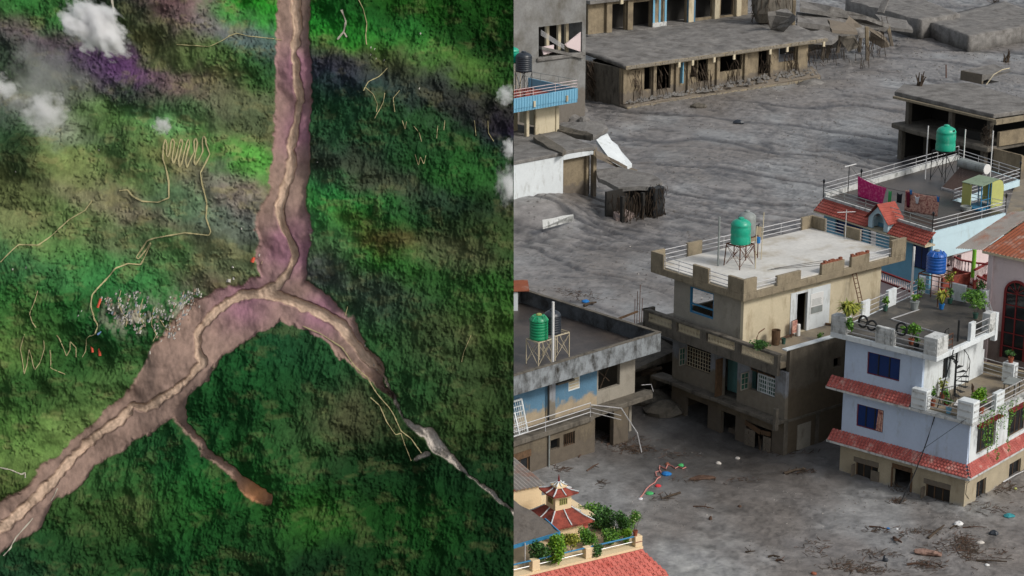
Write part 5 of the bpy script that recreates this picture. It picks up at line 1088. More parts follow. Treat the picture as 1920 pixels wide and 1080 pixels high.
for k, (p, lb) in enumerate([((.0, .05), 'front'), ((7.7, .05), 'right'), (bl_, 'left'), ((16.4, 5.25), 'far right'), ((5.8, 11.0), 'back')]):
    t = thing('lamp_post', 'small black lantern on the ' + lb + ' corner post of the laundry terrace railing' if lb != 'back' else 'small black lantern half way along the back railing of the laundry terrace', 'lamp', F4, (*p, 8.0))
    MB().tube([(0, 0, 0), (0, 0, 1.0)], .035, 6).build('post', M['black'], t); MB().lathe([(.05, 1.0), (.09, 1.2), (.1, 1.22), (.01, 1.34)], n=6).build('lantern', M['glassdark'], t)
# laundry
def sheet(name, label, cat, corners, mt, sub=10, wav=.05, two=None):
    """hanging cloth from four world corners (tl, tr, br, bl) with folds and real thickness"""
    tl, tr, br_, bl2 = [Vector(c) for c in corners]; n = (tr - tl).cross(bl2 - tl).normalized(); m = MB()
    for s in (0, .012):
        for j in range(sub + 1):
            for i in range(sub + 1):
                u, v = i / sub, j / sub; p = (tl.lerp(tr, u)).lerp(bl2.lerp(br_, u), v) - Vector((0, 0, .10 * math.sin(math.pi * u) * (1 - v) * (wav > 0)))
                p = p + n * (wav * math.sin(u * 17 + v * 1.5) * (.3 + v) + s); m.v.append(tuple(p))
    k = (sub + 1) ** 2
    for j in range(sub):
        for i in range(sub):
            a = j * (sub + 1) + i; m.f.append((a, a+1, a+sub+2, a+sub+1)); m.f.append((k+a+sub+1, k+a+sub+2, k+a+1, k+a))
    for i in range(sub):
        m.f.append((i, k+i, k+i+1, i+1)); a = sub * (sub + 1) + i; m.f.append((a+1, k+a+1, k+a, a))
    return tag(m.build(name, M[mt], smooth=True), label, cat)
def t4(x, y): return (1500 + x / 4.571, 270 + y / 4.571)
def W4(off, x, y):
    b_, z = on(F4, 'L', off, *t4(x, y)); return F4.w(off, b_, z)
sheet('pink_sheet', 'magenta printed sheet hanging slanted over the wet terrace', 'laundry', [W4(3.6, 495, 275), W4(3.0, 742, 378), W4(3.0, 706, 528), W4(3.6, 490, 448)], 'hotpink')
sheet('green_towel', 'narrow green towel hanging between the magenta sheet and the floral sheet', 'laundry', [W4(2.9, 760, 392), W4(2.9, 787, 400), W4(2.9, 780, 515), W4(2.9, 750, 510)], 'cloth_green', 5, .02)
sheet('black_shirt', 'black garment hanging between the green towel and the floral sheet', 'laundry', [W4(2.9, 832, 415), W4(2.9, 878, 424), W4(2.9, 870, 510), W4(2.9, 824, 500)], 'cloth_black', 5, .03)
sheet('floral_sheet', 'large red and cream floral sheet hanging near the terrace front', 'laundry', [W4(2.8, 905, 395), W4(2.8, 1200, 450), W4(2.8, 1178, 622), W4(2.8, 888, 572)], 'floral')
sheet('maroon_towel', 'maroon towel hanging over the left part of the floral sheet', 'laundry', [W4(2.74, 908, 405), W4(2.74, 945, 400), W4(2.74, 940, 545), W4(2.74, 912, 540)], 'cloth_maroon', 5, .02)
sheet('white_cloth', 'small white cloth pegged over the floral sheet', 'laundry', [W4(2.72, 984, 442), W4(2.72, 1026, 448), W4(2.72, 1012, 515), W4(2.72, 992, 512)], 'cloth_white', 5, .02)
sheet('blue_peg_cloth', 'small blue cloth at the left top corner of the floral sheet', 'laundry', [W4(2.72, 940, 385), W4(2.72, 962, 388), W4(2.72, 958, 435), W4(2.72, 942, 432)], 'cloth_blue', 4, .01)
sheet('blue_peg_cloth', 'small blue cloth at the right top corner of the floral sheet', 'laundry', [W4(2.72, 1172, 440), W4(2.72, 1195, 445), W4(2.72, 1192, 498), W4(2.72, 1174, 495)], 'cloth_blue', 4, .01)
sheet('peach_cloth', 'peach coloured garment hanging left of the maroon towel', 'laundry', [W4(2.9, 612+300, 392), W4(2.9, 640+296, 385), W4(2.9, 930, 420), W4(2.9, 915, 425)], 'floral', 4, .01)
p0 = W4(4.0, 430, 185); p1 = W4(3.4, 495, 270)
tag(MB().tube([p0, W4(3.6, 495, 272), W4(3.0, 742, 376), W4(2.9, 905, 412), W4(2.8, 1200, 448)], .012, 4).build('clothes_line', M['black']), 'thin clothes line carrying the laundry across the terrace', 'clothes line')
mp = W4(4.03, 412, 410); zt = zat(mp, 270 + 190 / 4.571)
t = thing('aerial_mast', 'thin mast with a white crossbar left of the magenta sheet', 'aerial', None, (mp.x, mp.y, 8.0)); MB().tube([(0, 0, 0), (0, 0, zt - 8)], .03, 5).build('mast', M['black'], t); MB().beam((-.35, -.2, zt - 8), (.5, .25, zt - 7.9), .1, .04).build('crossbar', M['whiteplastic'], t)
# tank, solar heater, stair hood
stand('tall dark stand under the teal tank of the laundry terrace', F4, (12.0, 8.6, 8.0), 1.3, 1.3, 2.15, 'black')
tank('water_tank', 'teal domed tank high on a dark stand above the laundry terrace', F4, (12.0, 8.6, 10.2), .7, 1.75, 'teal', ribs=2, logo=True)
for k, (a, b_, h_, lb) in enumerate([(11.2, 9.6, 3.9, 'white pole left behind the teal tank of the laundry terrace'), (13.4, 8.0, 3.6, 'white pole just right of the teal tank of the laundry terrace'), (15.3, 7.0, 3.4, 'white pole right of the solar water heater')]):
    place(tag(MB().tube([(0, 0, 0), (0, 0, h_)], .045, 6).build('white_pole', M['whiteplastic']), lb, 'pole'), F4, (a, b_, 8.0))
# heater: barrel from t4(1370,160) to (1600,215); collector slopes down towards the camera
Bq = lambda off, x, y: (lambda u, z: F4.w(u, off, z))(*on(F4, 'R', off, *t4(x, y)))
hl_, hr_ = Bq(7.6, 1375, 160), Bq(5.0, 1600, 215); cl_, crr = Bq(6.6, 1215, 378), Bq(4.6, 1420, 432)
cl_.z = 8.15; crr.z = 8.15; cl_ = P(*t4(1215, 378), 8.15); crr = P(*t4(1420, 432), 8.15)
t = thing('solar_water_heater', 'solar water heater with a grey barrel above a brown tube collector', 'water heater', None, tuple(cl_))
hl_ = P(*t4(1375, 160), 9.75); hr_ = P(*t4(1600, 215), 9.75)
m = MB().tube([hl_ - cl_, hr_ - cl_], .34, 16); m.build('barrel', M['greytank'], t, smooth=False)
d_ = (hr_ - hl_).normalized(); MB().tube([hr_ - cl_, hr_ - cl_ + d_ * .06], .36, 16).build('end_cap', M['whiteplastic'], t)
n_ = 22
for k in range(n_):
    f_ = (k + .5) / n_; MB().tube([(hl_.lerp(hr_, .02 + .9 * f_) - cl_) - Vector((0, 0, .25)), cl_.lerp(crr, f_) - cl_ + Vector((0, 0, .05))], .035, 5).build('collector_tube', M['solar'], t)
a_ = cl_ - cl_; b2 = crr - cl_; MB().add([a_, b2, b2 + Vector((0, 0, .08)), a_ + Vector((0, 0, .08))], [(0, 1, 2, 3)]) 
MB().beam(Vector((0, 0, .03)), b2 + Vector((0, 0, .03)), .1).beam(Vector((0, 0, -.1)), b2.lerp(hr_ - cl_, 1) * 0 + Vector((0, 0, .05)), .05).beam(hl_ - cl_ - Vector((0, 0, .3)), Vector((hl_.x - cl_.x, hl_.y - cl_.y, -.1)), .05).beam(hr_ - cl_ - Vector((0, 0, .3)), Vector((hr_.x - cl_.x, hr_.y - cl_.y, -.1)), .05).build('support_frame', M['steel'], t)
hq = F4.pl(*t4(1560, 545), 8.0); t = thing('stair_hood', 'yellow green curved stair hood with a pale sheet top', 'stair hood', F4, (hq[0] - .1, hq[1], 8.0))
MB().add([(-1.0, -.7, 1.75), (.9, -.7, 1.95), (.9, 1.0, 1.95), (-1.0, 1.0, 1.75), (-1.0, -.7, 1.79), (.9, -.7, 1.99), (.9, 1.0, 1.99), (-1.0, 1.0, 1.79)], [(3,2,1,0),(4,5,6,7),(0,1,5,4),(1,2,6,5),(2,3,7,6),(3,0,4,7)]).build('roof_sheet', M['sagewall'], t)
m = MB(); ps = [(.9, 1.97), (1.25, 1.8), (1.42, 1.4), (1.45, .9), (1.4, .1)]
for (a, z), (c, z2) in zip(ps[:-1], ps[1:]): m.add([(a, -.7, z), (c, -.7, z2), (c, 1.0, z2), (a, 1.0, z), (a - .03, -.7, z), (c - .03, -.7, z2), (c - .03, 1.0, z2), (a - .03, 1.0, z)], [(0,1,2,3),(7,6,5,4),(0,4,5,1),(3,2,6,7)])
m.add([(.1, -.7, .1)] + [(a, -.7, z) for a, z in ps[::-1]] + [(.1, -.7, 1.9)], [tuple(range(7))]); m.build('curved_side', M['yellowgreen'], t)
MB().box(-.95, -.9, 0.2, .95, .1, 1.7).box(-.9, -.1, .95, .98, .1, 1.7).build('back_panel', M['yellowgreen'], t)
m = MB(); 
for (x, y) in ((-.95, -.65), (-.2, -.65), (.1, -.65), (.9, .95)): m.box(x - .03, x + .03, y - .03, y + .03, 0, 1.8)
m.box(-.95, .1, -.66, -.63, .75, .8); m.build('frame', M['blueframe'], t)
MB().prism([(-.9, -.6), (.9, -.6), (.9, .9), (-.9, .9)], -.0, .12).build('plinth', M['blueframe'], t)
place(tag(MB().lathe([(.05, 0), (.35, .05), (.4, .3), (.36, .32), (.3, .1), (.01, .08)], n=16).build('wash_basin', M['greytank']), 'grey wash basin left of the stair hood', 'basin'), F4, (hq[0] - 1.5, hq[1] + .2, 8.0))
# sage green neighbour
gq = [P(1888, 398, 7.2), P(1960, 380, 7.2), P(1960, 325, 7.2), P(1905, 340, 7.2)]
t = thing('sage_green_house', 'low sage green house with a bare concrete roof right of the laundry terrace', 'house', None, tuple(gq[0] - Vector((0, 0, 7.2))))
MB().prism([((v - gq[0]).x, (v - gq[0]).y) for v in gq], 7.05, 7.25).build('roof', M['terrace'], t); q = [((v - gq[0]).x, (v - gq[0]).y) for v in gq]
MB().prism([(q[0][0] + .15, q[0][1] + .15), (q[1][0], q[1][1] + .1), (q[2][0], q[2][1] - .2), (q[3][0] + .15, q[3][1] - .2)], 3, 7.05).build('wall', M['sagewall'], t)
gq = [P(1886, 428, 6.2), P(1975, 415, 6.2), P(1975, 395, 7), P(1890, 412, 7)]
t = thing('sheet_roof_lean_to', 'grey corrugated lean-to roof below the sage green house', 'lean-to', None, tuple(gq[0]))
m = MB(); n_ = 26
for k in range(n_):
    f0, f1 = k / n_, (k + 1) / n_; z_ = .05 if k % 2 else 0; z2 = 0 if k % 2 else .05
    m.add([gq[0].lerp(gq[1], f0) - gq[0] + Vector((0, 0, z_)), gq[0].lerp(gq[1], f1) - gq[0] + Vector((0, 0, z2)), gq[3].lerp(gq[2], f1) - gq[0] + Vector((0, 0, z2)), gq[3].lerp(gq[2], f0) - gq[0] + Vector((0, 0, z_))], [(0, 1, 2, 3)])
m.build('corrugated_sheet', M['greyroof'], t); MB().beam((0, 0, -.1), gq[1] - gq[0] - Vector((0, 0, .1)), .12, .16).build('eave_beam', M['black'], t)
# white block below lean-to and balustraded walk
t = thing('balustrade', 'curved balustrade with red rails in front of the pale pink wall', 'balustrade', None, (0, 0, 0))
def balus(pxs, z, h):
    ps = [P(*q, z) for q in pxs]; m = MB(); rb = MB(); wb = MB()
    for a, b_ in zip(ps[:-1], ps[1:]):
        rb.beam(a + Vector((0, 0, h)), b_ + Vector((0, 0, h)), .16, .09); rb.beam(a, b_, .16, .09); n = max(2, int((b_ - a).length / .2))
        for i in range(n): p = a.lerp(b_, (i + .5) / n); m.lathe([(.04, p.z), (.06, p.z + .12), (.03, p.z + h * .5), (.05, p.z + h * .8), (.04, p.z + h)], p.x, p.y, 6)
        wb.beam(a - Vector((0, 0, .45)), b_ - Vector((0, 0, .45)), .12, .8)
    rb.build('rail', M['redpaint'], t); m.build('balusters', M['pink'], t, kind='stuff'); wb.build('plinth_wall', M['darkred' if z > 4.6 else 'pink'], t)
balus([(1752, 488), (1775, 495), (1800, 508), (1830, 514), (1852, 516)], 5.0, .75); balus([(1826, 527), (1854, 512)], 4.9, .75); balus([(1818, 532), (1856, 550)], 4.4, .75)
balus([(1650, 525), (1712, 548)], 4.5, .6)
pp = P(1824, 520, 5.0); tag(MB().tube([pp, pp + Vector((0, 0, zat(pp, 468) - 5))], .13, 10).build('lime_green_pillar', M['lime']), 'lime green pillar under the grey sheet roof left of the pink gable house', 'pillar')
pp = P(1744, 565, 3.6)
place(tag(MB().box(-1.6, 1.4, -.1, .1, 0, 1.5).build('maroon_gate', M['darkred']), 'dark red metal gate behind the blue tank stand', 'gate'), None, (P(1800, 545, 4).x, P(1800, 545, 4).y, 3.6), .5)
MB  # plaza slab under these
t = thing('forecourt', 'paved forecourt between the laundry house and the pink gable house', 'forecourt', F4, (0, 0, 0)); MB().prism([(.3, .2), (9, .2), (9, -9), (-1, -9), (-2.5, -3)], 2.5, 3.6).build('slab', M['terrace'], t)

# ================================================================ pink house with the arched window
H7 = thing('pink_gable_house', 'pale pink house with a tall dark red arched window at the right border', 'house', F5); r = H7
A7 = 9.6
b_l, z_e = on(F5, 'L', A7, 1856, 472)[0], on(F5, 'L', A7, 1856, 472)[1]
aw0, _ = on(F5, 'L', A7, 1916, 700); aw1, _ = on(F5, 'L', A7, 1881, 640); _, az = on(F5, 'L', A7, 1900, 528)
bm = (aw0 + aw1) / 2; hw = (aw1 - aw0) / 2
MB().wall('L', A7, .25, b_l - 9, b_l, 1.0, z_e - .05, [(bm - hw, bm + hw, 5.2, az - hw)] ).build('gable_wall', M['pink'], r)
MB().box(A7 - .012, A7 - .002, b_l - 9, b_l, 3.0, 6.55).build('wet_lower_wall', M['pinkwet'], r)
MB().box(A7 - .12, A7 - .003, b_l - .3, b_l, 1.0, z_e - .06).build('corner_pilaster', M['pink'], r)
# arched window: ring frame, panes, bars
arcn = 14; fr_ = MB(); out_r = hw + .12
prof_o = [(bm - out_r, 5.1)] + [(bm - out_r * math.cos(math.pi * k / arcn), az - hw + out_r * math.sin(math.pi * k / arcn)) for k in range(arcn + 1)] + [(bm + out_r, 5.1)]
prof_i = [(bm - hw, 5.1)] + [(bm - hw * math.cos(math.pi * k / arcn), az - hw + hw * math.sin(math.pi * k / arcn)) for k in range(arcn + 1)] + [(bm + hw, 5.1)]
for (o0, o1, i0, i1) in zip(prof_o[:-1], prof_o[1:], prof_i[:-1], prof_i[1:]):
    fr_.add([(A7 - .12, *o0), (A7 - .12, *o1), (A7 - .12, *i1), (A7 - .12, *i0), (A7, *o0), (A7, *o1), (A7, *i1), (A7, *i0)], [(0,1,2,3),(7,6,5,4),(0,4,5,1),(2,6,7,3)])
wf = fr_.build('window', M['redpaint'], r)
m = MB(); m.add([(A7 - .03, *q) for q in prof_i], [tuple(range(len(prof_i)))]); m.add([(A7 - .02, *q) for q in prof_i], [tuple(range(len(prof_i)))[::-1]]); m.build('pane', M['glassdark'], wf)
m = MB(); zc = az - hw
for z in (zc - .05, zc - .75, zc - 1.5, zc - 2.4, zc - 3.2): m.box(A7 - .09, A7 - .035, bm - hw, bm + hw, z, z + .045)
m.box(A7 - .088, A7 - .036, bm - .03, bm + .03, 5.1, zc)
for k in (1, 2, 3, 4): q = math.pi * k / 5; m.beam((A7 - .06, bm, zc), (A7 - .06, bm - hw * .97 * math.cos(q), zc + hw * .97 * math.sin(q)), .035)
m.build('window_bars', M['redpaint'], wf)
def corrug(name, pts4, mt, n, amp=.05, root=None):
    a, b_, c, d = [Vector(q) for q in pts4]; m = MB()
    for k in range(n):
        for s, (f0, f1, z0, z1) in enumerate(((k / n, (k + .5) / n, 0, amp), ((k + .5) / n, (k + 1) / n, amp, 0))):
            m.add([a.lerp(b_, f0) + Vector((0, 0, z0)), a.lerp(b_, f1) + Vector((0, 0, z1)), d.lerp(c, f1) + Vector((0, 0, z1)), d.lerp(c, f0) + Vector((0, 0, z0))], [(0, 1, 2, 3)])
    return m.build(name, M[mt], root)
# roof: eave follows the top of the wall, falling to the right
def l5(px, py, z): q = F5.pl(px, py, z); return (q[0], q[1], z)
z7 = z_e + .05
eL = (A7 - .35, b_l + .35, z7); eR = (A7 - .35, b_l - 9, z7 - .15)
corrug('roof_sheets', [eL, eR, (A7 + 6, b_l - 9, z7 + 1.3), (A7 + 6, b_l + .3, z7 + 1.0)], 'rustroof', 40, .05, r)
corrug('porch_roof_sheets', [(A7 - .45, b_l + 2.0, z7 - .15), (A7 - .4, b_l + .3, z7 + .06), (A7 + 6, b_l + .25, z7 + 1.15), (A7 + 6, b_l + 2.0, z7 + .75)], 'greyroof', 12, .05, r)
MB().beam((A7 - .3, b_l + .3, z7 - .05), (A7 - .3, b_l - 9, z7 - .2), .08, .14).build('verge_board', M['cream'], r)
MB().box(A7 + .25, A7 + 6, b_l - 9, b_l - .05, 1, z7 - .2).build('body', M['pink'], r)

# ================================================================ ruined building at upper right
O6 = P(1865, 214, 6.0); F6 = Frame((O6.x, O6.y), 33)
H6 = thing('ruined_frame_building', 'ruined open concrete building under a flat mud covered roof at the upper right', 'ruin', F6); r = H6
MB().prism([(-.1, 0), (7, -.2), (9, 12), (5.0, 13.5), (3.2, 14.8), (0, 12.6)], 5.6, 6.0).build('roof_slab', M['mudslab'], r, bevel=.05)
MB().prism([(-1.0, -.4), (5, -.2), (6, 12.0), (-.6, 12.2), (-1.1, 9)], 2.7, 3.15).build('floor_slab', M['concrete_dark'], r, bevel=.08)
for a, b_ in ((.2, .6), (.1, 5.2), (.2, 10.8)): MB().box(a, a + .45, b_, b_ + .45, 3.15, 5.6).build('column', M['concrete_dark'], r, bevel=.03)
for a, b_ in ((-.3, 11.0), (1.6, 5.5), (-.1, .8), (3, 11)): MB().box(a, a + .5, b_, b_ + .5, -1.5, 2.7).build('column', M['concrete_dark'], r, bevel=.03)
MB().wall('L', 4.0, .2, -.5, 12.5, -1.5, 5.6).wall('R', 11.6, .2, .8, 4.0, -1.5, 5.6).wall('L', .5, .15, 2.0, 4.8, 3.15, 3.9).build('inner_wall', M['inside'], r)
MB().wall('L', -.2, .2, -3.6, -.4, -1.5, 3.0).box(-.2, 8, -3.7, -3.5, -1.5, 2.9).box(.3, 8, -.5, -.2, 3.15, 4.4).build('beige_wall', M['ruin'], r)
MB().box(-.35, 8, -.6, -.25, 5.15, 5.6).box(-.4, -.05, -.6, 12.4, 5.4, 5.62).build('roof_beam', M['concrete'], r, bevel=.02)
tt = [P(1790, 148, 6), P(1828, 139, 6.3)]
cc = F6.pl(1840, 152, 6.0); t = thing('roof_hatch', 'broken open roof hatch with a beige side on the upper right ruined roof', 'hatch', F6, (cc[0], cc[1], 6.0))
MB().box(-1.2, -1.0, -1.2, 1.6, 0, .9).box(-1.0, 1.2, 1.4, 1.6, 0, .9).build('walls', M['ruin'], t); MB().prism([(-1.2, -1.2), (2.6, -1.4), (2.8, 1.2), (-1.0, 1.6)], .9, 1.0, [.3, .9, 1.2, .9]).build('lid_slab', M['mudslab'], t); MB().tube([(-1, -1.6, 0), (-.2, -1.7, .9), (.8, -1.8, 1.3), (1.8, -1.8, 1.35)], .05, 5).build('bent_pipe', M['cream'], t)
MB().box(-.95, 1.0, -1.3, 1.3, .01, .05).build('opening', M['inside'], t)  # thin dark sheet painted for the unlit hole of the hatch
m = MB(); rg = random.Random(4)
q6 = F6.w(-.3, .2, 0)
for k in range(40):
    z = rg.uniform(2.6, 4.6); m.tube([(rg.uniform(-.3, .3), rg.uniform(-.4, .6), z), (rg.uniform(-.4, .4), rg.uniform(-.6, .6), z - rg.uniform(.3, 1))], .03, 4)
o = m.build('hanging_debris', M['twig'], kind='stuff'); place(o, F6, (-.3, .3, .4))

# ================================================================ half buried white walled building (left, mid distance)
O0 = P(1117, 375, 0); F0 = Frame((O0.x, O0.y), 40)
H0 = thing('broken_white_building', 'half buried building with a broken white wall and mud covered slab at the left border', 'ruin', F0); r = H0
MB().wall('R', 0, .22, -12, -3.75, .8, 4.45).build('white_wall', M['white'], r)
MB().wall('R', 0.03, .2, -12, -4.1, -1.5, .8).box(-3.7, -.3, .5, .7, .5, 4.45).build('lower_wall', M['ruin'], r)
MB().box(-3.75, -3.6, .22, 3, .5, 4.45).box(-.9, -.7, .22, 4, -1, 4.45).box(-1.6, -.9, 1.6, 1.8, 0, 4.45).build('inner_wall', M['ruin'], r)
MB().box(-.35, 0, -.05, .3, -1, 4.6).build('corner_column', M['ruin'], r)
MB().box(-3.75, -.35, -.02, .22, 4.05, 4.45).build('lintel', M['white'], r)
MB().prism([(-13, -.1), (-3.9, -.1), (-3.0, .1), (-.2, -.2), (.2, 2), (1.5, 6.5), (.5, 11.5), (-13, 11.5)], 4.45, 4.75).build('roof_slab', M['mudslab'], r, bevel=.04)
# crumpled slabs: tilted polygons with thickness
def slab(px4, zs, th, mt, name, root=None, label=None, cat=None, frame=None):
    ps = [P(x, y, z) for (x, y), z in zip(px4, zs)]; c = sum(ps, Vector()) / len(ps); m = MB(); n = len(ps)
    if frame: loc = [Vector((*frame.l(p), p.z)) for p in ps]
    else: loc = [p - c for p in ps]
    # subdivided edge for a broken outline
    rgx = random.Random(int(c.x * 10 + c.y)); out = []
    for i in range(n):
        a, b_ = loc[i], loc[(i + 1) % n]; k = max(1, int((b_ - a).length / .9))
        for j in range(k): 
            q = a.lerp(b_, j / k)
            if j: q = q + Vector((rgx.uniform(-.12, .12), rgx.uniform(-.12, .12), rgx.uniform(-.05, .05)))
            out.append(q)
    k = len(out); m.v = [tuple(q) for q in out] + [tuple(q - Vector((0, 0, th))) for q in out]; m.f = [tuple(range(k)), tuple(range(k, 2 * k))[::-1]] + [(i, k + i, k + (i + 1) % k, (i + 1) % k) for i in range(k)]
    o = m.build(name, M[mt], root)
    if not frame: o.location = c
    if label: tag(o, label, cat or 'slab')
    return o
slab([(1045, 232), (1100, 228), (1133, 226), (1140, 240), (1112, 256), (1080, 246)], [5.1, 5.3, 5.2, 4.9, 4.8, 5.0], .35, 'mudslab', 'upheaved_slab', None, 'upheaved mud covered roof slab behind the broken white building', 'slab')
slab([(1118, 262), (1139, 250), (1165, 284), (1185, 307), (1176, 312), (1140, 293)], [4.8, 4.6, 3.6, 2.9, 2.8, 3.8], .3, 'white', 'folded_white_wall', None, 'fan shaped folded white wall sheet leaning off the broken roof', 'wall')
slab([(1116, 280), (1140, 293), (1176, 312), (1195, 318), (1185, 322), (1150, 304), (1118, 290)], [4.6, 3.8, 2.8, 2.2, 2.1, 3.2, 4.2], .3, 'ruin', 'fallen_beam', None, 'long muddy beam sloping down under the folded white wall', 'beam')
slab([(1118, 318), (1160, 313), (1222, 326), (1242, 340), (1228, 350), (1196, 349), (1160, 352), (1122, 334)], [2.7, 2.8, 2.7, 2.55, 2.45, 2.5, 2.4, 2.5], .35, 'mudslab', 'lower_slab', None, 'broken flat slab with dark hollow below it, right of the broken white building', 'slab')
slab([(1000, 256), (1012, 250), (1035, 262), (1062, 282), (1055, 287), (1028, 277)], [5.2, 5.3, 5.0, 4.9, 4.9, 4.9], .3, 'concrete_dark', 'buckled_slab', None, 'buckled dark slab edge on the roof of the broken white building', 'slab')
slab([(1030, 238), (1042, 234), (1100, 246), (1112, 252), (1108, 256), (1060, 248)], [5.0, 5.1, 5.1, 5.0, 4.8, 4.8], .4, 'concrete_dark', 'curved_slab_edge', None, 'long curved broken slab edge crossing the broken roof', 'slab')
t = thing('dark_tree_stump', 'black debris draped block at the right end of the broken building', 'debris block', F0, (5.2, -1.6, 0)); m = MB(); rg = random.Random(6)
bb = P(1228, 402, 0); t.location = bb; t.rotation_euler = (0, 0, F0.yaw)
m.box(-.7, .5, -.6, 1.0, -1, 2.45); o = m.build('block', M['black'], t, bevel=.1)
m = MB()
for k in range(240):
    x, y, z = rg.uniform(-.85, .65), rg.uniform(-.75, .2), rg.uniform(-.2, 2.6); m.tube([(x, y, z), (x + rg.uniform(-.2, .2), y + rg.uniform(-.2, .2), z - rg.uniform(.2, .9))], .025, 3)
m.build('hanging_roots', M['twig'], t)
MB().box(-4.2, -.2, 1.4, 1.6, -1, 2.3).box(-4.0, -3.7, -.3, 0, -1, 2.2).box(-1.9, -1.65, -.5, -.2, -1, 2.2).build('hollow_shade_wall', M['inside'], t)  # dark wall put in for the shade of the hollow under the slab
m = MB()
for k in range(160):
    x, y, z = rg.uniform(-4.0, -.3), rg.uniform(-.9, 1.2), rg.uniform(.2, 2.2); m.tube([(x, y, z), (x + rg.uniform(-.3, .3), y + rg.uniform(-.2, .2), z - rg.uniform(.3, 1.3))], .035, 3)
m.build('hollow_debris', M['twig'], t, kind='stuff')
pp = P(1157, 388, 0); tag(MB().tube([pp - Vector((0, 0, 1)), P(1157, 388, 0) + Vector((.1, 0, 2.3))], .12, 6).build('pink_post', M['floral'] if False else M['pinkwet']), 'slanting pinkish post under the broken flat slab', 'post')
tag(slab([(1150, 397), (1172, 392), (1190, 400), (1172, 410), (1155, 408)], [.7, .8, .4, .3, .4], .5, 'pinkwet', 'pink_rubble'), 'pinkish rubble chunk lying below the broken flat slab', 'rubble')
slab([(1017, 412), (1075, 402), (1076, 412), (1018, 427)], [1.5, 1.5, .9, .9], .12, 'whitedirty', 'fallen_panel', None, 'fallen ribbed whitish panel lying in the mud bank below the white wall', 'panel')

# balcony house on top of it
X = P(1043, 246, 4.75); FB = Frame((X.x, X.y), 40)
HB = thing('blue_balcony_house', 'cream house with a pale blue balcony and white and pink railings at the left border', 'house', FB); r = HB
MB().box(-2.4, .1, 0, .2, 4.76, 7.4).box(-.1, .25, -.1, .25, 4.75, 7.4).build('front_wall', M['cream'], r)
MB().box(-3.5, -3.2, -.1, .2, 4.76, 7.4).build('column', M['cream'], r); MB().box(-8, -2.4, 2.4, 2.6, 4.76, 7.4).box(0, .2, .25, 5, 4.76, 7.4).build('back_wall', M['cream'], r)
MB().box(-9, 1.1, -1.5, 5, 7.42, 7.75).build('balcony_slab', M['blueflat'], r)
m = MB(); m.box(-9, 1.1, -1.55, -1.45, 7.75, 8.65); m.box(1.0, 1.1, -1.45, 5, 7.75, 8.65); ob = m.build('balcony_panel', M['blueflat'], r)
m = MB()
for k in range(34): m.box(-8.9 + k * .3, -8.88 + k * .3, -1.575, -1.55, 7.45, 8.62)
m.build('panel_ribs', M['blueframe'], ob)
rails(r, [(-9, -1.5), (1.05, -1.5)], 8.65, (.2, .45, .72), 'pink', post=2.5); rails(r, [(1.05, -1.5), (.4, 5)], 8.65, (.25, .75), 'greytank', post=2.2)
MB().box(-9, 1.0, -1.4, 5, 7.75, 7.8).build('terrace_floor', M['darkred'], r)
for k, (px) in enumerate((1002, 1063)):
    u, z = on(FB, 'R', -1.6, px, 195 - (px - 1002) * .17); MB().box(u - .1, u + .1, -1.66, -1.5, z - .25, z + .25).build('spout', M['cream'], r)
cb = on(FB, 'R', 1.0, 982, 133); stand('thin stand under the black tank at the upper left border', FB, (cb[0], 1.0, 7.8), 1.0, 1.0, cb[1] - 7.85, 'black')
tank('water_tank', 'black ribbed tank above the pale blue balcony at the upper left border', FB, (cb[0], 1.0, cb[1]), .72, 1.65, 'blacktank', ribs=7)
cb2 = on(FB, 'R', 2.5, 966, 96); tank('water_tank', 'green tank barely showing at the upper left border above the black tank', FB, (cb2[0] - .35, 2.5, cb2[1] - .9), .6, 1.3, 'teal', ribs=2)
stand('thin stand under the barely visible green tank', FB, (cb2[0] - .35, 2.5, 7.8), 1.0, 1.0, cb2[1] - .95 - 7.8, 'cream')

# ================================================================ long ruined building at the top
O2 = P(1168, 205, 0); F2 = Frame((O2.x, O2.y), 37)
H2 = thing('long_ruined_building', 'long mud choked building with a broad sagging slab at the top of the village', 'ruin', F2); r = H2
op2 = [(1.3, 2.4, 3.9, 4.3), (3.2, 4.15, 1.6, 4.1), (4.7, 6.9, 1.4, 4.1), (9.4, 10.6, 2.2, 4.1), (10.8, 12.2, 1.6, 4.1), (13.9, 17.2, 2.3, 4.1), (19.7, 21.2, 1.4, 4.1), (22.8, 25.4, 2.4, 4.1)]
MB().wall('R', .4, .3, 0, 27.2, .5, 4.25, op2).build('front_wall', M['ruin'], r)
for a in (.1, 4.25, 7.4, 9.1, 13.3, 17.4, 21.3, 25.5): MB().box(a, a + (.45 if a != 25.5 else 1.6), .1, .7, .45, 4.25).build('column', M['ruin'], r, bevel=.04)
MB().box(8.25, 8.38, .0, .5, 1.8, 4.3).build('door_leaf', M['blueflat'], r)
MB().wall('L', 0, .3, .7, 15.5, -1.5, 4.25, [(9, 12, 1.2, 3.4)]).build('side_wall', M['concrete_dark'], r)
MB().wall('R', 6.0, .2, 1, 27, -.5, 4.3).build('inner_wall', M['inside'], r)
for a in (4.5, 9.2, 13.3, 17.4, 21.3): MB().box(a, a + .15, .7, 6, -.5, 4.3).build('partition', M['inside'], r)
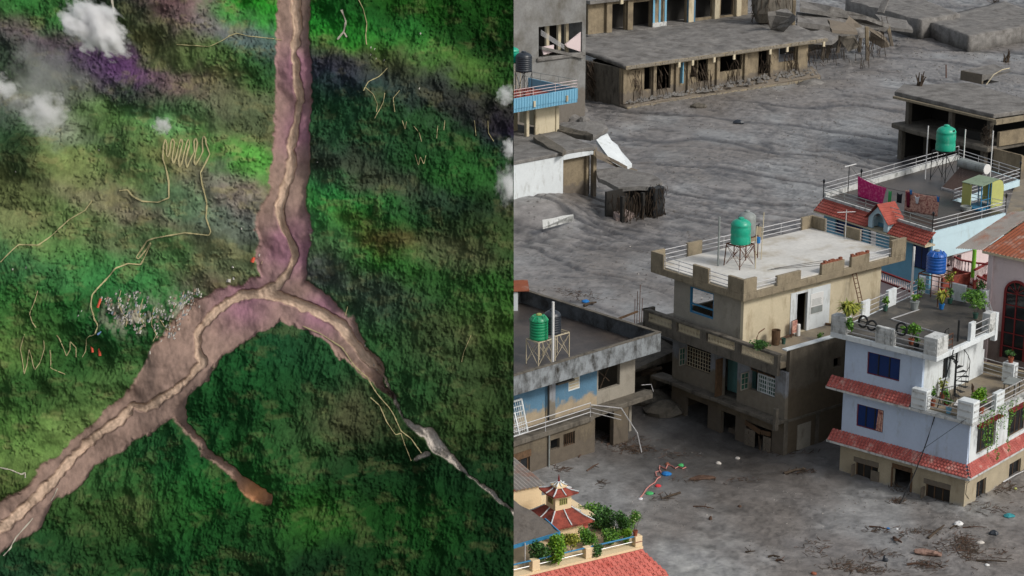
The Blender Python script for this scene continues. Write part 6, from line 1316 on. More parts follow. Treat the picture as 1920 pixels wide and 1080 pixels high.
# sagging main slab: a mud surface mesh with real thickness
def mudslab(poly_fn, nu, nv, th, name, root, seed, mt='mudslab', amp=.25):
    m = MB(); 
    for s in (0, 1):
        for j in range(nv + 1):
            for i in range(nu + 1):
                p = Vector(poly_fn(i / nu, j / nv)); e_ = min(i, j, nu - i, nv - j)
                n1 = mnoise.noise(Vector((p.x * .45, p.y * .45, seed))) + .6 * mnoise.noise(Vector((p.x * 1.4, p.y * 1.4, seed + 5)))
                if e_ == 0: p = p + Vector((.10 * mnoise.noise(p * 1.7), .10 * mnoise.noise(p * 1.7 + Vector((9, 0, 0))), 0))
                m.v.append((p.x, p.y, p.z + (n1 * amp * (0.35 if e_ == 0 else 1) if s == 0 else -th)))
    K = (nu + 1) * (nv + 1); W_ = nu + 1
    for j in range(nv):
        for i in range(nu):
            a = j * W_ + i; m.f.append((a, a+1, a+W_+1, a+W_)); m.f.append((K+a+W_, K+a+W_+1, K+a+1, K+a))
    for i in range(nu): m.f.append((i, K+i, K+i+1, i+1)); a = nv * W_ + i; m.f.append((a+1, K+a+1, K+a, a))
    for j in range(nv): a = j * W_; m.f.append((a+W_, K+a+W_, K+a, a)); a += nu; m.f.append((a, K+a, K+a+W_, a+W_))
    return m.build(name, M[mt], root, smooth=True)
mudslab(lambda u, v: (-.1 + 29.6 * u + (3.5 + 6 * u) * v * .6 * (1 - .3 * u), -.5 + 17.5 * v, 4.62 + .1 * u + .35 * math.sin(v * 3)), 60, 30, .35, 'main_slab', r, 3)
MB().box(-.15, 29.2, -.62, -.42, 4.22, 4.62).build('slab_edge_beam', M['concrete'], r, bevel=.04)
mudslab(lambda u, v: (-.1 + 28.4 * u, -.75 + 1.4 * v, .45 + .15 * math.sin(u * 9) + .9 * v * (u > .3) * u), 60, 4, .35, 'lower_slab', r, 8, 'ruin', .2)
MB().box(-.1, 28.2, -.85, -.7, .0, .35).build('lower_edge_beam', M['concrete'], r, bevel=.04)
for k, a in enumerate((7.0, 8.9, 12.0, 14.9, 20.3, 22.9, 28.6)): MB().box(a, a + .3, -.7, -.55, 3.75, 4.3).build('drain_spout', M['cream'], r)
for k, a in enumerate((4.0, 9.0, 12.0, 15.5, 19.0, 22.0, 27.8)): MB().box(a, a + .3, -.95, -.8, -.45, .1).build('drain_spout', M['cream'], r)
for a in (1, 5, 9, 13, 17, 21, 25): MB().box(a, a + .4, .2, .7, -1.5, .45).build('buried_column', M['lowmud'], r)
# upper storey
zu = 4.9
MB().wall('R', 16.2, .3, 8.4, 33.0, zu, 8.4, [(11.0, 13.8, zu, 8.0), (14.9, 17.6, zu, 7.9), (19.9, 23.1, zu, 7.9), (24.3, 27.2, zu + .3, 7.9), (28.6, 30.6, zu + .2, 7.9)]).build('upper_front_wall', M['ruin'], r)
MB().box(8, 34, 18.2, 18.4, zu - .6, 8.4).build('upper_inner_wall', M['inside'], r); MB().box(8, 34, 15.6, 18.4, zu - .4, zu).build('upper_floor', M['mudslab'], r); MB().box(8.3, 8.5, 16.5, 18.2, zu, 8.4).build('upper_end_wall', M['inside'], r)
for a in (10.8, 13.9, 17.7, 23.2, 27.3, 30.8): MB().box(a, a + .8, 15.8, 16.3, zu, 8.4).build('upper_column', M['cream' if a > 20 else 'ruin'], r, bevel=.03)
for a in (17.62, 18.5, 19.4): MB().box(a, a + .28, 15.72, 15.8, zu + .2, 8.3).build('blue_paint_strip', M['blueflat'], r)
MB().box(23.15, 24.3, 15.9, 16.1, zu, 8.4).build('metal_shutter', M['blue'], r); MB().box(17.5, 19.6, 15.6, 15.8, zu, zu + .5).build('white_sill', M['whitedirty'], r)
MB().box(8, 34, 15.4, 24, 8.4, 8.8).build('top_slab', M['mudslab'], r, bevel=.04)
for a in (12.3, 18.0, 24.6, 29.2): MB().box(a, a + .4, 15.2, 15.4, 8.1, 8.8).build('drain_spout', M['cream'], r)
# caked mud, stones and wreckage on the ruin's slabs
rg = random.Random(61); m = MB(); m2_ = MB()
for k in range(420):
    a = rg.uniform(.3, 28); b_ = rg.uniform(-.7, .5); z = .55 + (b_ + .75) / 1.4 * .9 * max(0, (a / 28.4)) + .1; s_ = rg.uniform(.06, .3)
    m.add([(a - s_, b_, z), (a, b_ - s_ * .7, z), (a + s_, b_, z), (a, b_ + s_ * .7, z), (a + rg.uniform(-.1, .1), b_, z + s_ * rg.uniform(.5, 1.4))], [(0, 1, 4), (1, 2, 4), (2, 3, 4), (3, 0, 4)])
for k in range(300):
    a = rg.uniform(0, 29.2); s_ = rg.uniform(.07, .2); m2_.add([(a - s_, -.66, 4.32), (a + s_, -.66, 4.30), (a + s_ * .8, -.70, 4.3 + s_ * 1.6), (a - s_ * .7, -.69, 4.34 + s_ * 1.5), (a - s_, -.5, 4.32), (a + s_, -.5, 4.3), (a + s_ * .8, -.5, 4.3 + s_ * 1.6), (a - s_ * .7, -.5, 4.34 + s_ * 1.5)], [(0,1,2,3),(0,3,7,4),(1,5,6,2),(3,2,6,7),(0,4,5,1)])
    if k < 140: a = rg.uniform(.3, 28); m2_.add([(a - s_, -.9, .1), (a + s_, -.9, .1), (a + s_ * .8, -.94, .1 + s_ * 1.5), (a - s_ * .7, -.93, .1 + s_ * 1.4), (a - s_, -.8, .1), (a + s_, -.8, .1), (a + s_ * .8, -.8, .1 + s_ * 1.5), (a - s_ * .7, -.8, .1 + s_ * 1.4)], [(0,1,2,3),(0,3,7,4),(1,5,6,2),(3,2,6,7),(0,4,5,1)])
m.build('mud_lumps', M['mudslab'], r, kind='stuff'); m2_.build('edge_stones', M['litter2'], r, kind='stuff')
m = MB()
for k in range(170):
    a = rg.choice((2.0, 5.5, 10, 11.6, 16, 20.5, 24.5, 28)) + rg.gauss(0, .6); z = rg.uniform(1.8, 4.1); m.tube([(a, rg.uniform(.0, .6), z), (a + rg.uniform(-.4, .4), rg.uniform(-.3, .4), z - rg.uniform(.5, 1.8))], .035, 3)
m.build('hanging_debris', M['twig'], r, kind='stuff')
for k, (a, b_, w_, hh_) in enumerate(((6.0, -1.4, 2.2, .7), (19, -1.6, 3.5, .6), (26, -1.8, 3.0, .9), (1.5, -1.0, 1.6, .6))):
    mm = MB().lathe([(.02, 0), (w_, -.2), (w_ * .7, hh_ * .6), (w_ * .3, hh_), (.02, hh_ * 1.05)], n=18)
    mm.v = [(a + x * (1 + .4 * mnoise.noise(Vector((x, y, k)))), b_ + y * .55 * (1 + .4 * mnoise.noise(Vector((y, x, k)))), z - .45 + .2 * mnoise.noise(Vector((x * 2, y * 2, z)))) for x, y, z in mm.v]; mm.build('mud_heap', M['mudslab'], r, smooth=True)
# grey plaster building at the very top left
H2a = thing('tall_grey_building', 'tall grey plaster building with one broken opening, upper left border of the village', 'building', None, (7.45, 198.2, 0), math.radians(37)); r = H2a; FA = Frame((7.45, 198.2), 37)
def oa(px, py): return on(FA, 'R', 0, px, py)
ha, hb_, hz0, hz1 = oa(1010, 50)[0], oa(1091, 100)[0], oa(1050, 103)[1], oa(1050, 46)[1]
MB().wall('R', 0, .4, -14, 0, -1.5, 16, [(ha, hb_, hz0, hz1)]).wall('L', -.4, .4, .4, 12, -1.5, 16).build('wall', M['ruin_grey'], r)
m = MB(); m.box(ha, hb_, 3.5, 3.7, hz0 - 1, hz1); m.build('inner_wall', M['inside'], r)
for f_ in (.35, .62, .8): MB().box(ha + (hb_-ha)*f_, ha + (hb_-ha)*f_ + .35, 1.2, 1.5, hz0 - .5, hz1).build('inner_column', M['cream'], r)
sl1 = MB().prism([(ha + .3, -.15), (hb_ + .0, -.3), (hb_, 2), (ha + .2, 2)], 0, .3); sl1.v = [(x, y, z + hz0 - .1 + (x - ha) * -.28 + 1.0) for x, y, z in sl1.v]; sl1.build('tilted_floor_slab', M['mudslab'], r)
for k, (u0, u1, z0) in enumerate(((.08, .35, .2), (.62, .97, .15))):
    m = MB(); a0, a1 = ha + (hb_ - ha) * u0, ha + (hb_ - ha) * u1; m.add([(a0, .1, hz0 + z0 + .8), (a1, .0, hz0 + z0 + (.9 if k == 0 else 1.9)), (a1, 0, hz0 + z0 + .2 - .3 * k), (a0 + .3, .1, hz0 + z0 + (0 if k == 0 else .5))], [(0, 1, 2, 3)]); m.v += [(x, y + .12, z) for x, y, z in m.v]; m.f += [(7, 6, 5, 4), (0, 4, 5, 1), (1, 5, 6, 2), (2, 6, 7, 3), (3, 7, 4, 0)]
    m.build('pink_wall_fragment', M['pink'], r)
m = MB()
for k in range(5): m.tube([(ha + .2, -.1, hz1 - .3 - .12 * k), (ha + (hb_ - ha) * .6, .1, hz0 + .9 - .1 * k)], .03, 4)
m.build('bent_rebar', M['steel'], r)
MB().box(ha - .3, hb_ + .4, -.2, 0, hz0 - .4, hz0).build('sill_mud', M['mudslab'], r, bevel=.08)
# rubble between the tall grey and long ruined buildings
m = MB(); rg = random.Random(9)
for k in range(70):
    z = rg.uniform(1, 4.2); m.tube([(rg.uniform(-.6, .6), rg.uniform(-.4, .4), z + .4), (rg.uniform(-.7, .7), rg.uniform(-.5, .5), z - rg.uniform(.5, 1.6))], .05, 4)
o = m.build('dangling_debris', M['twig'], kind='stuff'); q = P(1112, 205, 0); o.location = (q.x, q.y + 4, 0)
for k, (px, py, w_, h_, an, lb) in enumerate([(1085, 210, 2.6, .7, .3, 'mud covered slab chunk leaning at the foot of the tall grey building'), (1072, 225, 2.0, .6, -.5, 'rounded mud lump left of the leaning slab chunk'), (1095, 228, 1.6, .5, 1.0, 'small slab chunk lying in front of the leaning slab chunk')]):
    q = P(px, py, 0); m = MB().lathe([(.02, -.5), (w_ * .5, -.3), (w_ * .45, h_ * .5), (w_ * .25, h_), (.02, h_ * 1.1)], n=9)
    for i, v in enumerate(m.v): m.v[i] = (v[0] * (1 + .5 * mnoise.noise(Vector(v) + Vector((k, 0, 0)))), v[1] * .8 * (1 + .5 * mnoise.noise(Vector(v) * 1.3)), v[2] * (1 + .5 * mnoise.noise(Vector(v) * .9)))
    o = m.build('rubble_chunk', M['mudslab']); tag(o, lb, 'rubble'); o.location = (q.x, q.y, gz(q.x, q.y)); o.rotation_euler = (0, 0, an)

# ================================================================ collapsed slabs, top right
slab([(1493, 22), (1560, 30), (1620, 48), (1632, 60), (1590, 64), (1545, 47), (1495, 40)], [5.2, 4.8, 3.6, 3.0, 3.0, 4.2, 4.8], .6, 'mudslab', 'collapsed_slab', None, 'collapsed mud covered slab draped right of the long ruined building', 'slab')
slab([(1500, 0), (1560, 12), (1625, 30), (1668, 45), (1660, 52), (1600, 40), (1550, 22), (1500, 14)], [6.4, 6.0, 4.6, 3.0, 2.6, 4.0, 5.4, 6.0], .5, 'mudslab', 'collapsed_slab', None, 'uppermost long collapsed slab sagging towards the right at the top', 'slab')
slab([(1625, 50), (1650, 60), (1668, 82), (1655, 84), (1630, 70), (1618, 58)], [3.6, 2.6, 1.0, .9, 1.8, 3.0], .4, 'ruin', 'collapsed_slab', None, 'small tilted slab fragment sliding to the ground right of the draped slab', 'slab')
slab([(1592, 30), (1610, 44), (1628, 62), (1612, 68), (1598, 55), (1585, 42)], [5, 4, 2.6, 2.4, 3.4, 4.4], .4, 'ruin', 'collapsed_slab', None, 'cracked upright slab fragment in the middle of the collapsed heap', 'slab')
for k, (pl, zs, th_, mtn, lb) in enumerate([
 ([(1505, 62), (1540, 55), (1572, 66), (1560, 76), (1520, 74)], [4.6, 4.6, 4.2, 3.9, 4.2], .5, 'mudslab', 'lower sagging slab nearest the long ruined building in the collapsed heap'),
 ([(1552, 36), (1600, 44), (1608, 60), (1560, 56)], [5.2, 4.6, 3.8, 4.6], .35, 'ruin', 'brown broken slab lying on the draped slab'),
 ([(1640, 26), (1700, 38), (1712, 56), (1660, 50)], [2.8, 2.4, 1.6, 2.0], .4, 'mudslab', 'slab fragment between the collapsed heap and the buried roofs'),
 ([(1575, 70), (1600, 66), (1612, 84), (1590, 92)], [3.2, 3.0, 1.2, 1.2], .3, 'concrete_dark', 'dark slab leaning under the tip of the draped slab'),
 ([(1440, 22), (1475, 16), (1492, 30), (1470, 52), (1445, 48)], [7.4, 7.4, 7.0, 5.4, 5.6], .5, 'mudslab', 'crushed slab leaning on the end of the upper storey')]):
    slab(pl, zs, th_, mtn, 'collapsed_slab', None, lb, 'slab')
rg = random.Random(21)
for k, (x0, y0, z0, x1, y1) in enumerate([(1545, 60, 3.6, 1542, 105), (1556, 62, 3.2, 1550, 103), (1613, 62, 2.6, 1611, 92), (1622, 50, 3.2, 1627, 108), (1662, 45, 2.6, 1674, 82), (1487, 0, 8, 1487, 55), (1652, 48, 2.8, 1654, 72), (1576, 58, 3.4, 1570, 92)]):
    q1 = P(x1, y1, .2 if k != 5 else 4.7); q0 = Vector((q1.x + (x0 - x1) / 3700 * q1.y, q1.y, zat(q1, y0))); tag(MB().beam(q1 - Vector((0, 0, .6)), q0, .45, .4).build('leaning_column', M['ruin'], bevel=.04), ['leftmost muddy column under the draped slab', 'second muddy column under the draped slab', 'column under the right tip of the draped slab', 'tall dark leaning column at the right of the collapsed heap', 'rightmost leaning column of the collapsed heap', 'lone broken column standing on the slab of the long ruined building', 'short column left of the rightmost leaning column', 'thin column in the dark hollow of the collapsed heap'][k], 'column')
q = P(1560, 100, 0); tag(place(MB().box(-5, 5.5, 3.5, 3.8, -1, 3.2).build('collapsed_wall', M['inside']), None, (q.x, q.y, 0), .5), 'dark wall in the hollow below the draped slab', 'wall')
m = MB()
for k in range(150):
    x = rg.uniform(1535, 1660); y = rg.uniform(55, 110); q = P(x, y + 12, .4); q.z = rg.uniform(.2, 3.2); m.tube([q, q + Vector((rg.uniform(-.5, .5), rg.uniform(-.4, .4), -rg.uniform(.5, 1.8)))], .04, 3)
m.build('dangling_debris', M['twig'], kind='stuff')
# rounded wreck at the end of the upper storey
q = P(1447, 45, 4.9); t = thing('wrecked_cabin', 'crushed rounded grey wreck hanging at the right end of the upper storey', 'wreck', None, tuple(q), .6)
m = MB().lathe([(.3, 0), (2.0, .3), (2.6, 1.6), (2.5, 3.2), (2.2, 4.5)], n=11); m.v = [(x * 1.1 + .4 * mnoise.noise(Vector((x, y, z))), y * .7, z + .3 * mnoise.noise(Vector((x, y, z)) * .8)) for x, y, z in m.v]; m.build('shell', M['concrete_dark'], t)
m = MB()
for k in range(60):
    th = rg.uniform(0, 6.28); z = rg.uniform(.5, 3.8); m.tube([(2.6 * math.cos(th), 1.9 * math.sin(th), z), (2.8 * math.cos(th) + rg.uniform(-.5, .5), 2.1 * math.sin(th), z - rg.uniform(.4, 1.4))], .05, 4)
m.build('torn_strips', M['twig'], t)
# big flat buried roofs at the top right
def flatroof(px4, z, th, label, nu=26, nv=16, sd=1):
    ps = [P(x, y, z) for x, y in px4]; c = ps[0]
    o = mudslab(lambda u, v: tuple((ps[0].lerp(ps[1], u)).lerp(ps[3].lerp(ps[2], u), v) - c), nu, nv, th, 'buried_roof', None, sd, 'mudslab', .22); o.location = c; tag(o, label, 'roof'); return o
flatroof([(1817, 68), (1990, 38), (1880, 2), (1733, 38)], 1.9, 2.6, 'nearer of two flat mud buried roofs at the top right')
flatroof([(1728, 38), (1800, 26), (1700, -14), (1585, 0)], 2.4, 3.0, 'farther flat mud buried roof at the top, left of the nearer one', sd=4)
q = P(1712, 46, .5); tag(MB().beam(q, q + Vector((2.2, -1, 1.5)), .9, .25).build('leaning_slab_piece', M['mudslab']), 'short slab piece leaning against the corner of the nearer buried roof', 'slab')
q = P(1651, 24, 2.4); tag(MB().beam(q, q + Vector((.8, 1, 1.6)), .9, .2).build('leaning_slab_piece', M['mudslab']), 'slab piece leaning on the farther buried roof', 'slab')
for k, (px, py, lb) in enumerate([(1885, 108, 'dark broken tree stump in the mud at the top right'), (1725, 155, 'dark stump at the far corner of the upper right ruined roof')]):
    q = P(px, py + (6 if k else 8), 0 if not k else 6.0); m = MB()
    for j in range(9): m.tube([(rg.uniform(-.3, .3), rg.uniform(-.2, .2), -.3), (rg.uniform(-.6, .6), rg.uniform(-.3, .3), rg.uniform(.6, 1.5))], .14, 5, .04)
    tag(place(m.build('tree_stump', M['twig']), None, (q.x, q.y, q.z)), lb, 'stump')
m = MB(); rg = random.Random(2)
for j in range(16): m.tube([(0, 0, 0), (rg.uniform(-.6, .6), rg.uniform(-.4, .4), rg.uniform(.6, 1.2)), (rg.uniform(-1.3, 1.3), rg.uniform(-.6, .6), rg.uniform(.7, 2))], .05, 4, .02)
q = P(1865, 16, .8); tag(place(m.build('bare_branches', M['twig']), None, tuple(q)), 'bare branches sticking out of the mud at the very top right', 'branches')
q = P(1774, 146, .4); tag(MB().tube([q, q + Vector((-.1, 0, 1.5))], .07, 5).build('red_post', M['rust']), 'rusty red post standing in the mud beyond the upper right ruin', 'post')

# ================================================================ cream house with little pagoda roof, lower left corner
ZB = 8.0; O8 = P(1203, 1024, ZB); F8 = Frame((O8.x, O8.y), 29)
H8 = thing('cream_pagoda_house', 'cream house with pinkish red tiled skirt roof and plant terrace, lower left corner', 'house', F8); r = H8
MB().box(-7, 0, 0, 6.5, -1, ZB - .1).build('body', M['paleyellow'], r); MB().box(-7.2, .05, -.05, 6.6, ZB - .1, ZB).build('terrace_slab', M['paleyellow'], r)
# individual tiles
def tiles_parts(u0, u1, oi, zi, oo, zo, ax, rows, wid, hip):
    for k in range(rows):
        f0, f1 = k / rows, (k + 1.08) / rows; b0 = u1 + hip * (f0 + f1) / 2; cnt = int((b0 - u0) / wid); 
        for i in range(cnt):
            ub = b0 - i * wid - .012; ua = ub - wid + .024; m = MB(); dz = random.uniform(-.004, .006); th = .035
            o0, o1 = oi + (oo - oi) * f0, oi + (oo - oi) * f1; z0_, z1_ = zi + (zo - zi) * f0 + dz, zi + (zo - zi) * f1 + th + dz
            q = [pt(ax, o0, ua, z0_), pt(ax, o0, ub, z0_), pt(ax, o1, ub, z1_), pt(ax, o1, ua, z1_)]; m.add(q + [(x, y, z - th) for x, y, z in q], [(0,1,2,3),(7,6,5,4),(0,4,5,1),(1,5,6,2),(2,6,7,3),(3,7,4,0)])
            um = (ua + ub) / 2; om, zm = oi + (oo - oi) * (f0 * .35 + f1 * .65), zi + (zo - zi) * (f0 * .35 + f1 * .65) + th
            q = [pt(ax, om - .05, um - .05, zm), pt(ax, om - .05, um + .05, zm), pt(ax, om + .05, um + .05, zm + .03), pt(ax, om + .05, um - .05, zm + .03)]
            m.add([(x, y, z + .012) for x, y, z in q] + q, [(0,1,2,3),(0,4,5,1),(1,5,6,2),(2,6,7,3),(3,7,4,0)]) if i % 2 == 0 else None
            m.build('tile', M['redtile3'], r)
tiles_parts(-6.2, 0.0, -.02, ZB - .12, -1.15, ZB - .85, 'R', 6, .22, .55)
m = MB(); m.add([(0, 0, ZB-.13), (.55, -1.15, ZB-.86), (.55, 6, ZB-.86), (0, 6, ZB-.13)], [(0, 1, 2, 3)]); m.add([(-6.5, -1.16, ZB - .9), (.56, -1.16, ZB - .9), (.56, -1.16, ZB - 1.15), (-6.5, -1.16, ZB - 1.15), (.56, 6, ZB - .9), (.56, 6, ZB - 1.15)], [(0, 3, 2, 1), (1, 2, 5, 4)])
m.add([(-6.5, -1.15, ZB - .93), (.55, -1.15, ZB - .93), (0.0, 0, ZB - .2), (-6.5, 0, ZB - .2)], [(0, 1, 2, 3)]); m.build('skirt_edge', M['redtile3'], r)
def W8(ax, off, px, py): return on(F8, ax, off, px, py)
posts = [(-.3, .04), (W8('R', .15, 1101, 1030)[0] - .15, W8('R', .15, 1101, 1030)[0] + .15), (W8('R', .15, 1003, 1060)[0] - .2, W8('R', .15, 1003, 1060)[0] + .15)]
for k, (a0, a1) in enumerate(posts): block(r, a0, a1, 0, .3, ZB, ZB + .45, 'paleyellow', 'parapet_post')
MB().box(-.3, .04, -.004, -.001, ZB + .2, ZB + .23).build('post_groove', M['redpaint'], r)
ends = [(posts[1][1], posts[0][0]), (posts[2][1], posts[1][0]), (-6.5, posts[2][0])]
for (a0, a1) in ends: MB().tube([(a0, .15, ZB + .42), (a1, .15, ZB + .42)], .035, 8).build('handrail', M['blueframe'], r); MB().tube([(a0, .15, ZB + .2), (a1, .15, ZB + .2)], .014, 5).build('rail', M['steel'], r)
# stair house with pagoda roof
u, z = W8('R', 2.2, 960 + 630 / 5.4, 880 + 560 / 5.4); 
cx_, cy_ = W8('R', 2.9, 960 + 470 / 5.4, 900)[0], 2.9
z1_ = W8('R', 2.9, 960 + 430 / 5.4, 880 + 465 / 5.4)[1]
t = thing('pagoda_stair_house', 'stair house with a two tiered dark red pagoda roof and white ridges', 'stair house', F8, (cx_ + .02, cy_, ZB)); h1 = z1_ - ZB - .1; r = t
MB().box(-.86, .86, -.86, .86, 0, h1 - .02).build('wall', M['paleyellow'], r); MB().box(.68, .88, -.89, -.68, 0, h1 - .02).build('corner_pillar', M['redtile3'], r)
def pyr(R, z0, r1, z1, mt, nm, lift=0):
    m = MB(); n = 8; vs = []
    c_ = [(-R, -R, z0 + lift), (0, -R, z0), (R, -R, z0 + lift), (R, 0, z0), (R, R, z0 + lift), (0, R, z0), (-R, R, z0 + lift), (-R, 0, z0)]; i_ = [(x / R * r1, y / R * r1, z1) for x, y, _ in c_]
    md = [(x / R * (R * .5 + r1 * .5), y / R * (R * .5 + r1 * .5), z0 + (z1 - z0) * .42) for x, y, _ in c_]
    m.v = c_ + md + i_ + [(x, y, z - .06) for x, y, z in c_]; m.f = [(i, (i+1) % 8, 8 + (i+1) % 8, 8 + i) for i in range(8)] + [(8 + i, 8 + (i+1) % 8, 16 + (i+1) % 8, 16 + i) for i in range(8)] + [(24 + i, 24 + (i+1) % 8, (i+1) % 8, i) for i in range(8)] + [tuple(range(31, 23, -1)), tuple(range(16, 24))]
    o = m.build(nm, M[mt], r)
    rd = MB()
    for i in range(8):
        rd = MB(); rd.tube([Vector(c_[i]) * 1.0 + Vector((0, 0, .03)), Vector(md[i]) + Vector((0, 0, .03)), Vector(i_[i]) + Vector((0, 0, .03))], .028, 5); rd.build('white_ridge', M['white'], o)
    return o
pyr(1.08, h1, .42, h1 + .46, 'darkred', 'lower_roof')
MB().box(-.38, .38, -.38, .38, h1 + .4, h1 + 1.14).build('cupola', M['paleyellow'], r)
for q in (0, 1):
    m = MB(); n_ = MB(); bx = lambda mm, a, b_, c, d, z0, z1: mm.box(a, b_, c, d, z0, z1) if q == 0 else mm.box(c, d, a, b_, z0, z1)
    bx(m, -.18, .18, -.40, -.381, h1 + .68, h1 + .94); cv = m.build('cupola_vent', M['yellowgreen'], r)
    for k in range(4):
        n_ = MB(); bx(n_, -.15 + k * .09, -.11 + k * .09, -.415, -.40, h1 + .70, h1 + .92); n_.build('vent_bar', M['wood'], cv)
pyr(.60, h1 + 1.14, .18, h1 + 1.34, 'darkred', 'upper_roof', .05)
pyr(.25, h1 + 1.40, .05, h1 + 1.54, 'paleyellow', 'top_roof', .03); MB().lathe([(.06, h1 + 1.50), (.07, h1 + 1.56), (.03, h1 + 1.64), (.04, h1 + 1.68), (.005, h1 + 1.88)], n=8).build('finial', M['redpaint'], r)
# grey sheet roof at the corner
kq = lambda x, y: (960 + x / 5.4, 880 + y / 5.4)
ga, gb, gc, gd = P(*kq(-60, 800), ZB + 1.0), P(*kq(485, 642), ZB + 1.0), P(*kq(330, 500), ZB + 1.35), P(*kq(-60, 270), ZB + 1.9)
M['fabricroof'] = mat('dirty_grey_sheet_roof', (112, 106, 100), .25, 2, stain=(70, 64, 58), samt=.4, streak=1, ssc=2)
t = thing('grey_awning_roof', 'weathered grey sheet awning with a blue edge over the corner terrace', 'awning', None, tuple(ga))
m = MB(); n_ = 14
for i in range(n_ + 1):
    for j in range(n_ + 1):
        u, v = i / n_, j / n_; gm = P(*kq(40, 290), ZB + 1.9); p = (ga.lerp(gb, u)).lerp(gd.lerp(gc, u), v) - ga; m.v.append((p.x, p.y, p.z + .06 * mnoise.noise(p * 2.5)))
m.f = [(i * (n_ + 1) + j, (i + 1) * (n_ + 1) + j, (i + 1) * (n_ + 1) + j + 1, i * (n_ + 1) + j + 1) for i in range(n_) for j in range(n_)]
k = len(m.v); m.v += [(x, y, z - .05) for x, y, z in m.v]; m.f += [tuple(q + k for q in f_[::-1]) for f_ in m.f]
m.build('sheet', M['fabricroof'], t); MB().beam(Vector((0, 0, -.03)), gb - ga - Vector((0, 0, .03)), .05, .14).build('edge_band', M['blueframe'], t); MB().beam((gb - ga) - Vector((0, 0, .03)), gc - ga - Vector((0, 0, .03)), .05, .14).build('edge_band', M['blueframe'], t)
q = P(*kq(132, 900), ZB + .4); MB().tube([(q.x - ga.x, q.y - ga.y, -1.0), (q.x - ga.x, q.y - ga.y, .05)], .03, 6).build('post', M['steel'], t)
# cream neighbour with mixed sheet roofs
ua, ub, uc, ud = P(*kq(-60, 290), 9.0), P(*kq(300, 180), 9.0), P(*kq(250, 150), 9.0), P(*kq(-60, 150), 9.0)
t = thing('cream_back_house', 'cream walled house with patched rusty sheet roofs behind the pagoda stair house', 'house', None, (ua.x, ua.y, 0))
nq = F8.pl(*kq(300, 150), 9.3); Fq = Frame((F8.w(nq[0], nq[1], 0).x, F8.w(nq[0], nq[1], 0).y), 29); t.location = Fq.o; t.rotation_euler = (0, 0, Fq.yaw)
MB().box(-6, 0, 0, 4, 0, 9.25).build('wall', M['paleyellow'], t)
corrug('grey_roof_sheet', [(-1.3, -.15, 9.3), (.15, -.15, 9.28), (.15, 4, 9.7), (-1.3, 4, 9.75)], 'greyroof', 8, .04, t); corrug('rusty_roof_sheet', [(-6, -.25, 9.32), (-1.35, -.25, 9.32), (-1.35, 4, 9.8), (-6, 4, 9.8)], 'darkred', 24, .04, t)
MB().box(-6, -1.9, -1.4, -.02, 8.6, 8.9).build('lower_sheet_roof', M['darkred'], t); MB().box(-6, -2.4, -1.6, -1.42, 8.5, 8.93).build('gutter', M['whitedirty'], t)
# its plants
p8 = [('large dark green shrub at the left of the corner terrace, under the awning edge', 245, 860, .5, .75, 'leafdark', 900, .09, None),
 ('bright yellow green bush spilling over the tiled skirt roof', 440, 900, .42, 1.1, 'leafbright', 1500, .08, None),
 ('bright green bush between the awning and the cream wall', 440, 770, .38, .6, 'leafbright', 800, .08, None),
 ('olive green shrub in front of the cream stair house wall', 600, 790, .4, .6, 'leafyellow', 800, .08, None),
 ('green shrub just right of the red corner pillar', 760, 780, .42, .65, 'leaf', 800, .08, None),
 ('dark shrub hanging over the tiles below the blue handrail', 860, 860, .22, .5, 'leafdark', 420, .07, None),
 ('wide dark bush right of the pagoda roof', 900, 640, .65, .9, 'leafdark', 1500, .09, None),
 ('tall bush directly behind the lower pagoda roof', 760, 470, .6, .8, 'leaf', 1300, .08, None),
 ('yellow green bush at the right corner of the lower pagoda roof', 910, 560, .38, .5, 'leafbright', 600, .08, None),
 ('low green hedge along the inner side of the blue handrail', 1000, 730, .5, .5, 'leaf', 900, .08, None),
 ('bright bush in the corner between handrail and corner post', 1160, 690, .35, .45, 'leafbright', 600, .07, None),
 ('dark shrub with reddish tips right of the wide dark bush', 1110, 650, .4, .9, 'leafdark', 900, .08, None)]
for k, (lb, x, y, sz, hg, lm, n, lf, pot) in enumerate(p8):
    off = {245: .4, 440: .25 if y > 800 else 1.2, 600: .9, 760: 1.0 if y > 600 else 4.6, 860: .0, 900: 2.2, 910: 3.4, 1110: 1.2, 1000: .7, 1160: .6}[x]
    u, z = W8('R', off, *kq(x, y)); zb = max(z - hg * .35, ZB - .7) if x in (860, 440) else ZB
    if x in (760, 910) and y < 600: zb = z - hg * .6
    sz *= 1.35; hg *= 1.25; n = int(n * 1.9)
    plant(lb, F8, (u, off, min(zb, z - .1) if x == 900 else zb), sz, hg + max(0, z - zb - hg * .6), pot, lm, n, lf, seed=90 + k, name='shrub', clusters=8)
u, z = W8('R', .15, *kq(1255, 640)); plant('feathery pale green plant with white flowers in a terracotta pot on the corner post', F8, (u - .03, .15, ZB + .45), .42, .85, 'terracotta', 'leaf', 1400, .05, name='potted_plant', potr=.1, poth=.2, seed=130, flowers=40, clusters=9)

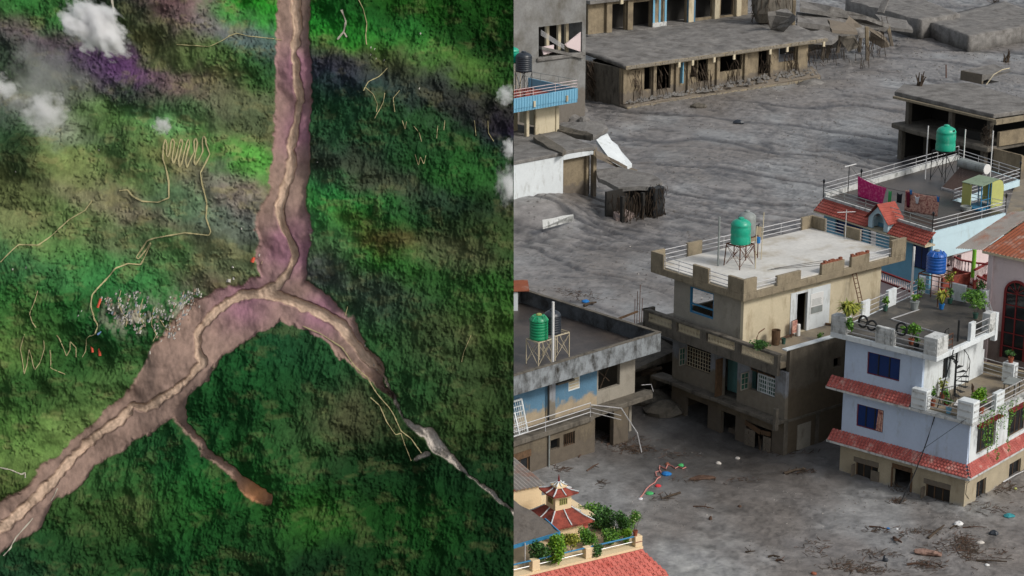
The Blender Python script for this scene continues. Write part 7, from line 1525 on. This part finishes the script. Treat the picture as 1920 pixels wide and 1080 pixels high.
# ================================================================ things lying in the mud
def lay(px, py, dz=0.0):
    q = P(px, py, 0); q = P(px, py, gz(q.x, q.y)); return Vector((q.x, q.y, gz(q.x, q.y) + dz))
def blob(px, py, r_, h_, mt, name, lb, cat, seed=0, flat=1.0, rotz=0):
    m = MB().lathe([(.01, -.05), (r_ * .8, -.05), (r_, h_ * .35), (r_ * .7, h_ * .8), (r_ * .2, h_), (.01, h_)], n=10)
    m.v = [(x * (1 + .5 * mnoise.noise(Vector((x * 3, y * 3, z * 3 + seed)))), y * flat * (1 + .5 * mnoise.noise(Vector((x * 4, y * 3, seed)))), z * (1 + .4 * mnoise.noise(Vector((x * 5, y * 5, seed + 2))))) for x, y, z in m.v]
    return tag(place(m.build(name, M[mt], smooth=False), None, tuple(lay(px, py)), rotz), lb, cat)
blob(1797, 984, .24, .2, 'whiteplastic', 'plastic_bag', 'white plastic bag lying on the mud in front of the white house', 'bag', 1)
blob(1839, 1018, .2, .12, 'litter', 'plastic_bag', 'white rounded bag beside dark red debris', 'bag', 2, .7)
blob(1863, 1001, .26, .2, 'blacktank', 'dark_bundle', 'dark blue green bundle right of the white rounded bag', 'bundle', 3)
blob(1892, 968, .32, .12, 'glassgreen', 'teal_cloth', 'crumpled teal cloth at the right border on the mud', 'cloth', 4, .8); M['tealcloth'] = mat('teal_cloth', (60, 148, 156), .15, 4); bpy.data.objects['teal_cloth'].data.materials[0] = M['tealcloth']
blob(1660, 1052, .14, .3, 'blacktank', 'dark_jar', 'small dark blue container upright near the bottom of the mud', 'container', 5)
blob(1851, 1060, .12, .08, 'whiteplastic', 'white_cup', 'small white cup near the lower right border of the mud', 'cup', 6)
blob(1666, 991, .1, .06, 'cloth_blue', 'blue_scrap', 'tiny blue scrap among the upper twigs', 'scrap', 7); blob(1682, 992, .07, .06, 'whiteplastic', 'white_scrap', 'tiny white scrap beside the blue scrap', 'scrap', 8)
blob(1099, 566, .28, .16, 'cloth_blue', 'blue_bundle', 'small bright blue bundle on the mud behind the blue walled house', 'bundle', 9)
blob(1250, 891, .26, .16, 'cloth_blue', 'blue_bundle', 'blue bundle beside the pink rope in the foreground mud', 'bundle', 10)
blob(1277, 873, .2, .12, 'cloth_green', 'green_bundle', 'green bundle at the upper end of the pink rope', 'bundle', 11); blob(1219, 926, .22, .1, 'cloth_green', 'green_bundle', 'green bundle at the lower end of the pink rope', 'bundle', 12)
blob(1233, 912, .18, .14, 'cloth_red', 'red_bundle', 'red bundle beside the lower half of the pink rope', 'bundle', 13); blob(1252, 871, .16, .12, 'brick', 'orange_bundle', 'orange brown lump at the bend of the pink rope', 'bundle', 14)
blob(1201, 936, .14, .08, 'cloth_white', 'white_rag', 'white rag at the lower left tip of the pink rope', 'rag', 15); blob(1348, 868, .18, .12, 'litter', 'white_rag', 'crumpled white rag in front of the grey house door', 'rag', 16)
blob(1382, 860, .15, .1, 'litter', 'white_rag', 'small white rag right of the crumpled one before the grey house', 'rag', 17); blob(1227, 926, .06, .05, 'black', 'dark_scrap', 'dark scrap beside the green bundle', 'scrap', 18)
blob(1317, 898, .75, .14, 'twig2', 'brown_heap', 'low reddish brown heap in the foreground mud', 'heap', 19, .35, .2); blob(1385, 232, .6, .4, 'blacktank', 'dark_wreck_piece', 'dark blue wreck piece before the long ruined building', 'wreck', 20, .6)
blob(1309, 202, .9, .5, 'concrete_dark', 'wreck_piece', 'grey wreck piece half buried before the long ruined building', 'wreck', 21, .5); blob(1684, 294, .26, .25, 'whiteplastic', 'white_box', 'small white box alone in the mud left of the upper right ruin', 'box', 22)
blob(1332, 974, .1, .2, 'twig2', 'short_log', 'short dark reddish log standing in the middle foreground mud', 'log', 23, 1); blob(1387, 950, .12, .1, 'twig2', 'short_log', 'tiny dark lump right of the short reddish log', 'lump', 24)
blob(1525, 1076, .16, .12, 'brick', 'brick_lump', 'reddish brick lump at the bottom edge of the mud', 'lump', 25); blob(1904, 917, .1, .1, 'yellowgreen', 'yellow_can', 'tiny yellow can at the right border by the white house', 'can', 26)
# reddish carcass-like mattress roll
q = lay(1738, 1040); m = MB().lathe([(.01, -.9), (.16, -.8), (.24, -.2), (.22, .5), (.12, .95), (.01, 1.0)], n=10); m.v = [(z * .75, x * .9 + .14 * mnoise.noise(Vector((x, y, z)) * 3), y * .7 + .12) for x, y, z in m.v]
tag(place(m.build('torn_mattress', mat('torn_pinkish_foam', (176, 144, 130), .3, 4, stain=(84, 62, 52), samt=.75, streak=1, ssc=3)), None, tuple(q), -.35), 'torn pinkish brown mattress roll among the twigs in front of the white house', 'mattress')
# pink rope
rp = [(1200, 935), (1206, 928), (1212, 918), (1219, 912), (1228, 906), (1232, 899), (1238, 895), (1231, 893), (1229, 887), (1236, 884), (1240, 889), (1236, 880), (1237, 874), (1243, 877), (1248, 880), (1252, 872), (1260, 874), (1266, 878), (1272, 875), (1280, 879), (1286, 877)]
tag(MB().tube([lay(x, y, .05) for x, y in rp], .035, 5).build('pink_rope', M['rope']), 'long pink rope winding over the foreground mud', 'rope')
# single sticks and planks
rg = random.Random(33)
sticks = [(1630, 988, 1665, 997, .05, 'long thin stick left of the blue scrap'), (1740, 1010, 1770, 990, .08, 'thick pale branch pointing up to the white bag'), (1782, 992, 1795, 990, .05, 'short stick below the white bag'), (1700, 1060, 1735, 1064, .07, 'dark stick at the bottom below the mattress'), (1830, 1052, 1888, 1058, .06, 'long dark stick near the lower right border'), (1676, 1010, 1690, 1022, .09, 'dark forked branch left of the mattress'), (1805, 990, 1850, 993, .04, 'thin stick between white bag and dark bundle'), (1275, 925, 1240, 940, .07, 'reddish driftwood right of the green bundle'), (1300, 950, 1338, 958, .04, 'thin dark twig in the middle foreground'), (1440, 1045, 1462, 1049, .06, 'reddish twig at the bottom centre of the mud'), (1455, 1052, 1470, 1058, .06, 'dark twig right below the reddish twig at the bottom'), (1470, 890, 1510, 884, .09, 'long driftwood in the shade before the grey house'), (1398, 1036, 1416, 1038, .05, 'small brown stick at the bottom left of centre'), (1095, 575, 1118, 573, .12, 'row of broken slats below the small blue bundle'), (1880, 905, 1925, 885, .05, 'pale pipe leaning at the right border by the white house wall'), (1085, 858, 1105, 838, .04, 'thin cane by the foot of the blue walled house'), (1100, 884, 1122, 874, .05, 'dark stick before the blue walled house'), (1205, 700, 1240, 690, .22, 'thick trunk jammed between the blue walled and the grey house, lower'), (1215, 672, 1262, 660, .22, 'thick trunk jammed between the blue walled and the grey house, upper'), (1545, 820, 1577, 785, .04, 'thin pale pole leaning in the gap left of the white house')]
for x0, y0, x1, y1, rr, lb in sticks:
    a, b_ = lay(x0, y0, rr * .6), lay(x1, y1, rr * .6 + (.12 if rr < .15 else 0)); mid = a.lerp(b_, .5) + Vector((rg.uniform(-.05, .05), rg.uniform(-.1, .1), .04))
    if 'jammed' in lb: a = P(x0, y0, 1.5); b_ = P(x1, y1, 2.2); mid = a.lerp(b_, .5)
    m = MB().tube([a, mid, b_], rr, 6, rr * .5)
    if rr < .15 and 'pipe' not in lb: 
        for k in range(2): p = a.lerp(b_, rg.uniform(.3, .8)); m.tube([p, p + Vector((rg.uniform(-.3, .3), rg.uniform(-.4, .4), .08))], rr * .4, 4)
    tag(m.build('driftwood_stick' if 'pipe' not in lb else 'pale_pipe', M['steel' if 'pipe' in lb or 'pole' in lb else rg.choice(('twig', 'twig2'))]), lb, 'stick' if 'pipe' not in lb else 'pipe')
# uncountable litter: twig mats, clods, small rubbish
m1 = MB(); m2 = MB()
mats_ = [(1640, 995, 30, 5, 60), (1720, 998, 40, 6, 110), (1800, 1015, 22, 14, 220), (1815, 1035, 12, 18, 200), (1770, 1030, 40, 12, 120), (1590, 1060, 45, 8, 160), (1640, 1040, 30, 8, 90), (1735, 1060, 25, 8, 140), (1530, 1030, 26, 14, 90), (1620, 1070, 50, 6, 160), (1860, 955, 40, 8, 70), (1880, 915, 35, 8, 170), (1860, 1040, 40, 12, 70), (1185, 842, 30, 9, 260), (1160, 828, 40, 8, 200), (1050, 880, 14, 4, 60), (1080, 552, 30, 5, 90), (1100, 560, 40, 6, 70), (1050, 545, 30, 4, 40), (1125, 905, 10, 6, 40), (1300, 900, 40, 6, 60), (1390, 900, 30, 4, 40), (1500, 885, 25, 3, 80), (1680, 940, 14, 5, 90), (1240, 935, 20, 5, 40), (1800, 940, 60, 6, 60), (1260, 850, 30, 6, 60), (1470, 850, 60, 6, 80)]
for px, py, sx, sy, n in mats_:
    for k in range(int(n * .62)):
        a = lay(px + rg.gauss(0, sx * .6), py + rg.gauss(0, sy * .6), .02); L_ = rg.uniform(.08, .45); th = rg.gauss(.2, .9)
        b_ = a + Vector((math.cos(th) * L_, math.sin(th) * L_ * 1.3, rg.uniform(0, .06))); (m1 if rg.random() < .6 else m2).tube([a, b_], rg.uniform(.006, .02), 3)
m1.build('twig_litter', M['twig'], kind='stuff'); m2.build('twig_litter', M['twig2'], kind='stuff')
mc_ = MB(); ml = MB()
for k in range(7000):
    if rg.random() < .62: y = 98 + 150 * rg.random() ** .8; 
    else: y = rg.uniform(70, 100)
    x = rg.uniform(1, .262 * y)
    q = vnoise(np.array([x / 7.]), np.array([y / 11.]), 99)[0] * .5 + vnoise(np.array([x / 2.5]), np.array([y / 4.]), 98)[0] * .5
    if q < (.5 if y > 105 else .56): continue
    z = gz(x, y); s = rg.uniform(.02, .055) * (1 + (y - 70) / 90) * (.5 + q); c = Vector((x, y, z)); M_ = ml if rg.random() < .035 else mc_
    if M_ is ml: s *= .7
    v = [c + Vector((rg.uniform(.6, 1.3) * s * dx, rg.uniform(.6, 1.3) * s * dy, s * dz * rg.uniform(.5, 1))) for dx, dy, dz in ((1, 0, 0), (0, 1, 0), (-1, 0, 0), (0, -1, 0), (0, 0, .9))]
    M_.add(v, [(0, 1, 4), (1, 2, 4), (2, 3, 4), (3, 0, 4)])
mc_.build('mud_clods', M['pebble'], kind='stuff'); ml.build('scattered_litter', M['litter'], kind='stuff')
# rebar column behind the blue walled house
q = lay(1198, 610); t = thing('rebar_cluster', 'thin rebar rods rising from a broken post left of the grey house balcony', 'rebar', None, tuple(q)); m = MB()
for k in range(4): m.tube([(-.3 + .16 * k, .1 * (k % 2), 0), (-.3 + .17 * k, .1 * (k % 2), 1.9 + .5 * (k % 3))], .022, 4)
m.build('rods', M['rust'], t); MB().beam((-2.4, -1, .4), (-.1, 0, 1.0), .12).build('tilted_beam', M['wood'], t)
# rubble in the dark gap between the two houses
for k, (px, py, w_, h_, lb) in enumerate([(1222, 690, 1.6, 1.2, 'grey boulder like mud block in the gap left of the grey house'), (1215, 725, 1.2, .8, 'dark mud block low in the gap left of the grey house'), (1245, 745, 1.3, .7, 'flat mud slab in the gap at the foot of the grey house')]):
    q = lay(px, py + 30); blob(px, py + 30, w_, h_, 'concrete_dark', 'mud_block', lb, 'block', 40 + k, .8)

t = thing('added_gap_wreck', 'added lean-to that darkens the gap between the blue walled and the grey house', 'wreck', F3, (-.2, 10.2, 0)); m = MB()  # lean-to added to darken this gap, where open sky left it light
MB().box(-1.8, 2.6, 4.2, 4.4, -1, 3.4).box(2.3, 2.6, .8, 4.2, -1, 3.2).build('wall', M['inside'], t)
MB().prism([(-2.4, 1.0), (2.6, .8), (2.7, 4.6), (-2.0, 4.7)], 2.2, 2.5, [2.0, 2.9, 3.6, 3.0]).build('broken_roof', M['concrete_dark'], t)
MB().box(-1.7, -1.4, 1.2, 1.5, -1, 2.3).box(.6, .9, 1.2, 1.5, -1, 2.4).build('column', M['lowmud'], t)
